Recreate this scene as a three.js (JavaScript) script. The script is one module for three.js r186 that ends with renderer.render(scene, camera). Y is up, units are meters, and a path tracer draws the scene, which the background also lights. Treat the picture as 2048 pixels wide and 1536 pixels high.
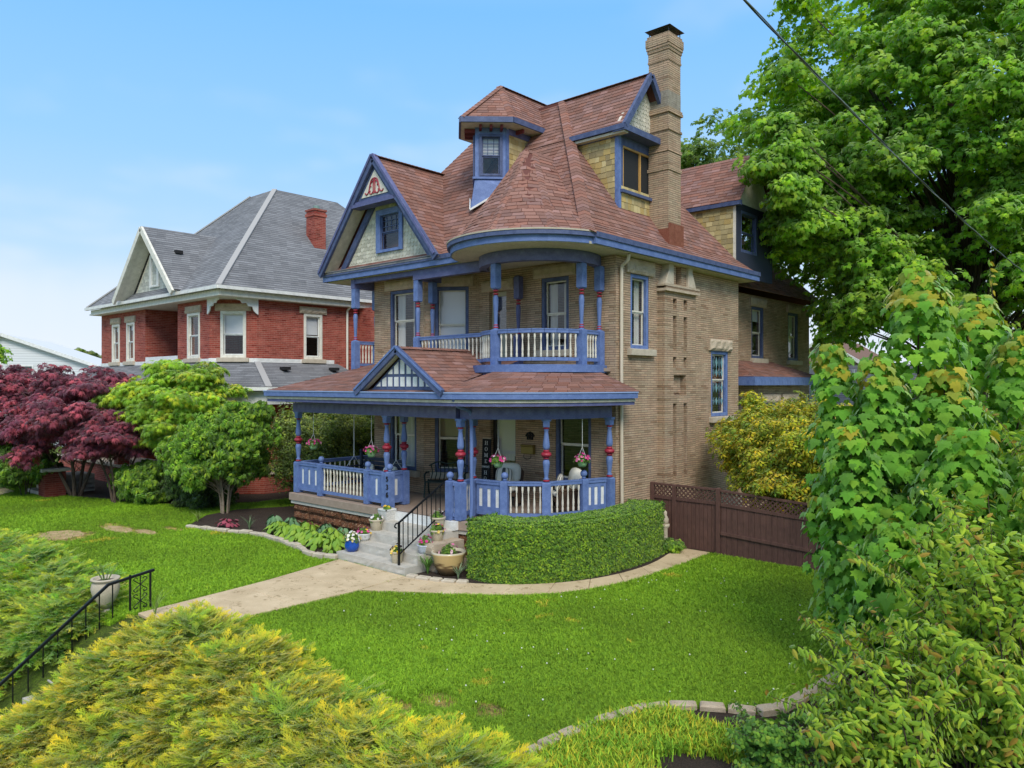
import * as THREE from 'three';
import { mergeGeometries } from 'three/addons/utils/BufferGeometryUtils.js';
import { FontLoader } from 'three/addons/loaders/FontLoader.js';
import { TextGeometry } from 'three/addons/geometries/TextGeometry.js';

// ---------- camera, sky, sun, exposure ----------
const scene = new THREE.Scene();
const camera = new THREE.PerspectiveCamera(53.3, 4 / 3, 0.3, 2000);
camera.position.set(10.658, 4.16, 15.648);
camera.lookAt(10.658 - Math.sin(Math.PI * 42 / 180), 4.16, 15.648 - Math.cos(Math.PI * 42 / 180));
const renderer = new THREE.WebGLRenderer({ antialias: true });
renderer.toneMapping = THREE.LinearToneMapping;
const EXPO = 1.78;
renderer.toneMappingExposure = EXPO;
renderer.shadowMap.enabled = true;

function rng(seed) { let a = seed >>> 0; return () => { a = (a + 0x6D2B79F5) >>> 0; let t = Math.imul(a ^ (a >>> 15), 1 | a); t = (t + Math.imul(t ^ (t >>> 7), 61 | t)) ^ t; return ((t ^ (t >>> 14)) >>> 0) / 4294967296; }; }
const lin = v => { v /= 255; return v <= 0.04045 ? v / 12.92 : Math.pow((v + 0.055) / 1.055, 2.4); };
const clamp = (v, a = 0, b = 1) => Math.min(b, Math.max(a, v)), mix = (a, b, t) => a + (b - a) * t, sst = (a, b, v) => { const t = clamp((v - a) / (b - a)); return t * t * (3 - 2 * t); };
// periodic value noise
function noiser(seed) {
  const r = rng(seed), T = new Float32Array(65536); for (let i = 0; i < 65536; i++) T[i] = r();
  const h = (x, y, px, py) => T[(((x % px + px) % px) * 131 + ((y % py + py) % py) * 7919) & 65535];
  return (x, y, px = 4096, py = 4096) => {
    const xi = Math.floor(x), yi = Math.floor(y); let fx = x - xi, fy = y - yi; fx = fx * fx * (3 - 2 * fx); fy = fy * fy * (3 - 2 * fy);
    return mix(mix(h(xi, yi, px, py), h(xi + 1, yi, px, py), fx), mix(h(xi, yi + 1, px, py), h(xi + 1, yi + 1, px, py), fx), fy);
  };
}
const N1 = noiser(11), N2 = noiser(29);
const fbm = (x, y, p, o = 4, n = N1) => { let s = 0, a = 0.5, t = 0; for (let i = 0; i < o; i++) { s += a * n(x, y, p, p); t += a; x *= 2; y *= 2; p *= 2; a *= 0.5; } return s / t; };

{ // the sky: clear spring blue fading to a pale horizon, with thin high cloud
  const W = 1024, Hh = 512, d = new Float32Array(W * Hh * 4);
  const stops = [[-90, 176, 186, 190], [-1, 205, 214, 226], [0, 226, 234, 246], [4, 206, 226, 249], [9, 182, 216, 251], [16, 152, 203, 252], [26, 124, 188, 250], [40, 190, 216, 250], [60, 228, 236, 248], [90, 238, 242, 248]];
  for (let j = 0; j < Hh; j++) {
    const el = (j + 0.5) / Hh * 180 - 90; let k = 0; while (k < stops.length - 2 && el > stops[k + 1][0]) k++;
    const A = stops[k], B = stops[k + 1], t = clamp((el - A[0]) / (B[0] - A[0]));
    for (let i = 0; i < W; i++) {
      const az = i / W, sc = 1 / Math.max(0.12, Math.sin(Math.max(0.05, el * Math.PI / 180)));
      // cloud field on a flat layer
      const ang = (az - 0.5) * 2 * Math.PI, R = Math.min(9, sc) * 1.6, cx = Math.cos(ang) * R + 40, cy = Math.sin(ang) * R + 40;
      let c = 0.55 * fbm(cx * 0.8, cy * 0.8, 4096, 5) + 0.45 * fbm(cx * 2.1 + 9, cy * 2.1, 4096, 4, N2);
      c = sst(0.46, 0.78, c) * (el > 0 ? 1 : 0);
      // a flat cloud bank low on the horizon
      const edge = 6.2 + 3.2 * fbm(az * 40, 3, 40, 3) + 0.8 * fbm(az * 130, 7, 130, 3, N2);
      const bank = el > -1 ? sst(edge + 1.5, edge - 2.5, el) * 0.62 : 0;
      const o = (j * W + i) * 4;
      for (let q = 0; q < 3; q++) {
        let v = mix(lin(A[q + 1]), lin(B[q + 1]), t);
        v = mix(v, lin([232, 238, 247][q]), bank * 0.8);
        v = mix(v, lin([236, 240, 248][q]), c * 0.22);
        d[o + q] = v * 1.12 / EXPO;
      }
      d[o + 3] = 1;
    }
  }
  const t = new THREE.DataTexture(d, W, Hh, THREE.RGBAFormat, THREE.FloatType);
  t.mapping = THREE.EquirectangularReflectionMapping; t.magFilter = THREE.LinearFilter; t.minFilter = THREE.LinearFilter; t.needsUpdate = true;
  scene.background = t; scene.environment = t; 
}
const sun = new THREE.DirectionalLight(new THREE.Color(1, 0.94, 0.84), 1.5);
sun.position.set(34, 40, 26); sun.target.position.set(0, 0, 0); sun.castShadow = true; sun.shadow.radius = 44;
sun.shadow.mapSize.set(2048, 2048);
Object.assign(sun.shadow.camera, { left: -45, right: 45, top: 45, bottom: -45, near: 1, far: 160 });
scene.add(sun, sun.target);

// ---------- helpers ----------
const V = (x, y, z) => new THREE.Vector3(x, y, z);
const col = (r, g, b) => new THREE.Color().setRGB(lin(r), lin(g), lin(b));
const used = {};
function numbered(n) { used[n] = (used[n] ?? -1) + 1; return used[n] ? n + '_' + String(used[n]).padStart(3, '0') : n; }
function tag(o, label, category, group) { o.userData.label = label; o.userData.category = category; if (group) o.userData.group = group; return o; }
function thing(name, label, category, pos = [0, 0, 0], turn = 0, group) { const o = new THREE.Group(); o.name = numbered(name); o.position.set(...pos); o.rotation.y = turn; tag(o, label, category, group); scene.add(o); return o; }
function shadowed(m) { m.castShadow = true; m.receiveShadow = true; return m; }
function part(name, geo, mat, parent) { const m = shadowed(new THREE.Mesh(Array.isArray(geo) ? merge(geo) : geo, mat)); m.name = parent === scene ? numbered(name) : name; parent.add(m); return m; }
function structure(name, geo, mat) { const m = part(name, geo, mat, scene); m.userData.kind = 'structure'; return m; }
function norm(g) { let q = g.index ? g.toNonIndexed() : g; for (const k of Object.keys(q.attributes)) if (!['position', 'normal', 'uv'].includes(k)) q.deleteAttribute(k); if (!q.attributes.normal) q.computeVertexNormals(); if (!q.attributes.uv) q.setAttribute('uv', new THREE.BufferAttribute(new Float32Array(q.attributes.position.count * 2), 2)); return q; }
function merge(list) { return list.length === 1 ? list[0] : mergeGeometries(list.map(norm), false); }
// uv in metres by the dominant axis of each face
function uvm(g, s = 1, ou = 0, ov = 0) {
  g = norm(g); const p = g.attributes.position, n = g.attributes.normal, uv = new Float32Array(p.count * 2);
  for (let i = 0; i < p.count; i++) {
    const ax = Math.abs(n.getX(i)), ay = Math.abs(n.getY(i)), az = Math.abs(n.getZ(i)); let u, v;
    if (ay > ax && ay > az) { u = p.getX(i); v = p.getZ(i); } else if (ax > az) { u = p.getZ(i); v = p.getY(i); } else { u = p.getX(i); v = p.getY(i); }
    uv[2 * i] = u * s + ou; uv[2 * i + 1] = v * s + ov;
  }
  g.setAttribute('uv', new THREE.BufferAttribute(uv, 2)); return g;
}
function box(w, h, d, x = 0, y = 0, z = 0, ry = 0) { const g = new THREE.BoxGeometry(w, h, d); if (ry) g.rotateY(ry); g.translate(x, y, z); return uvm(g); }
function boxMM(x0, x1, y0, y1, z0, z1) { return box(x1 - x0, y1 - y0, z1 - z0, (x0 + x1) / 2, (y0 + y1) / 2, (z0 + z1) / 2); }
// box with chamfered long edges, centred on x and z, standing on y0
function cbox(w, h, d, x = 0, y0 = 0, z = 0, b = 0.012, ry = 0) { const s = new THREE.Shape(); const a = w / 2 - b, c = d / 2 - b; s.moveTo(-a, -c); s.lineTo(a, -c); s.lineTo(a, c); s.lineTo(-a, c); s.closePath(); const g = new THREE.ExtrudeGeometry(s, { depth: h - 2 * b, bevelEnabled: true, bevelThickness: b, bevelSize: b, bevelSegments: 1 }); g.rotateX(-Math.PI / 2); g.translate(0, b, 0); if (ry) g.rotateY(ry); g.translate(x, y0, z); return uvm(g); }
function lathe(pts, seg = 16, x = 0, y = 0, z = 0) { const g = new THREE.LatheGeometry(pts.map(p => new THREE.Vector2(p[0], p[1])), seg); g.translate(x, y, z); return norm(g); }
// prism of a plan polygon [[x,z]...] between two heights
function prism(pts, y0, y1, bevel = 0) { const s = new THREE.Shape(pts.map(p => new THREE.Vector2(p[0], -p[1]))); const g = new THREE.ExtrudeGeometry(s, bevel ? { depth: y1 - y0 - bevel, bevelEnabled: true, bevelThickness: bevel, bevelSize: bevel, bevelOffset: -bevel, bevelSegments: 1 } : { depth: y1 - y0, bevelEnabled: false }); g.rotateX(-Math.PI / 2); g.translate(0, y0, 0); return uvm(g); }
// bar between two points
function bar(a, b, w, h = w, roll = 0) { const A = V(...a), B = V(...b), L = A.distanceTo(B), g = new THREE.BoxGeometry(w, h, L); const m = new THREE.Matrix4().lookAt(A, B, Math.abs(B.y - A.y) / L > 0.99 ? V(1, 0, 0) : V(0, 1, 0)); if (roll) g.rotateZ(roll); g.applyMatrix4(m); g.translate((A.x + B.x) / 2, (A.y + B.y) / 2, (A.z + B.z) / 2); return uvm(g); }
function tube(pts, r, seg = 8, n = 0) { return norm(new THREE.TubeGeometry(new THREE.CatmullRomCurve3(pts.map(p => V(...p))), n || Math.max(2, pts.length * 4), r, seg)); }
// tapered limb
function limb(pts, r0, r1, seg = 7, n = 0) {
  const c = new THREE.CatmullRomCurve3(pts.map(p => V(...p))); n = n || pts.length * 3; const fr = c.computeFrenetFrames(n), P = [], I = [], U = [];
  for (let i = 0; i <= n; i++) { const p = c.getPointAt(i / n), r = mix(r0, r1, i / n); for (let j = 0; j <= seg; j++) { const a = j / seg * 2 * Math.PI, x = Math.cos(a) * r, y = Math.sin(a) * r; P.push(p.x + fr.normals[i].x * x + fr.binormals[i].x * y, p.y + fr.normals[i].y * x + fr.binormals[i].y * y, p.z + fr.normals[i].z * x + fr.binormals[i].z * y); U.push(j / seg * 6.28 * r0, i / n * 2); } }
  for (let i = 0; i < n; i++) for (let j = 0; j < seg; j++) { const a = i * (seg + 1) + j, b = a + seg + 1; I.push(a, b, a + 1, b, b + 1, a + 1); }
  const g = new THREE.BufferGeometry(); g.setAttribute('position', new THREE.Float32BufferAttribute(P, 3)); g.setAttribute('uv', new THREE.Float32BufferAttribute(U, 2)); g.setIndex(I); g.computeVertexNormals(); return norm(g);
}
function tris(P, uvs) { const g = new THREE.BufferGeometry(); g.setAttribute('position', new THREE.Float32BufferAttribute(P, 3)); if (uvs) g.setAttribute('uv', new THREE.Float32BufferAttribute(uvs, 2)); g.computeVertexNormals(); return uvs ? norm(g) : uvm(g); }
function quadPts(a, b, c, d) { return [...a, ...b, ...c, ...a, ...c, ...d]; }
// extrude a polygon given in a vertical plane: local x along e, y up, thickness towards +n (outwards)
function place(g, p, e) { g.rotateY(Math.atan2(-e[1], e[0])); g.translate(p[0], p[1], p[2]); return g; }
function shapeG(outer, holes, depth, bevel = 0) { const s = new THREE.Shape(outer.map(p => new THREE.Vector2(p[0], p[1]))); for (const h of holes || []) s.holes.push(new THREE.Path(h.map(p => new THREE.Vector2(p[0], p[1])))); return uvm(new THREE.ExtrudeGeometry(s, bevel ? { depth: depth - bevel, bevelEnabled: true, bevelThickness: bevel, bevelSize: bevel, bevelOffset: -bevel, bevelSegments: 1, curveSegments: 10 } : { depth, bevelEnabled: false, curveSegments: 10 })); }
const rect = (x0, x1, y0, y1) => [[x0, y0], [x1, y0], [x1, y1], [x0, y1]];

// ---------- textures ----------
function tex(w, h, fn, srgb = true, rx = 1, ry = rx) {
  const d = new Uint8Array(w * h * 4);
  for (let j = 0; j < h; j++) for (let i = 0; i < w; i++) { const c = fn(i, j), o = (j * w + i) * 4; if (typeof c === 'number') { d[o] = d[o + 1] = d[o + 2] = clamp(c, 0, 255); } else { d[o] = clamp(c[0], 0, 255); d[o + 1] = clamp(c[1], 0, 255); d[o + 2] = clamp(c[2], 0, 255); } d[o + 3] = 255; }
  const t = new THREE.DataTexture(d, w, h); t.wrapS = t.wrapT = THREE.RepeatWrapping; t.magFilter = THREE.LinearFilter; t.minFilter = THREE.LinearMipmapLinearFilter; t.generateMipmaps = true; if (srgb) t.colorSpace = THREE.SRGBColorSpace; t.repeat.set(rx, ry); t.needsUpdate = true; return t;
}
// bricks: nc courses and nb bricks a row over the texture; returns colour and relief maps
function brickTex(nc, nb, wm, hm, base, vary, mortar, jointPx, seed) {
  const S = 1024, r = rng(seed), tone = [];
  for (let c = 0; c < nc; c++) { tone.push([]); for (let b = 0; b < nb; b++) tone[c].push([(r() - 0.5), r(), r()]); }
  const at = (i, j) => {
    const cy = j / S * nc, c = Math.floor(cy) % nc, off = (c % 2) * 0.5 + (c % 3) * 0.04, bx = (i / S * nb + off + nb) % nb, b = Math.floor(bx), fy = (cy - Math.floor(cy)) * S / nc, fx = (bx - b) * S / nb;
    const wob = 0.7 * (N2(i / 9, j / 9, 114, 114) - 0.5) * 2;
    const joint = fy < jointPx + wob || fx < jointPx * 0.6 + wob; return [joint, tone[c][b], fx, fy];
  };
  const map = tex(S, S, (i, j) => {
    const [jt, t] = at(i, j), g = (N1(i / 2.2, j / 2.2, 465, 465) - 0.5) * 26 + (fbm(i / 128, j / 128, 8, 4) - 0.5) * 34; if (jt) return mortar.map(v => v + g * 0.6);
    const k = t[0] * vary, dark = t[1] > 0.93 ? -24 : 0; return base.map((v, q) => v + k * [1, 0.9, 0.75][q] + dark + g + (q === 0 ? (t[2] - 0.5) * 10 : 0));
  }, true, 1 / wm, 1 / hm);
  const bump = tex(S, S, (i, j) => { const [jt, t] = at(i, j); return jt ? 60 : 190 + t[0] * 40 + (N1(i / 3, j / 3, 341, 341) - 0.5) * 40; }, false, 1 / wm, 1 / hm);
  return [map, bump];
}
function speckle(base, amp, scale, seed = 0, px = 512, m = 1, coarse = 0.6) { const per = Math.round(px / scale); return tex(px, px, (i, j) => { const a = (N1(i / scale + seed, j / scale, per, per) - 0.5) * 2 * amp, b = (fbm(i / (px / 6) + seed, j / (px / 6), 6, 5) - 0.5) * 2 * amp * coarse * 2; return base.map(v => v + a + b); }, true, 1 / m); }
const bumpNoise = tex(512, 512, (i, j) => 128 + (N1(i / 2, j / 2, 256, 256) - 0.5) * 120 + (fbm(i / 64, j / 64, 8, 5) - 0.5) * 160, false, 1);
function std(o) { return new THREE.MeshStandardMaterial(Object.assign({ roughness: 0.85, metalness: 0 }, o)); }
const bn = (rep) => { const t = bumpNoise.clone(); t.repeat.set(rep, rep); return t; };

const [tanMap, tanBump] = brickTex(40, 8, 2.4, 2.32, [180, 154, 127], 20, [114, 97, 80], 5.5, 5);
const [redMap, redBump] = brickTex(26, 9, 1.98, 1.98, [154, 72, 58], 22, [180, 146, 130], 4.6, 6);
const M = {};
M.brick = std({ map: tanMap, bumpMap: tanBump, bumpScale: 0.012, roughness: 0.92 });
M.redBrick = std({ map: redMap, bumpMap: redBump, bumpScale: 0.008, roughness: 0.92 });
const paint = (r, g, b, rough = 0.6, amp = 11) => std({ map: speckle([r, g, b], amp, 3, r + b, 256, 0.7, 0.9), bumpMap: bn(1.5), bumpScale: 0.0015, roughness: rough });
M.blue = paint(98, 120, 170);
M.slate = paint(76, 88, 124);
M.violet = paint(92, 96, 138);
M.soffit = paint(196, 190, 172, 0.8);
M.cream = paint(222, 215, 198, 0.6);
M.white = paint(226, 226, 222, 0.6);
M.red = paint(160, 44, 62, 0.45);
M.dkred = paint(110, 40, 44, 0.7);
M.stone = std({ map: speckle([196, 178, 154], 16, 3, 3, 512, 0.9), bumpMap: bn(2.2), bumpScale: 0.012, roughness: 0.95 });
M.sill = std({ map: speckle([192, 180, 160], 15, 2.5, 8, 512, 0.9), bumpMap: bn(3), bumpScale: 0.004, roughness: 0.95 });
M.shingle = std({ color: 0xffffff, vertexColors: true, roughness: 0.96, bumpMap: bn(5), bumpScale: 0.003 });
M.deck = std({ color: col(104, 62, 54), roughness: 0.95 });
M.flash = std({ map: speckle([140, 84, 64], 16, 4, 5, 256, 0.6), roughness: 0.6, metalness: 0.2 });
M.scale = std({ color: 0xffffff, vertexColors: true, roughness: 0.85, bumpMap: bn(3), bumpScale: 0.002 });
M.concrete = std({ map: speckle([190, 185, 174], 13, 2, 2, 512, 0.8), bumpMap: bn(3), bumpScale: 0.004, roughness: 0.95 });
M.walk = std({ map: tex(1024, 1024, (i, j) => { const a = (N1(i / 2, j / 2, 512, 512) - 0.5) * 22, b = (fbm(i / 170, j / 170, 6, 5) - 0.5) * 44, st = -34 * sst(0.7, 0.78, fbm(i / 60 + 9, j / 60, 17, 4, N2)), cr = Math.abs(fbm(i / 205, j / 205 + 3, 5, 5, N2) - 0.5) < 0.0035 ? -50 : 0; return [202, 180, 145].map(v => v + a + b + st + cr); }, true, 1 / 2.6), bumpMap: bn(3), bumpScale: 0.003, roughness: 0.96 });
M.porchFloor = std({ map: speckle([158, 138, 122], 9, 3, 12, 256, 0.7), roughness: 0.7 });
M.rock = std({ map: tex(512, 512, (i, j) => { const a = fbm(i / 24, j / 24, 22, 4), b = N1(i / 3, j / 3, 171, 171), w = sst(0.62, 0.78, fbm(i / 14 + 40, j / 14, 37, 3, N2)); return [mix(112 + a * 60 - 30 + b * 22, 205, w), mix(66 + a * 46 - 22 + b * 18, 176, w), mix(40 + a * 34 - 16 + b * 12, 140, w)]; }, true, 1.4), bumpMap: bn(2.5), bumpScale: 0.03, roughness: 0.95 });
M.fence = std({ map: tex(256, 512, (i, j) => { const g = N1(i / 2.2, j / 60, 116, 8) - 0.5, c = fbm(i / 60, j / 60, 4, 3) - 0.5; return [94 + g * 22 + c * 24, 66 + g * 18 + c * 18, 58 + g * 16 + c * 16]; }, true, 2, 1), roughness: 0.9, bumpMap: bn(4), bumpScale: 0.002 });
M.iron = std({ color: col(34, 36, 38), roughness: 0.45, metalness: 0.6 });
M.greenIron = std({ color: col(44, 60, 54), roughness: 0.6, metalness: 0.3 });
M.downspout = paint(206, 192, 170, 0.5);
M.glass = new THREE.MeshPhysicalMaterial({ color: 0xffffff, transmission: 1, thickness: 0, roughness: 0.015, ior: 1.6, specularIntensity: 1 });
M.curtain = new THREE.MeshPhysicalMaterial({ color: col(222, 222, 216), transmission: 0.3, thickness: 0, roughness: 1 });
M.shade = std({ color: col(206, 208, 210), roughness: 0.9 });
M.dark = std({ color: col(28, 28, 30), roughness: 0.9 });
M.screen = std({ color: col(34, 36, 38), roughness: 0.8 });
M.gold = paint(196, 150, 84, 0.6);
M.mulch = std({ map: tex(512, 512, (i, j) => { const a = N1(i / 2.6, j / 6, 197, 85), b = N2(i / 7, j / 2.6, 73, 197), k = (a + b) / 2; return [26 + k * 84, 20 + k * 68, 15 + k * 56]; }, true, 1.2), bumpMap: bn(4), bumpScale: 0.03, roughness: 1 });
M.trim = paint(224, 220, 206, 0.6);
M.greyRoof = std({ map: (() => { const r = rng(77), T = []; for (let k = 0; k < 64; k++) T.push(Array.from({ length: 24 }, () => r())); return tex(1024, 1024, (i, j) => { const c = Math.floor(j / 16), b = Math.floor(((i + (c * 37) % 43) % 1024) / 42.7), fy = j % 16, t = T[c % 64][b % 24], g = N1(i / 1.6, j / 1.6, 640, 640) - 0.5, base = 112 + t * 24 + g * 30 + (fbm(i / 170, j / 170, 6, 3) - 0.5) * 24; return fy < 2.2 ? [58, 60, 64] : [base, base + 1, base + 4]; }, true, 1 / 9, 1 / 9); })(), roughness: 0.97, bumpMap: bn(3), bumpScale: 0.004 });
M.greyCap = std({ color: col(168, 166, 164), roughness: 0.95 });
M.bark = std({ map: tex(256, 512, (i, j) => { const g = N1(i / 5, j / 40, 51, 13) - 0.5, c = N2(i / 2.5, j / 9, 102, 57) - 0.5; return [92 + g * 60 + c * 24, 78 + g * 52 + c * 22, 64 + g * 46 + c * 20]; }, true, 1), roughness: 0.95, bumpMap: bn(3), bumpScale: 0.015 });
M.lightBark = std({ map: speckle([150, 134, 114], 22, 4, 6, 256, 0.5), roughness: 0.95, bumpMap: bn(4), bumpScale: 0.008 });
const leafMat = (rough = 0.95, tr = 0.35) => new THREE.MeshPhysicalMaterial({ color: 0xffffff, roughness: rough, transmission: tr, thickness: 0, side: THREE.DoubleSide });
M.leaf = leafMat(0.95, 0.45); M.blade = std({ color: 0xffffff, roughness: 0.8, side: THREE.DoubleSide }); M.leaf.vertexColors = false;
M.leafV = leafMat(0.95, 0.45); M.leafV.vertexColors = true;
M.petal = leafMat(0.8, 0.2);
// ---------- ground ----------
const groundY = (x, z) => -1.55 * sst(9.9, 12.9, z) + (z < 9 ? 0.03 * (fbm(x / 5 + 50, z / 5 + 50, 4096, 2) - 0.5) : 0);
const inPoly = (p, x, z) => { let c = false; for (let i = 0, j = p.length - 1; i < p.length; j = i++) if ((p[i][1] > z) !== (p[j][1] > z) && x < (p[j][0] - p[i][0]) * (z - p[i][1]) / (p[j][1] - p[i][1]) + p[i][0]) c = !c; return c; };
const spline = (pts, n) => new THREE.CatmullRomCurve3(pts.map(p => V(p[0], 0, p[1]))).getSpacedPoints(n).map(v => [v.x, v.z]);
// plan outlines
const pathUp = [[-2.0, 4.97], [-1.5, 4.86], [-0.5, 4.42], [0.5, 3.58], [1.12, 2.4], [1.3, 0.7], [0.86, -1.5]];
const pathLow = [[-1.85, 6.3], [-1.25, 5.86], [-0.34, 5.27], [0.5, 4.62], [1.18, 3.84], [1.72, 2.2], [1.82, 0.64], [1.72, -1.5]];
const walkPoly = [[-4.4, 5.0], [-2.02, 5.0], [-1.85, 6.3], [-1.95, 9.9], [-3.55, 9.9], [-3.9, 7.2]];
const bedLeft = spline([[-11.1, 5.5], [-9.8, 5.22], [-8.6, 4.78], [-7.3, 4.8], [-6.1, 4.95], [-5.3, 5.2], [-4.42, 4.97]], 40);
const bedLeftPoly = [...bedLeft, [-4.42, 3.4], [-9.2, 3.3], [-10.2, 1.0], [-12.1, 1.3], [-12.9, 3.0], [-12.6, 4.2], [-11.6, 5.1]];
const bedRight = spline([[5.05, 10.2], [5.1, 9.42], [5.17, 8.64], [5.3, 7.9], [5.6, 7.1], [6.2, 6.65], [6.62, 6.4], [6.78, 5.6], [6.9, 4.3], [7.0, 2.5], [7.1, 0]], 60);
const bedRightPoly = [...bedRight, [14, 0], [14, 13], [5.05, 13]];
const bedHedge = [[-2.05, 4.9], ...spline(pathUp, 30), [0, -1.5], [0, 0], [-2.1, 3.4]];
const bedNeighbor = spline([[-13.9, 1.6], [-14.6, 2.6], [-15.4, 3.8], [-16.9, 4.6], [-18.6, 5.0], [-21, 5.6], [-24, 5.0], [-26, 3], [-26, 0], [-17, -0.6], [-15.4, -1.2], [-13.6, -1.6]], 50);
const bank = [[-12, 9.6], [14, 9.6], [14, 13.5], [-12, 13.5]];
const bare = [[-12.6, 8.3, 1.15, 0.8], [-12.5, 6.85, 1.2, 0.36], [-11.4, 6.6, 0.8, 0.3], [3.25, 8.87, 0.42, 0.3], [3.9, 8.6, 0.3, 0.22], [-11.2, 5.85, 0.6, 0.2], [2.9, 9.3, 0.5, 0.3], [-3.3, 5.7, 0.0, 0.0]];
const bareness = (x, z) => { let b = 0; for (const [bx, bz, rx, rz] of bare) if (rx) { const d = Math.hypot((x - bx) / rx, (z - bz) / rz) + (fbm(x * 2.5, z * 2.5, 4096, 3) - 0.5) * 0.9; b = Math.max(b, sst(1.1, 0.6, d)); } return b; };
{
  const xs = [], zs = []; for (let x = -34; x <= 16; x += 0.25) xs.push(x); for (let z = -9; z <= 15; z += 0.25) zs.push(z);
  xs.unshift(-900, -400, -200, -110, -70, -48); xs.push(22, 40, 80, 200, 500, 900); zs.unshift(-900, -400, -200, -100, -55, -32, -18); zs.push(20, 40, 90, 300, 900);
  const P = [], C = [], I = [], U = [];
  for (const z of zs) for (const x of xs) {
    P.push(x, groundY(x, z), z); U.push(x, z);
    const b = bareness(x, z), k = 0.8 + 0.4 * fbm(x / 3, z / 3, 4096, 4), y = sst(0.45, 0.75, fbm(x / 2 + 9, z / 2, 4096, 3, N2));
    const g = [mix(1, 1.2, y) * k, k * mix(1, 1.06, y), k];
    C.push(mix(g[0], 4.6, b), mix(g[1], 2.2, b), mix(g[2], 11, b));
  }
  const w = xs.length; for (let j = 0; j < zs.length - 1; j++) for (let i = 0; i < w - 1; i++) { const a = j * w + i; I.push(a, a + w, a + 1, a + 1, a + w, a + w + 1); }
  const g = new THREE.BufferGeometry(); g.setAttribute('position', new THREE.Float32BufferAttribute(P, 3)); g.setAttribute('color', new THREE.Float32BufferAttribute(C, 3)); g.setAttribute('uv', new THREE.Float32BufferAttribute(U, 2)); g.setIndex(I); g.computeVertexNormals();
  const map = tex(1024, 1024, (i, j) => { const a = N1(i / 3, j / 5, 341, 205), b = fbm(i / 64, j / 64, 16, 4), c = N2(i / 2, j / 2, 512, 512), k = 0.55 + a * 0.5 + (b - 0.5) * 0.7 + (c - 0.5) * 0.4; return [112 * k, 138 * k, 28 * k]; }, true, 1 / 3);
  structure('lawn_ground', g, std({ map, vertexColors: true, roughness: 1, bumpMap: bn(3), bumpScale: 0.03 }));
}
function sheet(name, poly, y, mat) { return structure(name, prism(poly, y - 0.12, y), mat); }
sheet('mulch_bed', bedLeftPoly, 0.035, M.mulch); sheet('mulch_bed', bedNeighbor, 0.03, M.mulch); sheet('mulch_bed', bedRightPoly.map(p => [p[0], Math.min(p[1], 9.9)]), 0.03, M.mulch); sheet('mulch_bed', bedHedge, 0.028, M.mulch);
// concrete walk and curving side path, slab by slab
function slabs(name, quads, mat) { const g = new THREE.Group(); g.name = numbered(name); g.userData.kind = 'structure'; scene.add(g); for (const q of quads) part('paving_slab', prism(q, -0.1, 0.045, 0.008), mat, g); return g; }
{
  const L = z => z < 7.2 ? mix(-4.4, -3.9, (z - 5) / 2.2) : mix(-3.9, -3.55, (z - 7.2) / 2.7), R = z => z < 6.3 ? mix(-2.02, -1.88, (z - 5) / 1.3) : mix(-1.88, -1.95, (z - 6.3) / 3.6), q = [], zz = [5.0, 6.42, 7.75, 8.95, 9.92];
  for (let i = 0; i < 4; i++) { const a = zz[i] + (i ? 0.012 : 0), b = zz[i + 1]; q.push([[L(a), a], [R(a), a], [R((a + b) / 2), (a + b) / 2], [R(b), b], [L(b), b], [L((a + b) / 2), (a + b) / 2]]); }
  slabs('front_walk', q, M.walk);
  const n = 10, A = spline(pathUp, n * 4), B = spline(pathLow, n * 4), s = [];
  for (let i = 0; i < n; i++) { const a = i * 4, e = 0.012; const cut = (P, k, f) => [mix(P[k][0], P[k + 1]?.[0] ?? P[k][0], f), mix(P[k][1], P[k + 1]?.[1] ?? P[k][1], f)]; s.push([cut(A, a, e * 4), A[a + 1], A[a + 2], A[a + 3], A[a + 4], B[a + 4], B[a + 3], B[a + 2], B[a + 1], cut(B, a, e * 4)]); }
  slabs('side_path', s, M.walk);
}
// neighbour's path at the far left and the pavement and street below the bank
sheet('neighbor_path', [[-40, 5.6], [-23.2, 6.6], [-22.4, 7.4], [-24, 7.9], [-40, 7.6]], 0.045, M.walk);
structure('pavement', boxMM(-60, 60, -1.75, -1.5, 13.6, 15.4), M.concrete);
structure('street', boxMM(-300, 300, -1.9, -1.62, 16.6, 26), std({ map: speckle([92, 92, 94], 14, 2, 4, 256, 1), roughness: 0.95 }));
structure('kerb', boxMM(-300, 300, -1.9, -1.5, 16.4, 16.6), M.concrete);
// stairs down the bank under the iron handrail
{ const st = new THREE.Group(); st.name = 'bank_stairs'; st.userData.kind = 'structure'; scene.add(st); for (let k = 0; k < 8; k++) part('step', boxMM(-3.55, -1.95, -1.8, 0.02 - 0.19 * (k + 1), 9.93 + 0.36 * k, 10.3 + 0.36 * k), M.concrete, st); }
// worn sandy patches in the neighbour's lawn
for (const [k, [cx, cz, rx, rz]] of [[-12.62, 8.35, 0.72, 0.6], [-12.3, 6.95, 0.75, 0.26], [-11.3, 6.6, 0.5, 0.2]].entries()) { const P = []; for (let i = 0; i < 48; i++) { const a = i / 48 * 6.283, q = 0.72 + 0.5 * fbm(Math.cos(a) * 3 + 20 + k * 9, Math.sin(a) * 3 + 20, 4096, 4); P.push([cx + Math.cos(a) * rx * q, cz + Math.sin(a) * rz * q]); } structure('sandy_soil', prism(P, -0.05, 0.022 + k * 0.001), std({ map: speckle([200, 172, 124], 24, 3, k, 256, 0.9), bumpMap: bn(4), bumpScale: 0.02, roughness: 1 })); }
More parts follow.
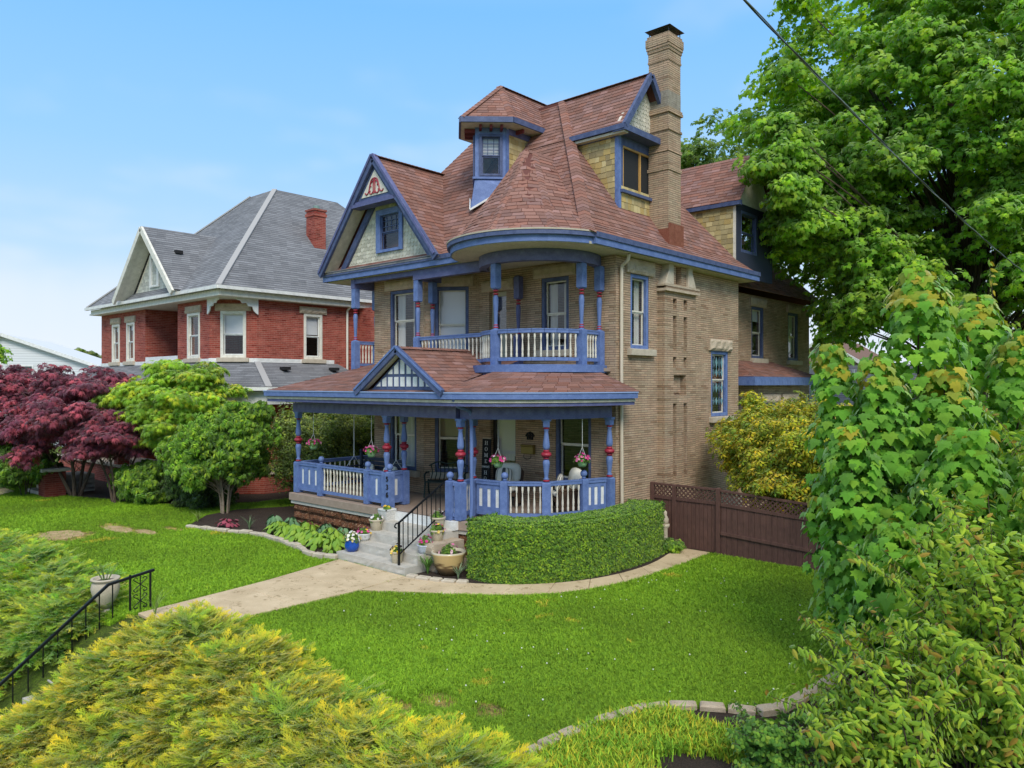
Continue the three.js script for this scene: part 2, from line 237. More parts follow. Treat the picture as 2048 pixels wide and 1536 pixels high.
// edging stones
function stones(name, label, pts, w, h, seed, mat, y = 0.02) {
  const r = rng(seed), t = thing(name, label, 'edging'), c = new THREE.CatmullRomCurve3(pts.map(p => V(p[0], 0, p[1]))), L = c.getLength(); let s = 0;
  while (s < L - 0.1) { const l = w * (0.75 + r() * 0.5), u = Math.min(1, (s + l / 2) / L), p = c.getPointAt(u), d = c.getTangentAt(u); const g = cbox(l * 0.88, h * (0.85 + r() * 0.35), 0.14 + r() * 0.05, 0, 0, 0, 0.022); const a = g.attributes.position; for (let i = 0; i < a.count; i++) { const q = N1(a.getX(i) * 9 + s * 7, a.getZ(i) * 9 + a.getY(i) * 11) - 0.5; a.setXYZ(i, a.getX(i) + q * 0.02, a.getY(i) + q * 0.015, a.getZ(i) + q * 0.025); } g.computeVertexNormals(); place(g, [p.x, y - 0.04, p.z], [d.x, d.z]); part('edging_stone', g, mat, t); s += l; }
  return t;
}
stones('stone_edging', 'pale stone edging curving round the hosta bed beside the steps', bedLeft, 0.34, 0.13, 4, M.sill);
stones('stone_edging', 'tan stone edging along the front lawn beside the cherry shrub', bedRight.slice(3, 44), 0.3, 0.1, 5, M.stone, 0.055);
stones('stone_edging', 'short row of rough pale stones below the big glazed pot', [[-1.95, 4.98], [-1.55, 4.9], [-1.05, 4.74], [-0.6, 4.5]], 0.3, 0.11, 9, M.sill);
// ---------- main house ----------
const house = thing('brick_house', 'tan brick house with blue trim, round corner balcony and red shingle roof', 'house');
const H = house;
function wall(parent, name, p0, p1, y0, y1, holes, mat, th = 0.3, o = 0) {
  const L = Math.hypot(p1[0] - p0[0], p1[1] - p0[1]), e = [(p1[0] - p0[0]) / L, (p1[1] - p0[1]) / L];
  const g = shapeG(rect(0.003, L - 0.003, y0, y1), (holes || []).map(h => rect(h[0], h[1], h[2], h[3])), th); g.translate(0, 0, -th);
  const uv = g.attributes.uv; for (let i = 0; i < uv.count; i++) uv.setXY(i, uv.getX(i) + o, uv.getY(i));
  return part(name, place(g, [p0[0], 0, p0[1]], e), mat, parent);
}
// window at the centre-bottom point of its opening; local x along the wall, z outwards
function win(parent, p, e, w, h, o = {}) {
  const cw = o.casing ?? 0.1, d = o.depth ?? 0.1, G = [];
  const fr = shapeG(rect(-w / 2, w / 2, 0, h), [rect(-w / 2 + cw, w / 2 - cw, cw, h - cw)], 0.09, 0.01); fr.translate(0, 0, -d); G.push(fr);
  if (o.outer) { const q = shapeG(rect(-w / 2 - o.outer, w / 2 + o.outer, -0.02, h + o.outer), [rect(-w / 2 + 0.02, w / 2 - 0.02, 0.02, h - 0.02)], 0.05, 0.008); q.translate(0, 0, 0.002); G.push(q); }
  const m = part('window', G, o.mat || M.blue, parent); m.position.set(p[0], p[1], p[2]); m.rotation.y = Math.atan2(-e[1], e[0]);
  const iw = w - 2 * cw, ih = h - 2 * cw, mid = cw + ih * (o.mid ?? 0.5), s = 0.035;
  const sash = [], bars = []; for (const [a, b] of [[cw, mid], [mid, h - cw]]) { const q = shapeG(rect(-iw / 2, iw / 2, a, b), [rect(-iw / 2 + s, iw / 2 - s, a + s, b - s)], 0.03); q.translate(0, 0, (a === cw ? -0.055 : -0.03) - d); sash.push(q); }
  for (const q of sash) part('sash', q, o.sash || M.cream, m);
  if (o.grid) { const [nx, ny] = o.grid; for (let i = 1; i < nx; i++) bars.push(box(0.018, h - cw - mid, 0.02, -iw / 2 + iw * i / nx, (mid + h - cw) / 2, -d - 0.016)); for (let j = 1; j < ny; j++) bars.push(box(iw, 0.018, 0.022, 0, mid + (h - cw - mid) * j / ny, -d - 0.016)); part('glazing_bar', bars, o.sash || M.cream, m); }
  for (const [a, b, z] of [[cw, mid, -0.045], [mid, h - cw, -0.02]]) { const q = new THREE.PlaneGeometry(iw - 0.01, b - a - 0.01); q.translate(0, (a + b) / 2, z - d); part('pane', q, M.glass, m); }
  if (o.lintel) { const g = rockBox(w + o.lintel * 2, o.lh ?? 0.3, 0.16, 7 + p[0] * 3 + p[1]); g.translate(0, h + (o.lh ?? 0.3) / 2 + (o.lgap ?? 0.002), -0.02); part('lintel', g, M.stone, m); }
  if (o.sill) { part('sill', cbox(w + o.sill * 2, 0.17, 0.24, 0, -0.172, 0.02), M.sill, m); }
  // what hangs behind the glass, and the dark room beyond
  const back = -d - 0.2;
  if (o.shade) part('blind', box(iw - 0.02, ih * o.shade, 0.01, 0, h - cw - ih * o.shade / 2, back + 0.1), o.shadeMat || M.shade, m);
  if (o.curtain) for (const sd of o.curtain) { const P = [], n = 16, cwid = iw * (o.curtainW ?? 0.4), x0 = sd < 0 ? -iw / 2 : iw / 2 - cwid; for (let i = 0; i < n; i++) { const xa = x0 + cwid * i / n, xb = x0 + cwid * (i + 1) / n, za = back + 0.05 + 0.025 * Math.sin(i * 1.9 + p[0]), zb = back + 0.05 + 0.025 * Math.sin((i + 1) * 1.9 + p[0]); P.push(...quadPts([xa, cw, za], [xb, cw, zb], [xb, h - cw, zb], [xa, h - cw, za])); } part('curtain', tris(P), M.curtain, m); }
  return m;
}
// rock-faced block: front face bulges
function rockBox(w, h, d, seed, amp = 0.05) {
  const g = norm(new THREE.BoxGeometry(w, h, d, Math.max(2, Math.round(w / 0.08)), Math.max(2, Math.round(h / 0.07)), 1)), a = g.attributes.position;
  for (let i = 0; i < a.count; i++) { const x = a.getX(i), y = a.getY(i), z = a.getZ(i); if (z > 0) { const ed = Math.min(1, Math.min(w / 2 - Math.abs(x), h / 2 - Math.abs(y)) / 0.05); a.setZ(i, z + ed * amp * (0.25 + 1.2 * N1(x * 9 + seed * 13, y * 11 + seed * 5))); } }
  g.computeVertexNormals(); return uvm(g, 1, seed * 0.37, seed * 0.71);
}
// ---- walls ----
const WY = 7.36;
const bayR = [[-6.05, 0.9], [-4.7, 0]], bl = Math.hypot(1.35, 0.9), be = [1.35 / bl, -0.9 / bl];
wall(H, 'front_wall', [-4.7, 0], [0, 0], 0, WY, [[0.45, 1.4, 1.0, 3.42], [2.8, 3.95, 1.62, 3.5], [0.4, 1.06, 4.64, 6.75], [2.32, 3.24, 5.05, 6.96]], M.brick, 0.3, 0.3);
wall(H, 'bay_wall', bayR[0], bayR[1], 0, WY, [[0.32, 1.32, 1.62, 3.5], [0.32, 1.32, 5.05, 6.96]], M.brick, 0.3, 0.7);
wall(H, 'bay_wall', [-8.35, 0.9], [-6.05, 0.9], 0, WY, [[0.76, 1.97, 1.62, 3.5], [0.76, 1.97, 5.05, 6.96]], M.brick, 0.3, 0.1);
wall(H, 'bay_wall', [-9.3, 0.1], [-8.35, 0.9], 0, WY, [], M.brick);
wall(H, 'left_wall', [-9.3, -6.68], [-9.3, 0.1], 0, WY, [], M.brick);
wall(H, 'right_wall', [0, 0], [0, -6.68], 0, WY, [[0.64, 1.5, 5.05, 6.95], [4.9, 5.98, 3.2, 5.14]], M.brick, 0.3, 0.5);
wall(H, 'back_wall', [0, -6.68], [-9.3, -6.68], 0, WY, [], M.brick);
part('floor', boxMM(-9, -0.3, 4.2, 4.5, -6.4, -0.3), std({ color: col(128, 96, 66), roughness: 0.7 }), H);
part('foundation', boxMM(-9.4, 0.08, -0.4, 0.75, -6.76, -0.05), M.stone, H);
// rear wing with its one-storey bay
wall(H, 'wing_wall', [-1.5, -6.68], [-1.5, -16.4], 0, 7.4, [[4.2, 5.25, 5.1, 7.0], [7.5, 8.55, 5.1, 7.0]], M.brick);
wall(H, 'wing_wall', [-8, -16.4], [-8, -6.68], 0, 7.4, [], M.brick); wall(H, 'wing_wall', [-1.5, -16.4], [-8, -16.4], 0, 7.4, [], M.brick);
for (const z of [-11.4, -14.7]) win(H, [-1.5, 5.1, z], [0, -1], 1.05, 1.9, { lintel: 0.15, sill: 0.12, shade: z < -12 ? 0.9 : 0.25, mat: M.slate });
{ const B = [[-1.5, -8.2], [-0.4, -9.0], [-0.4, -12.6], [-1.5, -13.6]]; for (let i = 0; i < 3; i++) wall(H, 'bay_wall', B[i], B[i + 1], 0, 4.15, i === 1 ? [[0.5, 1.4, 1.8, 3.5], [2.2, 3.1, 1.8, 3.5]] : [], M.brick, 0.25); for (const z of [-9.95, -11.65]) win(H, [-0.4, 1.8, z], [0, -1], 0.9, 1.7, { lintel: 0.3 }); }
// ---- windows and doors of the main block ----
win(H, [0, 5.05, -1.07], [0, -1], 0.86, 1.9, { lintel: 0.22, lh: 0.36, sill: 0.16, curtain: [1, -1], curtainW: 0.34 });
{ const m = win(H, [0, 3.2, -5.44], [0, -1], 1.08, 1.94, { lintel: 0.16, lh: 0.34, sill: 0.14, mid: 0.56 }); const SG = [std({ color: col(80, 110, 120), roughness: 0.2 }), std({ color: col(120, 160, 165), roughness: 0.2 })]; for (let k = 0; k < 5; k++) { const x = -0.34 + k * 0.17; for (const [y, s] of [[1.6, 0.2], [1.3, 0.13], [0.85, 0.15], [0.45, 0.12]]) { const g = shapeG([[x, y - s], [x + 0.07, y], [x, y + s], [x - 0.07, y]], [], 0.006); g.translate(0, 0, -0.112); part('stained_glass', g, k % 2 ? SG[0] : SG[1], m); } } }
win(H, [-1.92, 5.05, 0], [1, 0], 0.92, 1.91, { lintel: 0.25, sill: 0.12, mat: M.slate, curtain: [-1, 1], curtainW: 0.36 });
win(H, [-1.325, 1.62, 0], [1, 0], 1.15, 1.88, { lintel: 0.2, sill: 0.14, mat: M.slate, mid: 0.52 });
{ const c = (a, b) => [(a[0] + b[0]) / 2, (a[1] + b[1]) / 2], at = [bayR[0][0] + be[0] * 0.82, bayR[0][1] + be[1] * 0.82];
  win(H, [at[0], 5.05, at[1]], be, 1.0, 1.91, { lintel: 0.14, sill: 0.1, mat: M.slate, shade: 0.99, mid: 0.42 });
  win(H, [at[0], 1.62, at[1]], be, 1.0, 1.88, { lintel: 0.14, sill: 0.1, mat: M.slate, shade: 0.45, shadeMat: std({ color: col(150, 140, 110), roughness: 0.9 }), mid: 0.52 }); }
win(H, [-6.985, 5.05, 0.9], [1, 0], 1.21, 1.91, { lintel: 0.2, sill: 0.16, mat: M.slate, mid: 0.52, curtain: [-1, 1], curtainW: 0.3 });
win(H, [-6.985, 1.62, 0.9], [1, 0], 1.21, 1.88, { lintel: 0.2, sill: 0.16, mat: M.slate, curtain: [-1], curtainW: 0.95, mid: 0.55 });
function door(x, y, w, h, mat, glassTop) {
  const m = part('door', shapeG(rect(-w / 2, w / 2, 0, h), [rect(-w / 2 + 0.11, w / 2 - 0.11, glassTop, h - 0.13), rect(-w / 2 + 0.11, w / 2 - 0.11, 0.2, glassTop - 0.12)], 0.05, 0.006), mat, H); m.position.set(x, y, -0.16);
  part('pane', box(w - 0.2, h - 0.13 - glassTop, 0.008, 0, (h - 0.13 + glassTop) / 2, 0.02), M.glass, m); part('panel', box(w - 0.2, glassTop - 0.3, 0.02, 0, (glassTop + 0.1) / 2, 0.02), mat, m); part('handle', box(0.03, 0.16, 0.05, w / 2 - 0.07, h * 0.45, 0.07), M.iron, m); return m;
}
{ const d = door(-3.775, 1.0, 0.95, 2.42, std({ color: col(40, 38, 36), roughness: 0.6 }), 0.9); part('door_curtain', box(0.7, 1.25, 0.01, 0, 1.65, -0.06), M.curtain, d); part('baluster_screen', Array.from({ length: 7 }, (_, i) => box(0.03, 0.6, 0.02, -0.3 + i * 0.1, 0.62, 0.06)), std({ color: col(120, 104, 84), roughness: 0.7 }), d); part('lintel', rockBox(1.5, 0.3, 0.16, 4).translate(0, 2.6, 0.14), M.stone, d); }
{ const d = door(-3.97, 4.64, 0.66, 2.11, std({ color: col(176, 170, 146), roughness: 0.7 }), 1.05); part('lintel', rockBox(1.2, 0.3, 0.14, 5).translate(0, 2.28, 0.13), M.stone, d); }
// ---- pilaster on the side wall, with real slots ----
{ const slots = [[0.43, 0.62, 6.16, 6.44], [0.99, 1.18, 6.16, 6.44], [0.43, 0.62, 5.06, 5.98], [0.99, 1.18, 5.06, 5.98], [0.43, 0.62, 4.6, 4.88], [0.99, 1.18, 4.6, 4.88], [0.47, 1.13, 3.86, 4.4], [0.43, 0.62, 1.62, 3.64], [0.99, 1.18, 1.62, 3.64]];
  const g = shapeG(rect(0, 1.66, 0, 6.62), slots.map(s => rect(...s)), 0.2); place(g, [0.002, 0, -1.95], [0, -1]); const m = part('pilaster', g, M.brick, H);
  for (const [i, s] of slots.entries()) { if (i === 6) { part('recessed_panel', place(shapeG(rect(s[0] + 0.07, s[1] - 0.07, s[2] + 0.07, s[3] - 0.07), [], 0.06), [0.003, 0, -1.95], [0, -1]), M.brick, m); continue; } part('corbel', place(merge([box(s[1] - s[0], 0.06, 0.08, (s[0] + s[1]) / 2, s[3] - 0.03, 0.045), box((s[1] - s[0]) * 0.6, 0.06, 0.06, s[0] + (s[1] - s[0]) * 0.3, s[3] - 0.092, 0.035)]), [0.003, 0, -1.95], [0, -1]), M.brick, m); }
  const rope = Array.from({ length: 22 }, (_, i) => { const t = new THREE.CylinderGeometry(0.045, 0.045, 0.1, 7); t.rotateZ(0.7); t.translate(0.02 + i * 0.081, 6.7, 0.23); return norm(t); });
  part('ledge', place(merge([box(1.82, 0.07, 0.3, 0.83, 6.645, 0.15), box(1.84, 0.05, 0.28, 0.83, 6.765, 0.14)]), [0.002, 0, -1.95], [0, -1]), M.stone, m); part('rope_moulding', place(merge(rope), [0.002, 0, -1.95], [0, -1]), M.brick, m);
  part('upper_panel', place(shapeG(rect(0.33, 1.25, 6.79, 7.4), [rect(0.64, 0.94, 6.86, 7.32)], 0.16), [0.003, 0, -1.95], [0, -1]), M.brick, m);
  for (const s of [-1, 1]) { const q = shapeG([[0, 0], [0.42, 0], [0.36, 0.16], [0.24, 0.4], [0.2, 0.72], [0, 0.72]], [], 0.24, 0.02); if (s < 0) { q.scale(-1, 1, 1); const a = q.attributes.position; for (let i = 0; i < a.count; i += 3) { const t = [a.getX(i), a.getY(i), a.getZ(i)]; a.setXYZ(i, a.getX(i + 1), a.getY(i + 1), a.getZ(i + 1)); a.setXYZ(i + 1, ...t); } q.computeVertexNormals(); } q.translate(s < 0 ? 0.42 : 1.2, 6.79, 0); part('scroll_bracket', place(q, [0.003, 0, -1.95], [0, -1]), M.sill, m); } }
// ---- chimney ----
{ const st = [[8, 9.95, 0.31, 0.33], [9.95, 10.03, 0.335, 0.355], [10.03, 10.46, 0.31, 0.33], [10.46, 10.54, 0.335, 0.355], [10.54, 11.02, 0.31, 0.33], [11.02, 11.09, 0.34, 0.36], [11.09, 11.5, 0.31, 0.33], [11.5, 11.57, 0.36, 0.38], [11.57, 11.64, 0.345, 0.365], [11.64, 12.92, 0.305, 0.325], [12.92, 12.98, 0.325, 0.345], [12.98, 13.2, 0.315, 0.335], [13.2, 13.28, 0.335, 0.355], [13.28, 13.36, 0.355, 0.375], [13.36, 13.58, 0.37, 0.39], [13.58, 13.66, 0.34, 0.36]];
  const c = part('chimney', st.map(([a, b, hx, hz]) => boxMM(-0.31 - hx, -0.31 + hx, a, b, -2.81 - hz, -2.81 + hz)), M.brick, H);
  part('weathered_course', boxMM(-0.31 - 0.309, -0.31 + 0.309, 11.645, 12.1, -2.81 - 0.329, -2.81 + 0.329), std({ map: speckle([148, 140, 126], 20, 3, 1, 256, 0.6), bumpMap: tanBump, bumpScale: 0.012, roughness: 0.95 }), c);
  const cap = []; for (const sx of [-1, 1]) for (const sz of [-1, 1]) cap.push(box(0.02, 0.16, 0.02, -0.31 + sx * 0.3, 13.73, -2.81 + sz * 0.3)); const py = new THREE.ConeGeometry(0.56, 0.2, 4, 1); py.rotateY(Math.PI / 4); py.translate(-0.31, 13.92, -2.81); cap.push(norm(py)); part('chimney_cap', cap, std({ color: col(72, 68, 66), roughness: 0.5, metalness: 0.5 }), c);
  part('flashing', [boxMM(-0.7, 0.06, 7.9, 8.35, -2.45, -2.42), boxMM(0.02, 0.06, 7.85, 8.5, -3.2, -2.45), boxMM(-0.66, -0.6, 8.3, 9.3, -2.47, -2.44)], M.flash, c);
 }
// ---- roofs ----
const SH = []; // every shingle as {pos[12..], color, w}
const shr = rng(404);
const shingleTone = () => { const k = shr(), t = shr(); const b = k < 0.45 ? [138, 101, 89] : k < 0.75 ? [137, 95, 81] : k < 0.92 ? [145, 110, 102] : [128, 95, 86]; const m = 0.9 + t * 0.2; return b.map(v => lin(Math.min(255, v * m))); };
// one slab from its four corners (bottom left, bottom right, top right, top left) and the face normal
function slab(a, b, c, d, n, th, tone, roof) { SH.push({ a, b, c, d, n, th, tone, roof }); }
function slabGeo(list) {
  const P = [], C = [], U = []; const push = (p, t) => { P.push(p.x, p.y, p.z); C.push(...t); U.push(p.x + p.z * 0.7, p.y + p.z * 0.5); };
  const quad = (p, q, r, s, t) => { for (const v of [p, q, r, p, r, s]) push(v, t); };
  for (const s of list) { const o = s.n.clone().multiplyScalar(s.th), o2 = s.n.clone().multiplyScalar(s.th * 0.25), A = s.a.clone().add(o), B = s.b.clone().add(o), Cc = s.c.clone().add(o2), D = s.d.clone().add(o2); quad(A, B, Cc, D, s.tone); quad(s.a, s.b, B, A, s.tone); quad(s.d, s.a, A, D, s.tone); quad(s.b, s.c, Cc, B, s.tone); }
  const g = new THREE.BufferGeometry(); g.setAttribute('position', new THREE.Float32BufferAttribute(P, 3)); g.setAttribute('uv', new THREE.Float32BufferAttribute(U, 2)); g.setAttribute('color', new THREE.Float32BufferAttribute(C, 3)); g.computeVertexNormals(); return g;
}
const DECK = { roof: [], porch_roof: [] };
// sloping face: eave from o=[x,z] along e for len, going inwards; profile [[d,y]...]; hips move the ends in by hl*d, hr*d
function slope(o, e, len, profile, hl, hr, roof = 'roof', shingles = true, ex = 0.145) {
  const inn = [e[1], -e[0]]; // inwards = -(e x up)
  const at = (t, d, y) => V(o[0] + e[0] * t + inn[0] * d, y, o[1] + e[1] * t + inn[1] * d);
  let off = 0;
  for (let k = 0; k < profile.length - 1; k++) {
    const [d0, y0] = profile[k], [d1, y1] = profile[k + 1], L = Math.hypot(d1 - d0, y1 - y0), n = V(-inn[0] * (y1 - y0), d1 - d0, -inn[1] * (y1 - y0)).normalize();
    const lo = d => hl * d, hi = d => len - hr * d;
    const p = [at(lo(d0), d0, y0), at(hi(d0), d0, y0), at(Math.max(lo(d1), hi(d1)), d1, y1), at(lo(d1), d1, y1)]; DECK[roof].push(tris([...quadPts(...p.map(v => v.toArray()))]));
    if (!shingles) continue;
    const rows = Math.round(L / ex);
    for (let r = 0; r < rows; r++) {
      const f0 = r / rows, f1 = Math.min(1, (r + 1.12) / rows), da = mix(d0, d1, f0), db = mix(d0, d1, f1), ya = mix(y0, y1, f0), yb = mix(y0, y1, f1);
      let t = lo(da) - ((r * 0.137 + k * 0.1) % 0.3) - 0.02;
      while (t < hi(da)) {
        const w = 0.24 + shr() * 0.12, g = 0.006, wob = (shr() - 0.5) * 0.012, tb0 = clamp(t + g, lo(da), hi(da)), tb1 = clamp(t + w - g, lo(da), hi(da)), tt0 = clamp(t + g, lo(db), Math.max(lo(db), hi(db))), tt1 = clamp(t + w - g, lo(db), Math.max(lo(db), hi(db)));
        if (tb1 - tb0 > 0.01) slab(at(tb0, da - wob * 0.6, ya - wob * 0.6), at(tb1, da - wob * 0.6, ya - wob * 0.6), at(tt1, db, yb), at(tt0, db, yb), n, 0.016 + shr() * 0.006, shingleTone(), roof);
        t += w;
      }
    }
  }
}
// ruled surface between two plan curves O(t), I(t), t from t0 to t1; used on the cone and the curved porch roof
function ruled(fn, t0, t1, nseg, L, roof, ex = 0.145, arc, th = 0.018) {
  const rows = Math.round(L / ex), D = []; for (let r = 0; r < rows; r++) { for (let i = 0; i < nseg; i++) { const a = mix(t0, t1, i / nseg), b = mix(t0, t1, (i + 1) / nseg), v0 = r / rows, v1 = (r + 1) / rows; D.push(...quadPts(fn(a, v0).toArray(), fn(b, v0).toArray(), fn(b, v1).toArray(), fn(a, v1).toArray())); } }
  DECK[roof].push(tris(D));
  for (let r = 0; r < rows; r++) { const v0 = r / rows, v1 = Math.min(1, (r + 1.1) / rows), len = arc(v0); let t = t0 - shr() * 0.2 / Math.max(0.2, len) * (t1 - t0); const dt = (t1 - t0) / Math.max(len, 0.15);
    while (t < t1) { const w = (0.24 + shr() * 0.1) * dt, a = clamp(t + 0.006 * dt, t0, t1), b = clamp(t + w - 0.006 * dt, t0, t1); if (b - a > 0.004) { const A = fn(a, v0), B = fn(b, v0), C = fn(b, v1), D2 = fn(a, v1), n = new THREE.Vector3().crossVectors(B.clone().sub(A), D2.clone().sub(A).add(V(0, 1e-4, 0))).normalize(); if (n.y < 0) n.negate(); slab(A, B, C, D2, n, th, shingleTone(), roof); } t += w; } }
}
function capStrip(pts, w, up, roof = 'roof') { for (let i = 0; i < pts.length - 1; i++) { const A = V(...pts[i]), B = V(...pts[i + 1]), L = A.distanceTo(B), n = Math.max(1, Math.round(L / 0.15)), s = B.clone().sub(A).normalize(), side = new THREE.Vector3().crossVectors(s, V(0, 1, 0)).normalize(), nn = new THREE.Vector3().crossVectors(side, s).normalize(); for (let k = 0; k < n; k++) { const p = A.clone().lerp(B, k / n).addScaledVector(nn, up), q = A.clone().lerp(B, Math.min(1, (k + 1.1) / n)).addScaledVector(nn, up), dn = nn.clone().multiplyScalar(-w * 0.22), tn = shingleTone(); for (const sg of [-1, 1]) { const o = side.clone().multiplyScalar(sg * w / 2).add(dn); const a = p.clone().add(o), d = q.clone().add(o); if (sg < 0) slab(a, p.clone(), q.clone(), d, nn, 0.014, tn, roof); else slab(p.clone(), a, d, q.clone(), nn, 0.014, tn, roof); } } } }
const PR = [[0, 7.58], [0.5, 8.02], [3.66, 12.4]];
slope([-9.8, 1.65], [1, 0], 10.22, PR, 1, 1); slope([0.42, 1.65], [0, -1], 8.8, PR, 1, 1);
slope([0.42, -7.15], [-1, 0], 10.22, PR, 1, 1, 'roof', false); slope([-9.8, -7.15], [0, 1], 8.8, PR, 1, 1, 'roof', false);
DECK.roof.push(boxMM(-6.2, -3.2, 12.3, 12.42, -3.55, -1.95));
capStrip([[0.44, 7.6, 1.67], [-0.08, 8.05, 1.15], [-3.2, 12.42, -1.98]], 0.3, 0.03);
// front gable over the left bay
const PG = [[0, 7.6], [0.35, 7.93], [2.6, 10.75]];
slope([-4.5, 1.92], [0, -1], 5.4, PG, 0, 0); slope([-9.7, -3.4], [0, 1], 5.32, PG, 0, 0);
capStrip([[-7.1, 10.77, 1.92], [-7.1, 10.77, -1.2]], 0.26, 0.02);
// cone over the round balcony
const CX = -1.72, CZ = 0.95, CR = 2.2, CA = [-2.4, 10.28, 0.62];
{ const prof = v => { const r = 1 - v; return [r, 7.58 + 2.7 * Math.pow(v, 1.12)]; };
  const fn = (t, v) => { const [r, y] = prof(v), cx = mix(CX, CA[0], v), cz = mix(CZ, CA[2] - 1.25 * clamp(1 - t / 0.9, 0, 1.2), v), seg = Math.PI / 9, k = Math.floor(t / seg), f = t / seg - k, a = k * seg, b = a + seg; return V(cx + CR * r * mix(Math.cos(a), Math.cos(b), f), y, cz + CR * r * mix(Math.sin(a), Math.sin(b), f)); };
  const f2 = (t, v) => fn(Math.PI * 1.18 - t, v); ruled(f2, 0, Math.PI * 1.28, 46, 3.6, 'roof', 0.15, v => CR * (1 - v) * 4.0 + 1.5 * v);
  for (const a of [2, 4, 6, 8]) { const t = a * Math.PI / 9 + 1e-6, pts = []; for (let k = 0; k <= 6; k++) pts.push(fn(t, k / 6.2).toArray()); capStrip(pts, 0.26, 0.028); } }
// prow-fronted dormer: two angled faces meet in a corner towards the street
const hexWall = [[-5.05, -2.5], [-5.05, -0.19], [-4.43, 0.435], [-3.81, -0.19], [-3.81, -2.5]];
{ const Y = 11.46, ap = [-4.43, 12.78, -0.6], bk = [-4.43, 12.78, -2.9], E = [[-5.47, -2.7], [-5.47, 0.0], [-4.43, 0.99], [-3.39, 0.0], [-3.39, -2.7]], T = [];
  for (let i = 0; i < 4; i++) { const A = V(E[i][0], Y, E[i][1]), B = V(E[i + 1][0], Y, E[i + 1][1]), t0 = V(...(i === 0 ? bk : ap)), t1 = V(...(i === 3 ? bk : ap));
    T.push(...quadPts(A.toArray(), B.toArray(), t1.toArray(), t0.toArray())); const n = new THREE.Vector3().crossVectors(B.clone().sub(A), t0.clone().add(t1).multiplyScalar(0.5).sub(A)).normalize(); if (n.y < 0) n.negate();
    const rows = 13; for (let r = 0; r < rows; r++) { const v0 = r / rows, v1 = Math.min(1, (r + 1.1) / rows), p0 = A.clone().lerp(t0, v0), p1 = B.clone().lerp(t1, v0), q0 = A.clone().lerp(t0, v1), q1 = B.clone().lerp(t1, v1), L = p0.distanceTo(p1); let s = -shr() * 0.2; while (s < L) { const w = 0.24 + shr() * 0.1, f0 = clamp((s + 0.006) / L), f1 = clamp((s + w - 0.006) / L); if (f1 > f0) slab(p0.clone().lerp(p1, f0), p0.clone().lerp(p1, f1), q0.clone().lerp(q1, f1), q0.clone().lerp(q1, f0), n, 0.017, shingleTone(), 'roof'); s += w; } } }
  DECK.roof.push(tris(T)); for (const i of [1, 2, 3]) capStrip([[E[i][0], Y + 0.02, E[i][1]], ap], 0.24, 0.025); capStrip([ap, bk], 0.24, 0.02);
  part('dormer_soffit', prism(E.map(p => [p[0], p[1] - 0.02]), 11.34, 11.38), M.soffit, H);
  for (let i = 0; i < 4; i++) part('dormer_gutter', bar([E[i][0], 11.42, E[i][1]], [E[i + 1][0], 11.42, E[i + 1][1]], 0.1, 0.15), M.slate, H);
  for (let i = 0; i < 4; i++) for (let k = 0; k < 3; k++) { const f = (k + 0.5) / 3, a = hexWall[i], b = hexWall[i + 1], x = mix(a[0], b[0], f), z = mix(a[1], b[1], f), dx = b[1] - a[1], dz = -(b[0] - a[0]), l = Math.hypot(dx, dz); part('eave_bracket', box(0.07, 0.1, 0.3, x - dx / l * 0.15, 11.28, z - dz / l * 0.15, Math.atan2(-dx, -dz)), M.dkred, H); }
}
// side dormer behind the chimney, and the rear one
const PD = [[0, 10.8], [0.25, 11.05], [1.24, 12.46]];
slope([-4.0, -0.83], [1, 0], 3.72, PD, 0, 0); slope([-0.28, -3.31], [-1, 0], 3.72, PD, 0, 0, 'roof', false); capStrip([[-0.28, 12.47, -2.07], [-3.9, 12.47, -2.07]], 0.24, 0.02);
const PE = [[0, 9.95], [1.5, 11.75]];
slope([-4.6, -7.0], [1, 0], 4.5, PE, 0, 0); slope([-0.1, -10.0], [-1, 0], 4.5, PE, 0, 0, 'roof', false);
// rear wing and bay roofs
slope([-1.05, -6.0], [0, -1], 10.9, [[0, 7.5], [3.6, 11.4]], 0, 1); slope([-8.4, -16.9], [0, 1], 10.9, [[0, 7.5], [3.7, 11.4]], 1, 0, 'roof', false); slope([-1.05, -16.9], [-1, 0], 7.35, [[0, 7.5], [3.6, 11.4]], 1, 1, 'roof', false);
slope([-0.05, -7.9], [0, -1], 6.0, [[0, 4.4], [1.5, 5.0]], 0.9, 0.9); slope([-1.6, -7.9], [1, 0], 1.55, [[0, 4.4], [1.4, 5.0]], 0, 1);
part('bay_cornice', [boxMM(-1.5, 0, 4.12, 4.4, -13.95, -7.85)], M.blue, H);
// porch roof: straight front, curved corner, left return
const PO = t => [-2.3 + 2.85 * Math.cos(t), 3.9 * Math.sin(t)], PI_ = t => [-1.8 + 1.62 * Math.cos(t), 0.62 + 1.72 * Math.sin(t)];
slope([-9.5, 3.9], [1, 0], 7.2, [[0, 3.97], [3.0, 4.78]], 0.42, 0, 'porch_roof'); slope([-9.5, 0.2], [0, 1], 3.7, [[0, 3.97], [1.2, 4.6]], 0, 2.4, 'porch_roof');
{ const fn = (t, v) => { const o = PO(t), i = PI_(t); return V(mix(o[0], i[0], v), 3.97 + 0.5 * v, mix(o[1], i[1], v)); }; ruled((t, v) => fn(Math.PI / 2 - t, v), 0, Math.PI / 2 + 0.06, 24, 1.6, 'porch_roof', 0.14, v => 5.2 * (1 - v * 0.5)); }
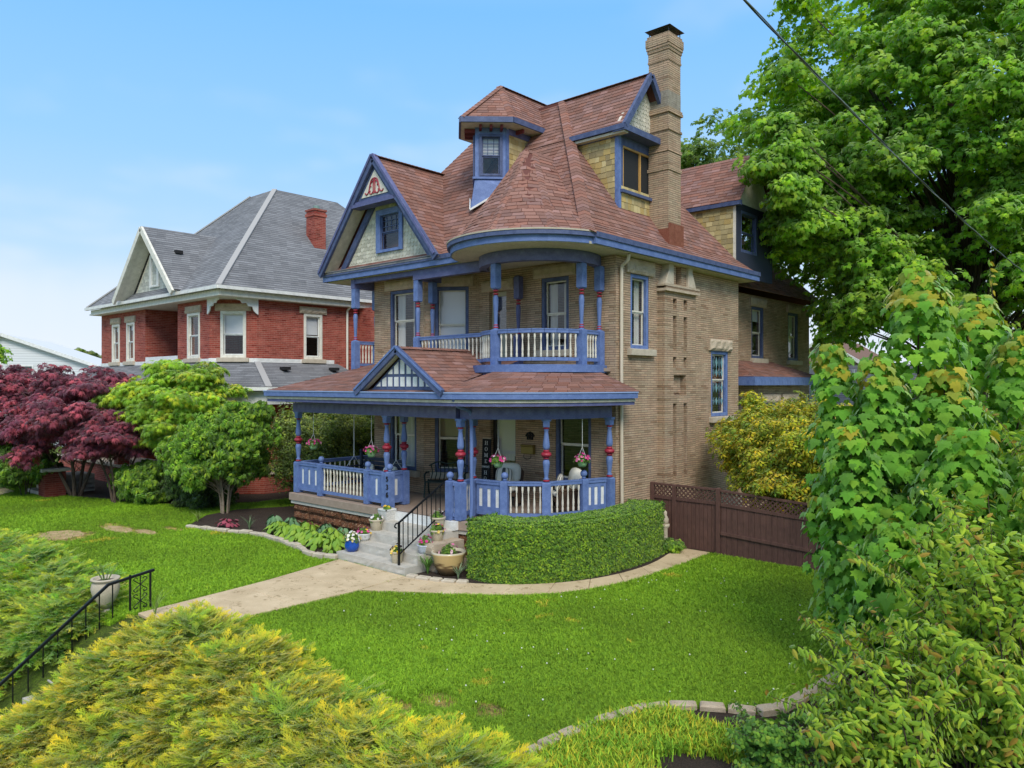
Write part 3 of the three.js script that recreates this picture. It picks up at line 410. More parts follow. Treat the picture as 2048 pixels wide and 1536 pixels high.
// porch pediment roof
slope([-1.98, 3.98], [0, -1], 3.3, [[0, 3.99], [1.57, 5.02]], 0, 0, 'porch_roof'); slope([-5.12, 0.68], [0, 1], 3.3, [[0, 3.99], [1.57, 5.02]], 0, 0, 'porch_roof');
capStrip([[-3.55, 5.03, 3.98], [-3.55, 5.03, 1.3]], 0.24, 0.02, 'porch_roof');
{ // the shingles that show largest are parts of their own, the rest one field
  const eye = camera.position; for (const s of SH) { const c = s.a.clone().add(s.c).multiplyScalar(0.5), v = eye.clone().sub(c), L = v.length(); s.big = s.a.distanceTo(s.b) * Math.max(0, s.n.dot(v) / L) / (L * L); }
  for (const [name, most] of [['roof', 200], ['porch_roof', 100]]) { const m = part(name, DECK[name], M.deck, H), list = SH.filter(s => s.roof === name).sort((a, b) => b.big - a.big); for (const s of list.slice(0, most)) { const q = shadowed(new THREE.Mesh(slabGeo([s]), M.shingle)); q.name = 'shingle'; m.add(q); } const f = shadowed(new THREE.Mesh(slabGeo(list.slice(most)), M.shingle)); f.name = 'shingle_field'; f.userData.kind = 'stuff'; m.add(f); }
}
// ---- cornices ----
part('soffit', [boxMM(-9.78, 0.38, 7.34, 7.4, -7.1, 1.6), (() => { const g = new THREE.CylinderGeometry(CR - 0.06, CR - 0.06, 0.05, 48); g.translate(CX, 7.362, CZ); return norm(g); })()], M.soffit, H);
function gutterRun(a, b, mat = M.slate, m2 = M.blue) { const g = part('gutter', [bar([a[0], a[1] + 0.06, a[2]], [b[0], b[1] + 0.06, b[2]], 0.14, 0.12)], mat, H); part('fascia', bar([a[0], a[1] - 0.075, a[2]], [b[0], b[1] - 0.075, b[2]], 0.07, 0.15), m2, H); return g; }
gutterRun([0.44, 7.5, 1.5], [0.44, 7.5, -7.15]); gutterRun([-9.85, 7.5, 1.72], [-3.4, 7.5, 1.72]); gutterRun([-9.85, 7.5, 1.72], [-9.85, 7.5, -7.1]);
function ringG(cx, cz, r0, r1, y0, y1, a0, a1, n = 40) { const o = [], i = []; for (let k = 0; k <= n; k++) { const a = mix(a0, a1, k / n); o.push([cx + r1 * Math.cos(a), cz + r1 * Math.sin(a)]); i.unshift([cx + r0 * Math.cos(a), cz + r0 * Math.sin(a)]); } return prism([...o, ...i], y0, y1); }
part('gutter', ringG(CX, CZ, CR - 0.08, CR + 0.06, 7.5, 7.62, 0.24, Math.PI * 1.08), M.slate, H); part('gutter_lip', ringG(CX, CZ, CR + 0.03, CR + 0.075, 7.6, 7.635, 0.24, Math.PI * 1.08), M.sill, H); part('fascia', ringG(CX, CZ, CR - 0.1, CR - 0.02, 7.35, 7.5, 0.2, Math.PI * 1.08), M.blue, H);
const BX = -1.8, BZ = 0.75, BR = 1.45;
part('beam', ringG(BX, BZ, BR - 0.1, BR + 0.1, 7.06, 7.34, -0.5, Math.PI * 0.86), M.violet, H);
part('beam', [boxMM(-5.72, -3.0, 7.06, 7.33, 1.42, 1.6), boxMM(-5.72, -5.54, 7.06, 7.33, 0.6, 1.42)], M.violet, H); part('beam', [boxMM(-8.6, -8.42, 7.06, 7.33, 0.6, 1.6), boxMM(-8.42, -5.72, 7.2, 7.33, 1.42, 1.58)], M.violet, H);
// ---- front gable face ----
function scales(parent, plane, poly, w, h, mat, tones, seed, wavy = true, hole = null) { // fish-scale or square shingles hung on a vertical face; plane(u,y) -> [pos fn]
  const r = rng(seed), ys = poly.map(p => p[1]), y0 = Math.min(...ys), y1 = Math.max(...ys), list = [];
  const span = y => { const xs = []; for (let i = 0, j = poly.length - 1; i < poly.length; j = i++) { const [a, b] = [poly[j], poly[i]]; if ((a[1] > y) !== (b[1] > y)) xs.push(a[0] + (b[0] - a[0]) * (y - a[1]) / (b[1] - a[1])); } return xs.length > 1 ? [Math.min(...xs), Math.max(...xs)] : null; };
  let row = 0; for (let y = y0; y < y1; y += h, row++) { const s = span(Math.min(y1 - 0.005, y + h * 0.5)); if (!s) continue; let u = s[0] - (row % 2 ? w / 2 : 0); while (u < s[1]) { const ww = wavy ? w : w * (0.7 + r() * 0.6), a = Math.max(u + 0.004, s[0]), b = Math.min(u + ww - 0.004, s[1]); if (b - a > 0.02 && !(hole && (a + b) / 2 > hole[0] && (a + b) / 2 < hole[1] && y > hole[2] && y < hole[3])) { const wob = wavy ? 0 : (r() - 0.5) * 0.02; const P = wavy ? [[a, y + h * 1.2], [a, y + h * 0.3], [mix(a, b, 0.2), y + 0.02], [mix(a, b, 0.5), y - 0.012], [mix(a, b, 0.8), y + 0.02], [b, y + h * 0.3], [b, y + h * 1.2]] : [[a, y + h * 1.15], [a, y + wob], [b, y + wob], [b, y + h * 1.15]]; list.push({ P, tone: ((k) => tones[Math.floor(r() * tones.length)].map(v => lin(v * k)))(0.9 + r() * 0.16), t: 0.012 + r() * 0.004 }); } u += ww; } }
  const geo = (L) => { const P = [], C = [], U = []; for (const s of L) { const F = s.P.map(([u, y], i) => { const top = y > s.P[1][1] + h * 0.5; return plane(u, y, top ? 0.003 : s.t); }), B = s.P.map(([u, y]) => plane(u, y, 0)); const add = (...v) => { for (const q of v) { P.push(...q); C.push(...s.tone); U.push(q[0] + q[2], q[1]); } }; for (let i = 1; i < F.length - 1; i++) add(F[0], F[i], F[i + 1]); for (let i = 0; i < F.length - 1; i++) { add(F[i], B[i], B[i + 1]); add(F[i], B[i + 1], F[i + 1]); } } const g = new THREE.BufferGeometry(); g.setAttribute('position', new THREE.Float32BufferAttribute(P, 3)); g.setAttribute('uv', new THREE.Float32BufferAttribute(U, 2)); g.setAttribute('color', new THREE.Float32BufferAttribute(C, 3)); g.computeVertexNormals(); return g; };
  return { list, geo };
}
function hang(parent, name, plane, poly, w, h, tones, seed, wavy, individually, hole) { const { list, geo } = scales(parent, plane, poly, w, h, M.scale, tones, seed, wavy, hole); if (individually) for (const s of list) { const m = shadowed(new THREE.Mesh(geo([s]), M.scale)); m.name = name; parent.add(m); } else { const m = shadowed(new THREE.Mesh(geo(list), M.scale)); m.name = name + '_field'; m.userData.kind = 'stuff'; parent.add(m); } }
const creamT = [[204, 199, 180], [196, 191, 172], [210, 204, 186]], tanT = [[192, 172, 118], [176, 158, 112], [198, 180, 130], [164, 146, 104], [186, 160, 100]];
{ const gm = part('gable_wall', shapeG([[-9.3, 7.62], [-4.9, 7.62], [-7.1, 10.35]], [rect(-7.42, -6.42, 8.02, 9.2)], 0.1).translate(0, 0, 1.33), M.cream, H);
  hang(gm, 'fish_scale', (u, y, t) => [u, y, 1.431 + t], [[-9.0, 7.72], [-5.2, 7.72], [-6.95, 9.9], [-7.25, 9.9]], 0.145, 0.11, creamT, 3, true, false, [-7.45, -6.4, 7.95, 9.2]);
  win(H, [-6.92, 8.04, 1.45], [1, 0], 1.0, 1.15, { outer: 0.1, mat: M.blue, grid: [4, 3], sash: M.slate, depth: 0.05, casing: 0.07 });
  const rk = (x, y, z0, z1, w, mat, nm) => { for (const s of [-1, 1]) { const a = [-7.1 + s * x[0], y[0]], b = [-7.1 + s * x[1], y[1]]; part(nm, bar([a[0], a[1], (z0 + z1) / 2], [b[0], b[1], (z0 + z1) / 2], z1 - z0, w, 0), mat, H); } };
  rk([2.68, 0.02], [7.53, 10.65], 1.88, 1.96, 0.2, M.slate, 'rake_board'); rk([2.66, 0.02], [7.62, 10.78], 1.84, 2.0, 0.07, M.violet, 'rake_moulding'); rk([2.1, 0.05], [7.62, 10.1], 1.44, 1.52, 0.2, M.slate, 'inner_rake_board');
  part('gable_soffit', [-1, 1].map(s => bar([-7.1 + s * 2.5, 7.62, 1.66], [-7.1, 10.6, 1.66], 0.4, 0.03)), M.soffit, H);
  part('pent_eave', [boxMM(-9.75, -4.45, 7.56, 7.64, 1.44, 1.8)], M.greyRoof, H);
  const pd = part('pediment', shapeG([[-8.02, 9.5], [-6.18, 9.5], [-7.1, 10.62]], [], 0.1).translate(0, 0, 1.75), M.slate, H); part('pediment_panel', shapeG([[-7.72, 9.62], [-6.48, 9.62], [-7.1, 10.36]], [], 0.03).translate(0, 0, 1.84), M.cream, pd);
  part('pediment_base', [boxMM(-8.15, -6.05, 9.36, 9.46, 1.6, 1.96), boxMM(-8.1, -6.1, 9.46, 9.52, 1.6, 1.92)], M.violet, pd);
  const sc = []; for (const s of [-1, 1]) { const q = (pts) => sc.push(tube(pts.map(([x, y]) => [-7.1 + s * x, 9.62 + y, 1.885]), 0.018, 6)); q([[0.03, 0.05], [0.04, 0.3], [0.02, 0.5]]); q([[0.02, 0.5], [0.12, 0.46], [0.2, 0.3], [0.26, 0.12], [0.36, 0.06], [0.42, 0.12]]); q([[0.04, 0.12], [0.12, 0.05], [0.2, 0.08], [0.19, 0.16]]); q([[0.06, 0.42], [0.18, 0.34], [0.14, 0.26]]); } part('scrollwork', sc, M.red, pd); }
// ---- prow dormer walls ----
{ const e = [0.704, -0.71], eL = [0.704, 0.71], fw = wall(H, 'dormer_front', [-4.43, 0.435], [-3.81, -0.19], 9.2, 11.34, [[0.14, 0.74, 9.98, 11.12]], M.blue, 0.1), fl = wall(H, 'dormer_front', [-5.05, -0.19], [-4.43, 0.435], 9.2, 11.34, [[0.14, 0.74, 9.98, 11.12]], M.blue, 0.1);
  const wo = { outer: 0.03, grid: [3, 3], mat: M.slate, sash: M.slate, casing: 0.05, depth: 0.03, mid: 0.5 };
  win(H, [-4.12, 9.98, 0.1225], e, 0.6, 1.14, { ...wo, shade: 0.45 }); win(H, [-4.74, 9.98, 0.1225], eL, 0.6, 1.14, wo);
  part('dormer_sill', [bar([-4.45, 9.92, 0.47], [-3.76, 9.92, -0.22], 0.1, 0.06)], M.blue, fw); part('dormer_sill', [bar([-5.1, 9.92, -0.22], [-4.42, 9.92, 0.47], 0.1, 0.06)], M.blue, fl);
  part('dormer_skirt', tris([...quadPts([-4.43, 9.89, 0.44], [-4.43, 9.0, 0.62], [-3.7, 9.62, -0.12], [-3.8, 9.89, -0.19]), ...quadPts([-5.06, 9.89, -0.19], [-5.14, 9.62, -0.12], [-4.43, 9.0, 0.62], [-4.43, 9.89, 0.44])]), M.blue, fw); part('flashing', [bar([-4.43, 9.0, 0.64], [-3.68, 9.64, -0.1], 0.03, 0.05), bar([-4.43, 9.0, 0.64], [-5.16, 9.64, -0.1], 0.03, 0.05)], M.white, fw);
  const sd = wall(H, 'dormer_side', [-3.81, -0.19], [-3.81, -2.5], 9.2, 11.34, [], M.cream, 0.1); wall(H, 'dormer_side', [-5.05, -2.5], [-5.05, -0.19], 9.2, 11.34, [], M.cream, 0.1);
  hang(sd, 'wall_shingle', (u, y, t) => [-3.809 + t, y, -0.19 - u], rect(0.08, 1.5, 9.3, 11.2), 0.17, 0.15, tanT, 20, false, true); part('corner_board', boxMM(-3.9, -3.785, 9.3, 11.3, -0.27, -0.17), M.blue, sd); part('dormer_frieze', boxMM(-3.82, -3.78, 11.16, 11.33, -2.4, -0.27), M.violet, sd); }
// ---- side dormer ----
{ const wz = [-1.0, -3.14], f = wall(H, 'dormer_wall', [-0.6, wz[0]], [-0.6, wz[1]], 8.5, 10.78, [[0.2, 1.9, 9.28, 10.42]], M.slate, 0.12); const ck = wall(H, 'dormer_cheek', [-3.6, wz[0]], [-0.6, wz[0]], 8.4, 10.78, [], M.cream, 0.1);
  hang(ck, 'wall_shingle', (u, y, t) => [-3.6 + u, y, wz[0] + 0.001 + t], rect(1.1, 2.9, 8.7, 10.6), 0.18, 0.15, tanT, 31, false, true); part('corner_board', boxMM(-0.7, -0.585, 8.7, 10.78, -1.1, -0.975), M.blue, ck); part('dormer_frieze', boxMM(-2.0, -0.58, 10.6, 10.8, -1.0, -0.96), M.violet, ck);
  hang(f, 'wall_shingle', (u, y, t) => [-0.599 + t, y, wz[0] - u], rect(0.12, 2.1, 8.75, 9.14), 0.14, 0.19, tanT, 33, false, true);
  part('dormer_sill', boxMM(-0.6, -0.5, 9.16, 9.24, -3.1, -1.05), M.slate, f);
  const m = part('window', shapeG(rect(0, 1.7, 0, 1.14), [rect(0.05, 0.82, 0.05, 1.09), rect(0.88, 1.65, 0.05, 1.09)], 0.05), M.gold, H); m.position.set(-0.66, 9.28, -1.2); m.rotation.y = Math.PI / 2; part('screen', box(1.6, 1.05, 0.01, 0.85, 0.57, 0.0), M.screen, m);
  const g = part('gable_wall', place(shapeG([[-0.1, 10.84], [2.24, 10.84], [1.07, 12.4]], [], 0.08), [-0.66, 0, -1.0], [0, -1]), M.cream, H); hang(g, 'fish_scale', (u, y, t) => [-0.578 + t, y, -1.0 - u], [[0.05, 10.92], [2.09, 10.92], [1.15, 12.2], [0.99, 12.2]], 0.14, 0.11, creamT, 41, true, false);
  part('dormer_cornice', [boxMM(-0.62, -0.24, 10.66, 10.82, -3.36, -0.76)], M.slate, H); part('dormer_gutter', [boxMM(-2.02, -0.26, 10.7, 10.83, -0.84, -0.74)], M.slate, H); part('dormer_soffit', boxMM(-2.0, -0.3, 10.62, 10.68, -1.0, -0.8), M.soffit, H);
  for (const s of [-1, 1]) part('rake_board', bar([-0.28, 10.78, -2.07 + s * 1.26], [-0.28, 12.42, -2.07 + s * 0.01], 0.1, 0.16), M.slate, H); }
{ // rear dormer
  wall(H, 'dormer_wall', [-0.3, -7.14], [-0.3, -9.9], 7.6, 9.95, [[0.35, 1.6, 8.4, 9.75]], std({ color: col(46, 52, 70), roughness: 0.7 }), 0.12); const ck = wall(H, 'dormer_cheek', [-4, -7.14], [-0.3, -7.14], 7.8, 9.95, [], M.cream, 0.1); hang(ck, 'wall_shingle', (u, y, t) => [-4 + u, y, -7.139 + t], rect(1.2, 3.6, 8.0, 9.8), 0.2, 0.16, tanT, 51, false, true);
  win(H, [-0.3, 8.4, -8.1], [0, -1], 1.25, 1.35, { mat: M.slate, sash: M.slate }); part('dormer_cornice', boxMM(-3.9, -0.12, 9.82, 9.98, -7.2, -7.0), M.slate, H); part('gable_wall', place(shapeG([[0, 9.95], [2.9, 9.95], [1.45, 11.6]], [], 0.1), [-0.42, 0, -7.1], [0, -1]), M.cream, H); }
// ---------- porch and balcony ----------
const FL = 1.0;
const porchCurve = (off, n = 24, a0 = Math.PI / 2, a1 = 0) => Array.from({ length: n + 1 }, (_, i) => { const t = mix(a0, a1, i / n); return [-2.3 + (2.3 + off) * Math.cos(t), 0.15 + (3.05 + off) * Math.sin(t)]; });
part('porch_floor', prism([[-9.1, 0.3], [-9.1, 3.42], ...porchCurve(0.2), [0.15, 0], [-4.7, 0], [-6.05, 0.9], [-8.35, 0.9], [-9.2, 0.3]], FL - 0.2, FL, 0.01), M.porchFloor, H);
part('porch_slab_edge', prism([[-9.06, 0.35], [-9.06, 3.38], ...porchCurve(0.16), [0.1, 0.02]], FL - 0.3, FL - 0.2), M.concrete, H);
part('porch_core', prism([[-8.95, 0.35], [-8.95, 3.2], [-4.5, 3.2], [-4.5, 2.9], [-2.2, 2.9], ...porchCurve(-0.02).slice(1), [0, 0.02]], -0.3, FL - 0.3), M.concrete, H);
// brown rock-faced foundation blocks
{ const r = rng(12), rows = 3, hh = 0.235; for (let k = 0; k < rows; k++) { let x = -9.02; while (x < -4.55) { const l = Math.min(0.55 + r() * 0.35, -4.5 - x); if (l > 0.15) { const g = rockBox(l - 0.015, hh - 0.015, 0.16, k * 17 + x * 3, 0.07); part('foundation_block', g.translate(x + l / 2, 0.03 + hh * (k + 0.5) - 0.03, 3.22), M.rock, H); } x += l; }
    let z = 3.2; while (z > 0.4) { const l = Math.min(0.7, z - 0.35); const g = rockBox(l - 0.015, hh - 0.015, 0.16, k * 7 + z, 0.06); g.rotateY(-Math.PI / 2); part('foundation_block', g.translate(-9.0, 0.03 + hh * (k + 0.5) - 0.03, z - l / 2), M.rock, H); z -= l; if (l < 0.2) break; }
    const C = porchCurve(0.02, 9); for (let i = 0; i < 8; i++) { const a = C[i], b = C[i + 1], L = Math.hypot(b[0] - a[0], b[1] - a[1]); const g = rockBox(L - 0.01, hh - 0.015, 0.18, i + k * 5, 0.06); part('foundation_block', place(g, [(a[0] + b[0]) / 2, 0.03 + hh * (k + 0.5) - 0.03, (a[1] + b[1]) / 2], [(b[0] - a[0]) / L, (b[1] - a[1]) / L]), M.rock, H); } } }
// steps with their stone cheek
const steps = thing('front_steps', 'five grey stone steps rising to the porch between potted flowers', 'steps');
for (let k = 0; k < 4; k++) { const g = norm(new THREE.BoxGeometry(2.5 - 0.02 * k, 0.2, 1.62 - 0.36 * k, 24, 3, 2)); const a = g.attributes.position; for (let i = 0; i < a.count; i++) { const f = a.getZ(i) > 0.3 && Math.abs(a.getY(i)) < 0.06 ? (N1(a.getX(i) * 8 + k * 9, a.getY(i) * 20) - 0.5) * 0.035 : 0; a.setZ(i, a.getZ(i) + f); } g.computeVertexNormals(); part('step', uvm(g.translate(-3.3, 0.1 + 0.2 * k + 0.001, 3.35 + (1.62 - 0.36 * k) / 2)), M.concrete, steps); }
part('step', box(2.5, 0.2, 0.2, -3.3, 0.9, 3.45), M.white, steps);
for (const [x, y, h] of [[-1.93, 0.42, 0.22], [-1.94, 0.2, 0.24], [-1.92, 0, 0.2]]) part('cheek_stone', rockBox(0.34, h, 0.9, x * 9 + y, 0.03).translate(x, y + h / 2, 3.85 + y * 0.2), M.stone, steps);

function turned(pts, mat, parent, name, x, y, z) { return part(name, lathe(pts, 18, x, y, z), mat, parent); }
function porchPost(x, z, e = [1, 0]) { // square pedestal, turned shaft with red rings
  const m = part('porch_post', [cbox(0.2, 0.9, 0.2, 0, 0, 0, 0.025), lathe([[0.06, 0.96], [0.07, 0.98], [0.044, 1.0], [0.05, 1.06], [0.08, 1.3], [0.082, 1.36], [0.06, 1.41], [0.03, 1.42]], 18), lathe([[0.04, 1.64], [0.066, 1.66], [0.082, 1.71], [0.08, 1.78], [0.05, 2.02], [0.046, 2.08], [0.064, 2.1], [0.064, 2.115], [0.03, 2.12]], 18), cbox(0.15, 0.19, 0.15, 0, 2.16, 0, 0.012), cbox(0.22, 0.06, 0.16, 0, 2.3, 0, 0.01)], M.blue, H); m.position.set(x, FL, z); m.rotation.y = Math.atan2(-e[1], e[0]);
  for (const [y, r, h] of [[0.93, 0.08, 0.05], [1.45, 0.072, 0.06], [1.535, 0.122, 0.115], [1.615, 0.072, 0.06], [2.14, 0.072, 0.04]]) part('red_ring', lathe([[0.03, y - h / 2], [r * 0.8, y - h / 2 + 0.005], [r, y - h * 0.12], [r, y + h * 0.12], [r * 0.8, y + h / 2 - 0.005], [0.03, y + h / 2]], 18), M.red, m);
  return m;
}
function newel(x, y, z, h, e = [1, 0], w = 0.17) { const m = part('newel_post', [cbox(w, h, w, 0, 0, 0, 0.02)], M.blue, H); m.position.set(x, y, z); m.rotation.y = Math.atan2(-e[1], e[0]); const s = new THREE.SphereGeometry(0.085, 16, 12); s.translate(0, h + 0.12, 0); part('ball_finial', [norm(s), lathe([[0.001, h], [0.05, h], [0.045, h + 0.05], [0.03, h + 0.05]], 14)], M.blue, m); return m; }
const balPts = [[0.001, 0], [0.026, 0], [0.026, 0.1], [0.018, 0.11], [0.024, 0.15], [0.026, 0.2], [0.014, 0.4], [0.013, 0.46], [0.022, 0.48], [0.018, 0.5], [0.026, 0.52], [0.026, 0.62], [0.001, 0.62]];
const balG = lathe(balPts, 8);
function rail(a, b, y, kind, n, top = 0.88, hh = 0.62, mat = M.blue) { // rail between two plan points; kind: 'bal' or 'panel'
  const L = Math.hypot(b[0] - a[0], b[1] - a[1]), e = [(b[0] - a[0]) / L, (b[1] - a[1]) / L];
  const m = part('railing', [box(L, 0.07, 0.1, L / 2, top - 0.035, 0), box(L, 0.03, 0.12, L / 2, top + 0.012, 0), box(L, 0.08, 0.07, L / 2, top - hh - 0.13, 0)], mat, H); m.position.set(a[0], y, a[1]); m.rotation.y = Math.atan2(-e[1], e[0]);
  if (kind === 'bal') for (let i = 0; i < n; i++) { const g = shadowed(new THREE.Mesh(balG, M.cream)); g.name = 'baluster'; g.scale.y = hh / 0.62; g.position.set((i + 0.5) / n * L, top - hh - 0.09 + 0.01, 0); m.add(g); }
  else { const sw = 0.1, hs = []; for (let i = 0; i < n; i++) { const c = L * (i + 0.5) / n; hs.push(rect(c - sw / 2, c + sw / 2, top - hh + 0.02, top - 0.17)); } part('rail_panel', shapeG(rect(0, L, top - hh - 0.1, top - 0.07), hs, 0.05).translate(0, 0, -0.025), mat, m); for (const h of hs) part('panel_slat', box(sw, 0.55, 0.014, (h[0][0] + h[1][0]) / 2, top - 0.36, -0.0), M.white, m); }
  return m;
}
// ground-floor posts and rails
const zF = 3.22;
for (const [x, z] of [[-8.92, zF], [-4.85, zF], [-4.88, 2.62], [-2.06, 3.3], [-2.28, 2.66], [0.0, 0.28]]) porchPost(x, z);
porchPost(-0.55, 2.02, [0.74, -0.67]);
rail([-8.82, zF], [-7.85, zF], FL, 'panel', 3); newel(-7.76, FL, zF, 0.92); rail([-7.68, zF], [-5.72, zF], FL, 'bal', 13); newel(-5.63, FL, zF, 0.92); rail([-5.55, zF], [-4.95, zF], FL, 'panel', 1);
newel(-4.6, FL, zF + 0.1, 0.94); rail([-4.86, 2.72], [-4.86, 3.12], FL, 'panel', 1); rail([-8.92, 3.12], [-8.92, 0.6], FL, 'bal', 14);
newel(-2.3, FL, 3.4, 0.92); rail([-2.22, 3.38], [-2.14, 3.33], FL, 'bal', 1); rail([-2.1, 3.2], [-2.26, 2.76], FL, 'bal', 3);
{ const C = [[-2.18, 2.72], [-1.3, 2.62], [-0.55, 2.02], [-0.2, 1.05], [0.0, 0.38]]; const u = (a, b) => { const l = Math.hypot(b[0] - a[0], b[1] - a[1]); return [(b[0] - a[0]) / l, (b[1] - a[1]) / l]; }; const cut = (a, b, k = 0.07) => { const e = u(a, b); return [[a[0] + e[0] * k, a[1] + e[1] * k], [b[0] - e[0] * k, b[1] - e[1] * k]]; };
  rail(...cut(C[0], C[1], 0.08), FL, 'panel', 3); newel(C[1][0], FL, C[1][1], 0.92, u(C[0], C[2])); rail(...cut(C[1], C[2]), FL, 'bal', 6); rail(...cut(C[2], C[3]), FL, 'bal', 6); newel(C[3][0], FL, C[3][1], 0.92, u(C[2], C[4])); rail(...cut(C[3], C[4], 0.06), FL, 'panel', 3); }
// beams, eave brackets and gutter of the porch
part('porch_beam', [boxMM(-9.05, -2.2, 3.35, 3.62, zF - 0.1, zF + 0.1), boxMM(-9.02, -8.82, 3.35, 3.62, 0.3, zF - 0.1)], M.violet, H);
{ const B = porchCurve(-0.02, 30).filter(p => p[0] > -2.25); const o = B.map(p => [p[0] + 0.06, p[1] + 0.08]), i = B.slice().reverse().map(p => [p[0] - 0.1, p[1] - 0.1]); part('porch_beam', prism([...o, ...i], 3.35, 3.62), M.violet, H); }
const eave = [[-9.5, 0.2], [-9.5, 3.92], ...Array.from({ length: 31 }, (_, i) => PO(mix(Math.PI / 2, 0, i / 30)))]; eave.push([0.55, -0.02]);
{ const inner = [[0.0, -0.0], [-4.7, 0.02], [-6.05, 0.92], [-8.35, 0.92], [-9.3, 0.2]]; part('porch_soffit', prism([...eave, ...inner], 3.74, 3.8), M.soffit, H);
  const offp = (k) => eave.map((p, i) => { const a = eave[Math.max(0, i - 1)], b = eave[Math.min(eave.length - 1, i + 1)], l = Math.hypot(b[0] - a[0], b[1] - a[1]); return [p[0] - (b[1] - a[1]) / l * k, p[1] + (b[0] - a[0]) / l * k]; });
  const band = (k0, k1, y0, y1) => prism([...offp(k1), ...offp(k0).reverse()], y0, y1);
  const tail = eave; part('porch_fascia', band(-0.1, -0.03, 3.66, 3.82), M.violet, H); part('porch_gutter', band(-0.04, 0.07, 3.82, 3.95), M.blue, H); part('gutter_lip', band(0.02, 0.09, 3.95, 3.975), std({ color: col(150, 172, 214), roughness: 0.5 }), H);
  for (let i = 0; i < 16; i++) part('eave_bracket', box(0.09, 0.08, 0.5, -8.7 + i * 0.44, 3.69, 3.52), M.dkred, H); for (let i = 1; i < 10; i++) { const t = Math.PI / 2 * (1 - i / 10), p = PO(t), q = PI_(t); part('eave_bracket', bar([mix(p[0], q[0], 0.08), 3.69, mix(p[1], q[1], 0.08)], [mix(p[0], q[0], 0.42), 3.69, mix(p[1], q[1], 0.42)], 0.09, 0.08), M.dkred, H); } }
// porch pediment
{ const pd = part('pediment', shapeG([[-4.75, 4.02], [-2.35, 4.02], [-3.55, 4.86]], [], 0.08).translate(0, 0, 3.7), M.slate, H); for (let r = 0; r < 2; r++) for (let i = 0; i < 9; i++) { const x = -4.47 + i * 0.23, y0 = r ? 4.4 : 4.1, y1 = r ? 4.74 : 4.33, lim = q => 4.8 - Math.abs(q + 3.55) * 0.7, tl = Math.min(y1, lim(x - 0.075)), tr = Math.min(y1, lim(x + 0.075)); if (Math.max(tl, tr) - y0 > 0.05) part('white_panel', shapeG([[x - 0.075, y0], [x + 0.075, y0], [x + 0.075, Math.max(y0 + 0.005, tr)], [x - 0.075, Math.max(y0 + 0.005, tl)]], [], 0.02).translate(0, 0, 3.775), M.white, pd); }
  for (const s of [-1, 1]) { part('rake_board', bar([-3.55 + s * 1.6, 3.95, 3.98], [-3.55, 4.99, 3.98], 0.07, 0.18), M.slate, pd); part('rake_moulding', bar([-3.55 + s * 1.62, 4.01, 3.99], [-3.55, 5.05, 3.99], 0.1, 0.05), M.blue, pd); part('pediment_soffit', bar([-3.55 + s * 1.5, 3.95, 3.86], [-3.55, 4.93, 3.86], 0.2, 0.02), M.soffit, pd); } }
// ---- balcony ----
const BF = 4.58;
part('balcony_floor', [(() => { const g = new THREE.CylinderGeometry(BR + 0.18, BR + 0.18, 0.08, 40); g.translate(BX, BF - 0.06, BZ); return norm(g); })(), boxMM(-5.65, -2.4, BF - 0.1, BF - 0.02, 0, 1.58), boxMM(-3, -0.15, BF - 0.11, BF - 0.03, 0, 0.9)], M.porchFloor, H);
part('balcony_fascia', ringG(BX, BZ, BR + 0.1, BR + 0.26, 4.44, 4.62, -0.45, Math.PI * 0.86), M.blue, H); part('balcony_fascia', ringG(BX, BZ, BR + 0.08, BR + 0.2, 4.3, 4.44, -0.45, Math.PI * 0.86), M.slate, H);
function upperPost(x, z, e = [1, 0], mat = M.blue) { const m = part('balcony_post', [cbox(0.19, 0.92, 0.19, 0, 0, 0, 0.03), lathe([[0.06, 0.92], [0.045, 1.03], [0.042, 1.1], [0.062, 1.5], [0.068, 1.62], [0.06, 1.7], [0.035, 1.74]], 18), cbox(0.18, 0.64, 0.18, 0, 1.88, 0, 0.035)], mat, H); m.position.set(x, BF - 0.02, z); m.rotation.y = Math.atan2(-e[1], e[0]); for (const [y, r, h] of [[0.96, 0.068, 0.05], [1.02, 0.06, 0.04], [1.77, 0.068, 0.05], [1.85, 0.068, 0.05]]) part('red_ring', lathe([[0.02, y - h / 2], [r * 0.8, y - h / 2 + 0.004], [r, y], [r * 0.8, y + h / 2 - 0.004], [0.02, y + h / 2]], 16), M.red, m); return m; }
const onB = a => [BX + BR * Math.cos(a), BZ + BR * Math.sin(a)];
const bA = [1.7, 0.12]; { const p = onB(1.7), q = onB(0.12); upperPost(p[0], p[1], [-Math.sin(1.7), Math.cos(1.7)]); upperPost(q[0], q[1], [0, -1]); upperPost(-0.4, 0.14, [0, -1]); upperPost(-3.02, 0.2, [1, 0], M.violet); upperPost(-5.62, 1.5); upperPost(-5.62, 0.95); upperPost(-8.5, 1.5); upperPost(-8.5, 0.72);
  const seq = (a, b, n) => Array.from({ length: n + 1 }, (_, i) => onB(mix(a, b, i / n)));
  for (const [a, b, n, k] of [[1.62, 0.2, 7, 3], [2.5, 1.78, 4, 2]]) { const s = seq(a, b, n); for (let i = 0; i < n; i++) rail(s[i], s[i + 1], BF, 'bal', a > 2 ? 2 : 2, 0.86, 0.56); }
  rail([-0.36, 0.85], [-0.4, 0.24], BF, 'bal', 5, 0.86, 0.56); rail([-5.5, 1.5], [-2.98, 1.62], BF, 'bal', 17, 0.86, 0.56); rail([-8.5, 1.4], [-8.5, 0.82], BF, 'bal', 5, 0.86, 0.56); }
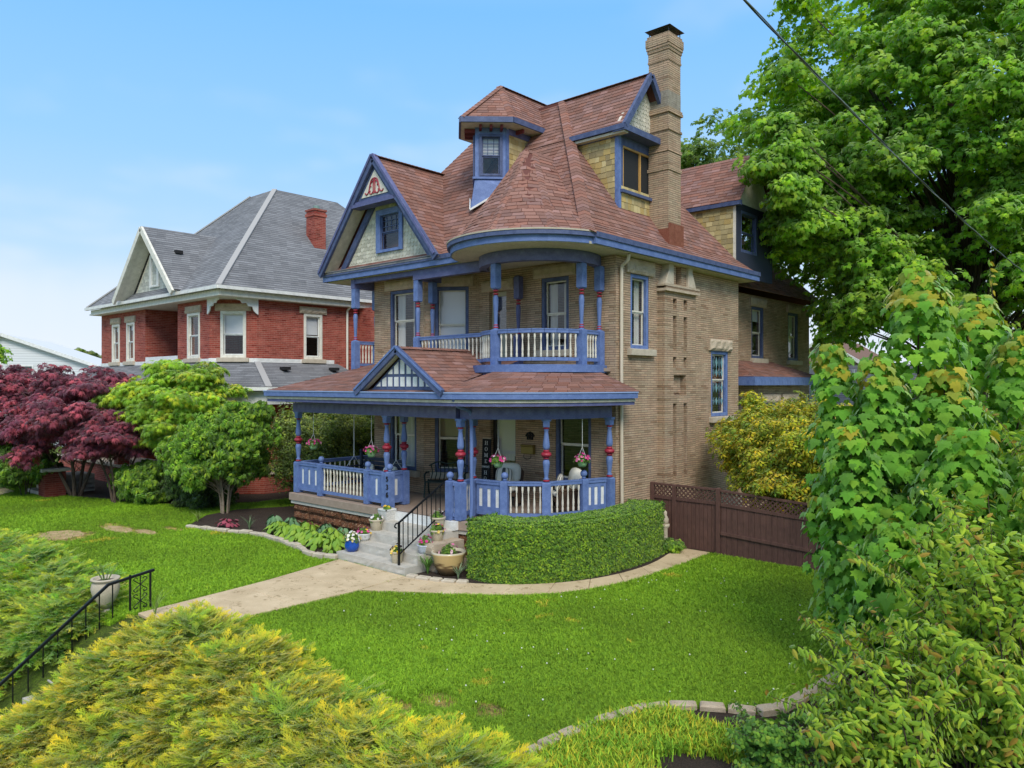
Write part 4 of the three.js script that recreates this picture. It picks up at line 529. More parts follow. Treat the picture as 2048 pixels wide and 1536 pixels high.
// ---- downspouts ----
part('downspout', [tube([[0.3, 7.33, -0.12], [0.24, 7.18, -0.14], [0.07, 7.05, -0.15], [0.06, 6.9, -0.15]], 0.045, 8), tube([[0.06, 6.95, -0.15], [0.06, 4, -0.15], [0.06, 3.4, -0.15], [0.08, 0.4, -0.15]], 0.045, 8)], M.downspout, H);
part('downspout', [tube([[-1.75, 3.84, 3.84], [-1.78, 3.68, 3.7], [-1.8, 3.6, 3.45], [-1.84, 3.5, 3.2], [-1.85, 3.3, 3.15]], 0.045, 8), tube([[-1.85, 3.34, 3.15], [-1.85, 2.4, 3.15], [-1.85, 1.6, 3.15], [-1.85, 0.7, 3.17]], 0.045, 8)], M.blue, H);
// ---- house number, mailbox, wall plaque ----
const font = await new FontLoader().loadAsync('fonts/droid/droid_sans_bold.typeface.json'), serif = await new FontLoader().loadAsync('fonts/droid/droid_serif_regular.typeface.json');
function text(s, size, f = font, d = 0.012) { const g = new TextGeometry(s, { font: f, size, depth: d, curveSegments: 6 }); g.computeBoundingBox(); const b = g.boundingBox; g.translate(-(b.min.x + b.max.x) / 2, -(b.min.y + b.max.y) / 2, 0); return norm(g); }
for (const [i, ch] of ['5', '3', '6'].entries()) part('number_' + { 5: 'five', 3: 'three', 6: 'six' }[ch], text(ch, 0.13).translate(-4.6, 1.76 - i * 0.2, 3.22 + 0.19), M.dark, H);
const mailbox = thing('mailbox', 'olive brass mailbox on the brick wall beside the front door', 'mailbox', [-2.79, 2.28, 0.01]);
part('box', cbox(0.42, 0.2, 0.1, 0, 0, 0.06, 0.012), std({ color: col(140, 122, 62), roughness: 0.45, metalness: 0.5 }), mailbox); part('lid', cbox(0.44, 0.05, 0.12, 0, 0.2, 0.07, 0.012), std({ color: col(128, 110, 56), roughness: 0.45, metalness: 0.5 }), mailbox); part('hook', tube([[-0.12, 0, 0.08], [-0.12, -0.1, 0.09], [0, -0.14, 0.1], [0.12, -0.1, 0.09], [0.12, 0, 0.08]], 0.008, 6), M.iron, mailbox);
const plaque = thing('wall_plaque', 'small black cut-out plaque on the brick wall above the mailbox', 'plaque', [-2.76, 2.66, 0.01]);
part('plate', shapeG([[-0.16, 0.1], [-0.1, 0.08], [-0.1, 0], [0.1, 0], [0.1, 0.08], [0.16, 0.1], [0.1, 0.18], [0, 0.22], [-0.1, 0.18]], [rect(-0.06, -0.02, 0.03, 0.09), rect(0.02, 0.06, 0.03, 0.09), rect(-0.07, -0.03, 0.12, 0.16), rect(0.03, 0.07, 0.12, 0.16)], 0.03), M.dark, plaque);
// ---- things on the porch ----
const sign = thing('welcome_sign', 'tall narrow black porch sign with white letters leaning beside the door', 'sign', [-4.3, FL, 0.16], 0.1);
{ const b = part('board', cbox(0.3, 1.62, 0.03, 0, 0, 0, 0.006), M.dark, sign); b.rotation.x = -0.05; let y = 1.5; for (const ch of ['H', 'O', 'M', 'E']) { part('letter_' + ch.toLowerCase(), text(ch, 0.11, serif, 0.008).translate(0, y, 0.02), M.white, b); y -= 0.17; } part('script_word', text('sweet', 0.075, serif, 0.008).translate(0, y + 0.02, 0.02), M.white, b); y -= 0.15; for (const ch of ['H', 'O', 'M', 'E']) { part('letter_' + ch.toLowerCase(), text(ch, 0.11, serif, 0.008).translate(0, y, 0.02), M.white, b); y -= 0.17; } part('top_rail', box(0.3, 0.03, 0.034, 0, 1.63, 0), M.sill, b); }
const wicker = std({ map: tex(128, 128, (i, j) => { const a = ((i >> 3) + (j >> 3)) % 2, n = N1(i / 2, j / 2, 64, 64); return [58 + a * 26 + n * 20, 44 + a * 20 + n * 16, 34 + a * 14 + n * 12]; }, true, 3), roughness: 0.9 });
const cushionM = std({ map: speckle([232, 227, 212], 8, 2, 7, 256, 0.4), roughness: 0.95 }), stripeM = std({ map: tex(128, 16, (i) => { const k = Math.floor(i / 10) % 5; return k === 1 ? [70, 76, 78] : k === 3 ? [130, 128, 110] : [220, 214, 200]; }, true, 2), roughness: 0.95 });
function pillow(w, h, d) { const g = new THREE.SphereGeometry(0.5, 24, 16); { const q = g.attributes.position, pw = v => Math.sign(v) * Math.pow(Math.abs(v * 2), 0.55) / 2; for (let i = 0; i < q.count; i++) q.setXYZ(i, pw(q.getX(i)) * w, pw(q.getY(i)) * h, q.getZ(i) * d); } g.computeVertexNormals(); return norm(g); }
function wickerChair(pos, turn, label) { const t = thing('wicker_chair', label, 'chair', pos, turn, 'cushioned chairs on the porch'); part('seat', cbox(0.64, 0.1, 0.6, 0, 0.28, 0), wicker, t); part('backrest', (() => { const g = shapeG([[-0.34, 0], [0.34, 0], [0.36, 0.5], [0.26, 0.62], [-0.26, 0.62], [-0.36, 0.5]], [], 0.06, 0.012); g.rotateX(-0.22); g.translate(0, 0.36, -0.32); return g; })(), wicker, t); for (const s of [-1, 1]) { part('arm', cbox(0.09, 0.06, 0.6, s * 0.36, 0.56, 0), wicker, t); part('arm_panel', cbox(0.06, 0.46, 0.5, s * 0.36, 0.1, 0), wicker, t); for (const q of [-1, 1]) part('leg', cbox(0.06, 0.3, 0.06, s * 0.3, 0, q * 0.26), wicker, t); }
  part('seat_cushion', pillow(0.6, 0.58, 0.18).rotateX(Math.PI / 2).translate(0, 0.46, 0.02), cushionM, t); part('back_cushion', pillow(0.62, 0.54, 0.3).rotateX(-0.22).translate(0, 0.82, -0.26), cushionM, t); return t; }
wickerChair([-2.75, FL, 0.95], 0.5, 'dark wicker chair with cream cushions nearer the front door'); wickerChair([-1.0, FL, 0.75], -0.7, 'dark wicker chair with cream cushions below the front window');
function throwPillow(pos, turn, tilt, label, mat = stripeM) { const g = pillow(0.44, 0.42, 0.16); const t = thing('throw_pillow', label, 'pillow', pos, turn, 'pillows on the porch seats'); part('cover', g.rotateX(tilt), mat, t); return t; }
throwPillow([-2.8, FL + 0.78, 1.02], 0.5, -0.3, 'striped pillow on the wicker chair nearer the front door'); throwPillow([-1.1, FL + 0.74, 0.86], -0.9, -0.3, 'striped pillow on the wicker chair below the front window');
const bench = thing('garden_bench', 'dark green cast iron bench against the porch bay', 'bench', [-5.05, FL, 0.95], -0.588 + 1.18);
{ bench.rotation.y = 0.588; part('seat', Array.from({ length: 5 }, (_, i) => box(1.1, 0.03, 0.07, 0, 0.43, -0.16 + i * 0.085)), M.greenIron, bench); const bk = []; for (let i = 0; i < 9; i++) bk.push(tube([[-0.5 + i * 0.125, 0.45, -0.2], [-0.46 + i * 0.12, 0.65, -0.24], [-0.5 + i * 0.125, 0.86, -0.26]], 0.014, 6)); bk.push(tube([[-0.56, 0.84, -0.26], [-0.3, 0.95, -0.27], [0, 0.9, -0.27], [0.3, 0.95, -0.27], [0.56, 0.84, -0.26]], 0.022, 6)); part('backrest', bk, M.greenIron, bench); for (const s of [-1, 1]) { part('arm', tube([[s * 0.56, 0.45, 0.2], [s * 0.56, 0.62, 0.26], [s * 0.56, 0.68, 0.1], [s * 0.56, 0.66, -0.22]], 0.025, 6), M.greenIron, bench); for (const q of [-1, 1]) part('leg', tube([[s * 0.56, 0.46, q * 0.18], [s * 0.57, 0.2, q * 0.22], [s * 0.56, 0, q * 0.3]], 0.025, 6), M.greenIron, bench); } }
const navy = std({ color: col(40, 48, 66), roughness: 0.6 });
const swing = thing('porch_swing', 'dark navy slatted porch swing hung on white chains', 'porch swing', [-7.0, FL + 0.42, 2.0], 0);
{ for (let i = 0; i < 5; i++) part('seat_slat', box(1.9, 0.025, 0.09, 0, 0.02, -0.22 + i * 0.105), navy, swing); for (let i = 0; i < 4; i++) { const g = box(1.9, 0.1, 0.022, 0, 0.18 + i * 0.12, -0.3 - i * 0.025); part('back_slat', g, navy, swing); } for (const s of [-1, 1]) { part('arm', cbox(0.08, 0.04, 0.56, s * 0.97, 0.3, -0.02), navy, swing); part('arm_post', box(0.06, 0.3, 0.06, s * 0.97, 0.16, 0.2), navy, swing); const f = part('finial_post', box(0.08, 0.72, 0.06, s * 0.97, 0.34, -0.32), navy, swing); const b = new THREE.SphereGeometry(0.06, 12, 10); b.translate(s * 0.97, 0.75, -0.32); part('ball_finial', norm(b), navy, f);
    const links = []; for (let k = 0; k < 44; k++) { const g = new THREE.TorusGeometry(0.02, 0.006, 5, 8); if (k % 2) g.rotateY(Math.PI / 2); g.scale(1, 1.4, 1); g.translate(s * 0.97, 0.62 + k * 0.031, -0.05); links.push(norm(g)); } part('chain', links, M.white, swing); part('chain_spreader', [bar([s * 0.97, 0.62, -0.05], [s * 0.97, 0.3, 0.22], 0.012), bar([s * 0.97, 0.62, -0.05], [s * 0.97, 0.3, -0.3], 0.012)], M.white, swing); } }
throwPillow([-6.3, FL + 0.64, 1.94], 0.5, -0.2, 'cream pillow propped at the end of the porch swing', cushionM); throwPillow([-7.3, FL + 0.64, 1.9], -0.2, -0.2, 'cream pillow in the middle of the porch swing', cushionM);
// iron handrail on the steps
{ const t = thing('iron_handrail', 'thin black iron handrail on the right of the porch steps', 'handrail'); const x = -2.36; const top = [[x, 1.12, 4.9], [x, 1.9, 3.52]], bot = [[x, 0.42, 4.9], [x, 1.22, 3.52]]; part('top_rail', [bar(...top, 0.035), tube([[x, 1.12, 4.9], [x, 1.12, 4.96], [x, 1.06, 5.0], [x, 1.02, 4.95]], 0.016, 6)], M.iron, t); part('bottom_rail', bar(...bot, 0.025), M.iron, t); part('end_post', box(0.04, 0.94, 0.04, x, 0.66, 4.88), M.iron, t); for (let i = 1; i < 10; i++) { const f = i / 10; part('iron_baluster', box(0.016, 0.69, 0.016, x, mix(0.77, 1.56, f), mix(4.9, 3.52, f)), M.iron, t); } }
{ const t = thing('iron_handrail', 'black iron handrail with scrolls going down the bank beside the urn', 'handrail'); const x = -3.75; const y = z => z < 10.35 ? 0.82 : 0.82 - (z - 10.35) * 0.84; part('top_rail', [bar([x, 0.72, 9.55], [x, 0.6, 10.35], 0.045), bar([x, 0.6, 10.35], [x, -0.85, 12.2], 0.045)], M.iron, t); for (const z of [9.62, 9.98]) part('scroll_post', box(0.03, 0.8, 0.03, x, 0.3, z), M.iron, t); for (let i = 0; i < 9; i++) { const z = 10.28 + i * 0.22, yy = z < 10.35 ? 0.6 : 0.6 - (z - 10.35) * 0.784; part('iron_baluster', box(0.018, 0.86, 0.018, x, yy - 0.42, z), M.iron, t); }
  const sc = []; for (const yy of [0.2, 0.5]) for (const s of [-1, 1]) for (const q of [-1, 1]) sc.push(tube([[x, yy, 9.8], [x, yy + q * 0.04, 9.8 + s * 0.05], [x, yy + q * 0.1, 9.8 + s * 0.12], [x, yy + q * 0.13, 9.8 + s * 0.07], [x, yy + q * 0.1, 9.8 + s * 0.05]], 0.009, 5)); part('scrollwork', [...sc, box(0.014, 0.72, 0.014, x, 0.32, 9.8)], M.iron, t); }
// ---------- fence ----------
{ const fence = thing('wooden_fence', 'brown board fence with lattice top in front of the yellow shrub', 'fence'), gate = thing('wooden_gate', 'brown wooden gate with lattice top at the end of the side path', 'gate');
  const Z = -1.6; function panel(t, x0, x1, y0, y1, drop, planks, seed, rail2) { const r = rng(seed), n = planks, w = (x1 - x0) / n, lat = 0.3; const dy = x => -drop * (x - x0) / (x1 - x0);
    for (let i = 0; i < n; i++) { const a = x0 + i * w, c = a + w / 2; part('plank', cbox(w - 0.008, y1 - y0 - lat - 0.06, 0.022, c, y0 + dy(c) + (r() - 0.5) * 0.01, Z + (r() - 0.5) * 0.008, 0.004), M.fence, t); }
    const lo = y1 - lat - 0.05, hi = y1 - 0.04; part('fence_rail', [bar([x0, y1 - 0.02 + dy(x0), Z], [x1, y1 - 0.02 + dy(x1), Z], 0.07, 0.05), bar([x0, lo + dy(x0), Z + 0.02], [x1, lo + dy(x1), Z + 0.02], 0.03, 0.08)], M.fence, t); if (rail2) part('fence_rail', bar([x0, y0 + 0.55 + dy(x0), Z + 0.03], [x1, y0 + 0.55 + dy(x1), Z + 0.03], 0.035, 0.07), M.fence, t);
    for (const s of [-1, 1]) for (let x = x0 - lat; x < x1; x += 0.12) { let a = [x, s > 0 ? lo : hi], b = [x + (hi - lo), s > 0 ? hi : lo]; const cl = (p, q, X) => { const f = (X - p[0]) / (q[0] - p[0]); return [X, mix(p[1], q[1], f)]; }; if (a[0] < x0 + 0.03) { if (b[0] < x0 + 0.08) continue; a = cl(a, b, x0 + 0.03); } if (b[0] > x1 - 0.03) { if (a[0] > x1 - 0.08) continue; b = cl(a, b, x1 - 0.03); } part('lattice_slat', bar([a[0], a[1] + dy(a[0]), Z + s * 0.008], [b[0], b[1] + dy(b[0]), Z + s * 0.008], 0.009, 0.036), M.fence, t); } }
  panel(fence, 0.1, 0.66, 0.03, 1.6, 0, 4, 1, false); panel(gate, 0.74, 1.84, 0.03, 1.6, 0, 10, 2, false); panel(fence, 1.98, 5.1, -0.02, 1.58, 0.16, 22, 3, true); panel(fence, 5.2, 7.6, -0.16, 1.42, 0.08, 17, 4, true);
  for (const [x, y] of [[0.06, 1.62], [0.7, 1.6], [1.91, 1.62], [5.15, 1.36]]) part('fence_post', cbox(0.1, y + 0.1, 0.1, x, -0.1, Z, 0.01), M.fence, fence); }
// ---------- neighbouring house ----------
const nb = thing('brick_house', 'red brick house with steep grey hip roof and white trim', 'house');
{ const n = nb, WH = 7.5; const B = M.redBrick, nw = { mat: M.trim, casing: 0.12, depth: 0.06, sash: M.white, lintel: 0.12, lh: 0.28, sill: 0.12 };
  wall(n, 'front_wall', [-29.5, 1.2], [-24.4, 1.2], 0, WH, [[1.35, 2.25, 5.2, 7.0], [3.05, 3.95, 5.2, 7.0], [1.2, 2.2, 1.4, 3.3]], B); wall(n, 'recess_wall', [-24.4, 1.2], [-24.4, -1.4], 0, WH, [], B, 0.3, 0.4); wall(n, 'recess_wall', [-24.4, -1.4], [-21.2, -1.4], 0, WH, [], B); wall(n, 'recess_wall', [-21.2, -1.4], [-21.2, 1.2], 0, WH, [], B);
  wall(n, 'front_wall', [-21.2, 1.2], [-18.4, 1.2], 0, WH, [[0.9, 2.0, 5.2, 7.05], [0.8, 2.0, 1.4, 3.4]], B); const e = [0.7071, -0.7071]; wall(n, 'corner_wall', [-18.4, 1.2], [-17.1, -0.1], 0, WH, [[0.42, 1.42, 5.2, 7.05], [0.42, 1.42, 1.4, 3.4]], B, 0.3, 0.8); wall(n, 'right_wall', [-17.1, -0.1], [-17.1, -5.0], 0, WH, [[2.12, 3.02, 5.2, 7.1]], B);
  wall(n, 'right_wall', [-17.1, -5.0], [-16.2, -5.0], 0, WH, [], B); wall(n, 'right_wall', [-16.2, -5.0], [-16.2, -14], 0, WH, [[0.5, 1.4, 5.2, 7.1]], B); wall(n, 'left_wall', [-29.5, -12], [-29.5, 1.2], 0, WH, [], B); wall(n, 'back_wall', [-16.2, -14], [-29.5, -12], 0, WH, [], B);
  part('floor', boxMM(-29, -17.5, 4.4, 4.6, -12, -1.6), std({ color: col(128, 96, 66), roughness: 0.7 }), n); part('foundation', [boxMM(-29.55, -17.02, -0.3, 0.5, -12, -1.2), prism([[-18.45, 1.28], [-17.0, -0.12], [-17.0, -5], [-18.4, -5]], -0.3, 0.5)], M.stone, n);
  for (const x of [-27.7, -26.0]) win(n, [x, 5.2, 1.2], [1, 0], 0.9, 1.8, { ...nw, shade: 0.15 }); win(n, [-19.75, 5.2, 1.2], [1, 0], 1.1, 1.85, { ...nw }); win(n, [-17.75, 5.2, 0.55], e, 1.0, 1.85, { ...nw, shade: 0.5, lintel: 0.2 }); win(n, [-17.1, 5.2, -2.67], [0, -1], 0.9, 1.9, { ...nw, shade: 0.45, lintel: 0.2 }); win(n, [-16.2, 5.2, -5.95], [0, -1], 0.9, 1.9, nw);
  for (const [p, q] of [[[-27.8, 1.4, 1.2], 1], [[-19.8, 1.4, 1.2], 1.2]]) win(n, p, [1, 0], q, 1.95, nw); win(n, [-17.75, 1.4, 0.55], e, 1.0, 2, nw);
  // roof faces, uv laid along the courses
  const face = (pts) => { const v = pts.map(p => V(...p)), nn = new THREE.Vector3().crossVectors(v[1].clone().sub(v[0]), v[2].clone().sub(v[0])).normalize(), ex = v[1].clone().sub(v[0]).normalize(), ey = new THREE.Vector3().crossVectors(nn, ex), P = [], U = []; for (let i = 1; i < v.length - 1; i++) for (const q of [v[0], v[i], v[i + 1]]) { P.push(q.x, q.y, q.z); const d = q.clone().sub(v[0]); U.push(d.dot(ex) + pts[0][0], d.dot(ey)); } return tris(P, U); };
  const Y = 7.88, a = [-29.8, Y, 1.75], b = [-16.6, Y, 1.75], c = [-16.6, Y, -13], d = [-29.8, Y, -13], r1 = [-22.1, 13.42, -3.85], r2 = [-24.3, 13.42, -3.85];
  const rf = part('roof', [face([a, b, r1, r2]), face([b, c, [-22.1, 13.42, -7.4], r1]), face([c, d, r2, [-22.1, 13.42, -7.4]]), face([d, a, r2])], M.greyRoof, n);
  const g0 = [-19.85, 7.95, 2.1], g1 = [-25.55, 7.95, 2.1], ga = [-22.7, 10.85, 2.1], gb = [-22.7, 10.85, -1.3]; part('gable_roof', [face([g0, [-19.85, 7.95, 1.4], gb, ga]), face([[-25.55, 7.95, 1.4], g1, ga, gb])], M.greyRoof, n);
  part('hip_cap', [bar(b, r1, 0.22, 0.06), bar(a, r2, 0.22, 0.06)], M.greyCap, rf); for (const p of [[-21.6, 9.75, 1.0]]) part('roof_vent', box(0.3, 0.14, 0.3, ...p), M.dark, rf);
  const gw = part('gable_wall', shapeG([[-25.2, 7.95], [-20.2, 7.95], [-22.7, 10.55]], [rect(-23.25, -22.55, 8.35, 9.65)], 0.1).translate(0, 0, 1.3), M.cream, n); hang(gw, 'fish_scale', (u, y, t) => [u, y, 1.401 + t], [[-24.9, 8.05], [-20.5, 8.05], [-22.6, 10.2], [-22.8, 10.2]], 0.18, 0.14, [[196, 198, 188], [188, 190, 182]], 61, true, false); win(n, [-22.9, 8.35, 1.42], [1, 0], 0.7, 1.3, { mat: M.white, casing: 0.07, depth: 0.03, sash: M.white, outer: 0.1 });
  for (const s of [-1, 1]) { part('rake_board', bar([-22.7 + s * 2.95, 7.8, 2.08], [-22.7, 10.74, 2.08], 0.1, 0.24), M.trim, n); part('gable_soffit', bar([-22.7 + s * 2.75, 7.9, 1.75], [-22.7, 10.68, 1.75], 0.66, 0.03), M.trim, n); }
  part('gutter', [bar([-29.85, 7.8, 1.8], [-16.55, 7.8, 1.8], 0.12, 0.13), bar([-16.55, 7.8, 1.8], [-16.55, 7.8, -13], 0.12, 0.13)], M.white, n); part('soffit', boxMM(-29.7, -16.7, 7.5, 7.56, -12.9, 1.68), M.trim, n); part('frieze', [bar([-29.6, 7.63, 1.62], [-16.75, 7.63, 1.62], 0.06, 0.22), bar([-16.72, 7.63, 1.62], [-16.72, 7.63, -12.9], 0.06, 0.22)], M.trim, n);
  // corner bracket lace
  { const prof = [[0, 7.5], [0, 6.9], [0.1, 6.95], [0.2, 7.05], [0.25, 7.2], [0.42, 7.2], [0.5, 7.32], [0.68, 7.3], [0.75, 7.4], [0.9, 7.42], [0.95, 7.5]]; part('eave_bracket', place(shapeG(prof, [], 0.05), [-18.4, 0, 1.26], [1, 0]), M.white, n); part('eave_bracket', place(shapeG(prof.map(([x, y]) => [-x, y]).reverse(), [], 0.05), [-17.04, 0, -0.1], [0, -1]), M.white, n); }
  // chimney
  const ch = part('chimney', [boxMM(-17.65, -17.0, 9, 12.05, -5.9, -5.3), boxMM(-17.69, -16.96, 11.75, 11.88, -5.94, -5.26), boxMM(-17.69, -16.96, 12.0, 12.08, -5.94, -5.26)], B, n); ch.position.set(-2.0, 0, 1.3); part('flue', new THREE.CylinderGeometry(0.14, 0.14, 0.2, 12).translate(-17.3, 12.16, -5.6), std({ color: col(120, 150, 140), roughness: 0.6 }), ch);
  // porch roof round the corner
  const P0 = [[-29.9, 3.4], [-18.0, 3.4], [-15.1, 0.55], [-15.1, -4.6]], P1 = [[-29.5, 1.22], [-18.4, 1.22], [-17.08, -0.1], [-17.08, -3.9]]; const pf = []; for (let i = 0; i < 3; i++) pf.push(face([[P0[i][0], 4.05, P0[i][1]], [P0[i + 1][0], 4.05, P0[i + 1][1]], [P1[i + 1][0], 5.02, P1[i + 1][1]], [P1[i][0], 5.02, P1[i][1]]])); pf.push(face([[-15.1, 4.05, -4.6], [-17.08, 4.05, -5.0], [-17.08, 5.02, -3.9]])); const pr = part('porch_roof', pf, M.greyRoof, n);
  part('hip_cap', [1, 2].map(i => bar([P0[i][0], 4.07, P0[i][1]], [P1[i][0], 5.04, P1[i][1]], 0.24, 0.03)), M.greyCap, pr); for (const [x, y, z] of [[-16.35, 4.78, -0.9], [-16.35, 4.78, -3.2], [-22, 4.8, 2.0]]) part('roof_vent', box(0.34, 0.12, 0.3, x, y, z), M.dark, pr);
  part('flashing_band', [bar([-18.4, 5.1, 1.24], [-17.06, 5.1, -0.1], 0.03, 0.16), bar([-17.07, 5.1, -0.1], [-17.07, 5.1, -3.7], 0.03, 0.16), bar([-29.5, 5.08, 1.23], [-18.4, 5.08, 1.23], 0.03, 0.16)], M.white, n);
  for (let i = 0; i < 3; i++) { part('porch_gutter', bar([P0[i][0], 3.98, P0[i][1]], [P0[i + 1][0], 3.98, P0[i + 1][1]], 0.12, 0.13), M.white, pr); part('porch_frieze', bar([mix(P0[i][0], P1[i][0], 0.18), 3.62, mix(P0[i][1], P1[i][1], 0.18)], [mix(P0[i + 1][0], P1[i + 1][0], 0.18), 3.62, mix(P0[i + 1][1], P1[i + 1][1], 0.18)], 0.1, 0.46), M.white, pr); }
  for (let i = 0; i < 6; i++) part('eave_block', box(0.34, 0.1, 0.12, -15.25, 3.86, 0.2 - i * 0.85), M.white, pr); part('porch_ceiling', prism([[-29.5, 1.2], ...P0.map(p => [p[0] - 0.05, p[1] - 0.05]), [-17.1, -4.6], [-17.1, -0.1], [-18.4, 1.2]], 3.84, 3.88), M.trim, pr);
  part('porch_base', prism([[-29.5, 3.1], [-18.1, 3.1], [-15.5, 0.5], [-15.5, -4.4], [-17.1, -4.4], [-17.1, -0.1], [-18.4, 1.2], [-29.5, 1.2]], -0.2, 0.75), B, n); part('porch_coping', prism([[-29.6, 3.2], [-18.05, 3.2], [-15.4, 0.55], [-15.4, -4.5], [-17.1, -4.5], [-17.1, -0.1], [-18.4, 1.2], [-29.5, 1.2]], 0.75, 0.85), M.sill, n); for (const [x, z] of [[-27, 2.9], [-22.6, 2.9], [-18.3, 2.9], [-15.75, 0.4], [-15.75, -4.2]]) part('porch_pier', boxMM(x - 0.22, x + 0.22, 0.85, 3.5, z - 0.22, z + 0.22), B, n);
  part('balcony_parapet', boxMM(-24.4, -21.2, 4.9, 5.35, 1.1, 1.2), M.white, n);
  part('downspout', [tube([[-16.6, 7.72, -4.3], [-16.8, 7.5, -4.35], [-17.0, 7.35, -4.35], [-17.02, 7.2, -4.35]], 0.05, 8), tube([[-17.02, 7.25, -4.35], [-17.02, 6, -4.35], [-17.02, 4.3, -4.35]], 0.05, 8)], M.trim, n); }
{ // brick piers and steps at the neighbour's entrance, half hidden by the maples
  const t = thing('entrance_pier', 'low brick pier with concrete cap under the red maple', 'pier', [-20.9, 0, 6.0]); part('shaft', boxMM(-0.35, 0.35, -0.1, 0.95, -0.35, 0.35), std({ map: redMap, color: col(190, 170, 160), bumpMap: redBump, bumpScale: 0.01, roughness: 0.95 }), t); part('cap', cbox(0.95, 0.12, 0.95, 0, 0.95, 0, 0.02), M.concrete, t);
  const s = thing('entrance_steps', 'pale concrete steps beside the low brick pier under the red maple', 'steps', [-22.0, 0, 5.8]); for (let k = 0; k < 4; k++) part('step', boxMM(-0.7, 0.7, 0.17 * k - 0.05, 0.17 * (k + 1), -1.4, 0.5 - 0.3 * k), M.concrete, s); }
// ---------- far buildings ----------
function simpleHouse(name, label, x0, x1, z0, z1, h, rh, wallM, roofM, ridge, turn = 0) { const cx = (x0 + x1) / 2, cz = (z0 + z1) / 2, t = thing(name, label, 'house', [cx, 0, cz], turn); const w = (x1 - x0) / 2, d = (z1 - z0) / 2, o = 0.4; part('wall', boxMM(-w, w, -0.2, h, -d, d), wallM, t);
  const P = ridge === 'x' ? [quadPts([-w - o, h - 0.1, d + o], [w + o, h - 0.1, d + o], [w + o, h + rh, 0], [-w - o, h + rh, 0]), quadPts([w + o, h - 0.1, -d - o], [-w - o, h - 0.1, -d - o], [-w - o, h + rh, 0], [w + o, h + rh, 0])] : [quadPts([w + o, h - 0.1, d + o], [w + o, h - 0.1, -d - o], [0, h + rh, -d - o], [0, h + rh, d + o]), quadPts([-w - o, h - 0.1, -d - o], [-w - o, h - 0.1, d + o], [0, h + rh, d + o], [0, h + rh, -d - o])];
  part('roof', P.map(p => tris(p)), roofM, t); const gs = ridge === 'x' ? [place(shapeG([[-d, h - 0.05], [d, h - 0.05], [0, h + rh - 0.05]], [], 0.1), [w - 0.08, 0, 0], [0, -1]), place(shapeG([[-d, h - 0.05], [d, h - 0.05], [0, h + rh - 0.05]], [], 0.1), [-w - 0.02, 0, 0], [0, -1])] : [shapeG([[-w, h - 0.05], [w, h - 0.05], [0, h + rh - 0.05]], [], 0.1).translate(0, 0, d - 0.08)]; part('gable', gs, wallM, t);
  if (ridge === 'z') part('rake_board', [-1, 1].map(s => bar([s * (w + o), h - 0.15, d + o], [0, h + rh - 0.05, d + o], 0.08, 0.25)), M.white, t); return t; }
const siding = std({ map: tex(64, 256, (i, j) => { const k = j % 16 < 2 ? 176 : 222; return [k, k + 2, k + 4]; }, true, 1 / 3), roughness: 0.8 });
{ const h = simpleHouse('white_house', 'white sided house with low gable beyond the red maple', -64.8, -52.8, -9.4, 1.6, 5.6, 2.2, siding, std({ color: col(214, 216, 220), roughness: 0.9 }), 'z', 1.0); for (const x of [-2.6, 1.2]) { const w = part('window', box(1.6, 1.1, 0.08, x, 5.0, 5.52), M.white, h); part('pane', box(1.4, 0.9, 0.02, x, 5.0, 5.57), std({ color: col(60, 80, 78), roughness: 0.1 }), w); } }
simpleHouse('white_shed', 'low white outbuilding in front of the white sided house', -49, -44, -7, -2, 3.6, 1.2, siding, std({ color: col(200, 204, 210), roughness: 0.9 }), 'x', 0.3);
{ const g = simpleHouse('garage', 'cream sided garage with grey shingle roof behind the maples', -9, 1.5, -31.5, -25.5, 3.1, 2.1, std({ color: col(224, 220, 204), roughness: 0.8 }), M.greyRoof, 'x'); const w = part('window', box(0.08, 0.8, 1.4, 5.27, 2.1, -0.6), M.white, g); part('pane', box(0.02, 0.65, 1.2, 5.32, 2.1, -0.6), std({ color: col(60, 66, 72), roughness: 0.15 }), w); const w2 = part('window', box(1.4, 0.8, 0.08, 3.4, 2.2, 3.02), M.white, g); part('pane', box(1.2, 0.65, 0.02, 3.4, 2.2, 3.07), std({ color: col(60, 66, 72), roughness: 0.15 }), w2); part('vent_pipe', box(0.12, 0.5, 0.12, 0.5, 4.7, 1.2), M.white, g); }
simpleHouse('far_house', 'house with brown gabled roof far behind the garage', -16, -6, -52, -44, 4.4, 3.2, std({ color: col(170, 150, 130), roughness: 0.9 }), std({ color: col(120, 92, 78), roughness: 0.95 }), 'z');
// ---------- plants ----------
const outlines = {
  maple: [[0, 0], [0.1, 0.03], [0.3, -0.06], [0.32, 0.1], [0.55, 0.2], [0.42, 0.34], [0.5, 0.56], [0.27, 0.53], [0.2, 0.72], [0, 1]],
  lace: [[0, 0], [0.3, -0.02], [0.1, 0.16], [0.5, 0.3], [0.12, 0.32], [0.34, 0.72], [0.07, 0.5], [0, 1]],
  ovate: [[0, 0], [0.16, 0.16], [0.25, 0.4], [0.17, 0.72], [0, 1]],
  lance: [[0, 0], [0.1, 0.2], [0.12, 0.45], [0.06, 0.8], [0, 1]],
  round: [[0, 0], [0.28, 0.2], [0.36, 0.5], [0.24, 0.82], [0, 1]],
  hosta: [[0, 0], [0.24, 0.1], [0.36, 0.34], [0.28, 0.66], [0.1, 0.9], [0, 1]],
};
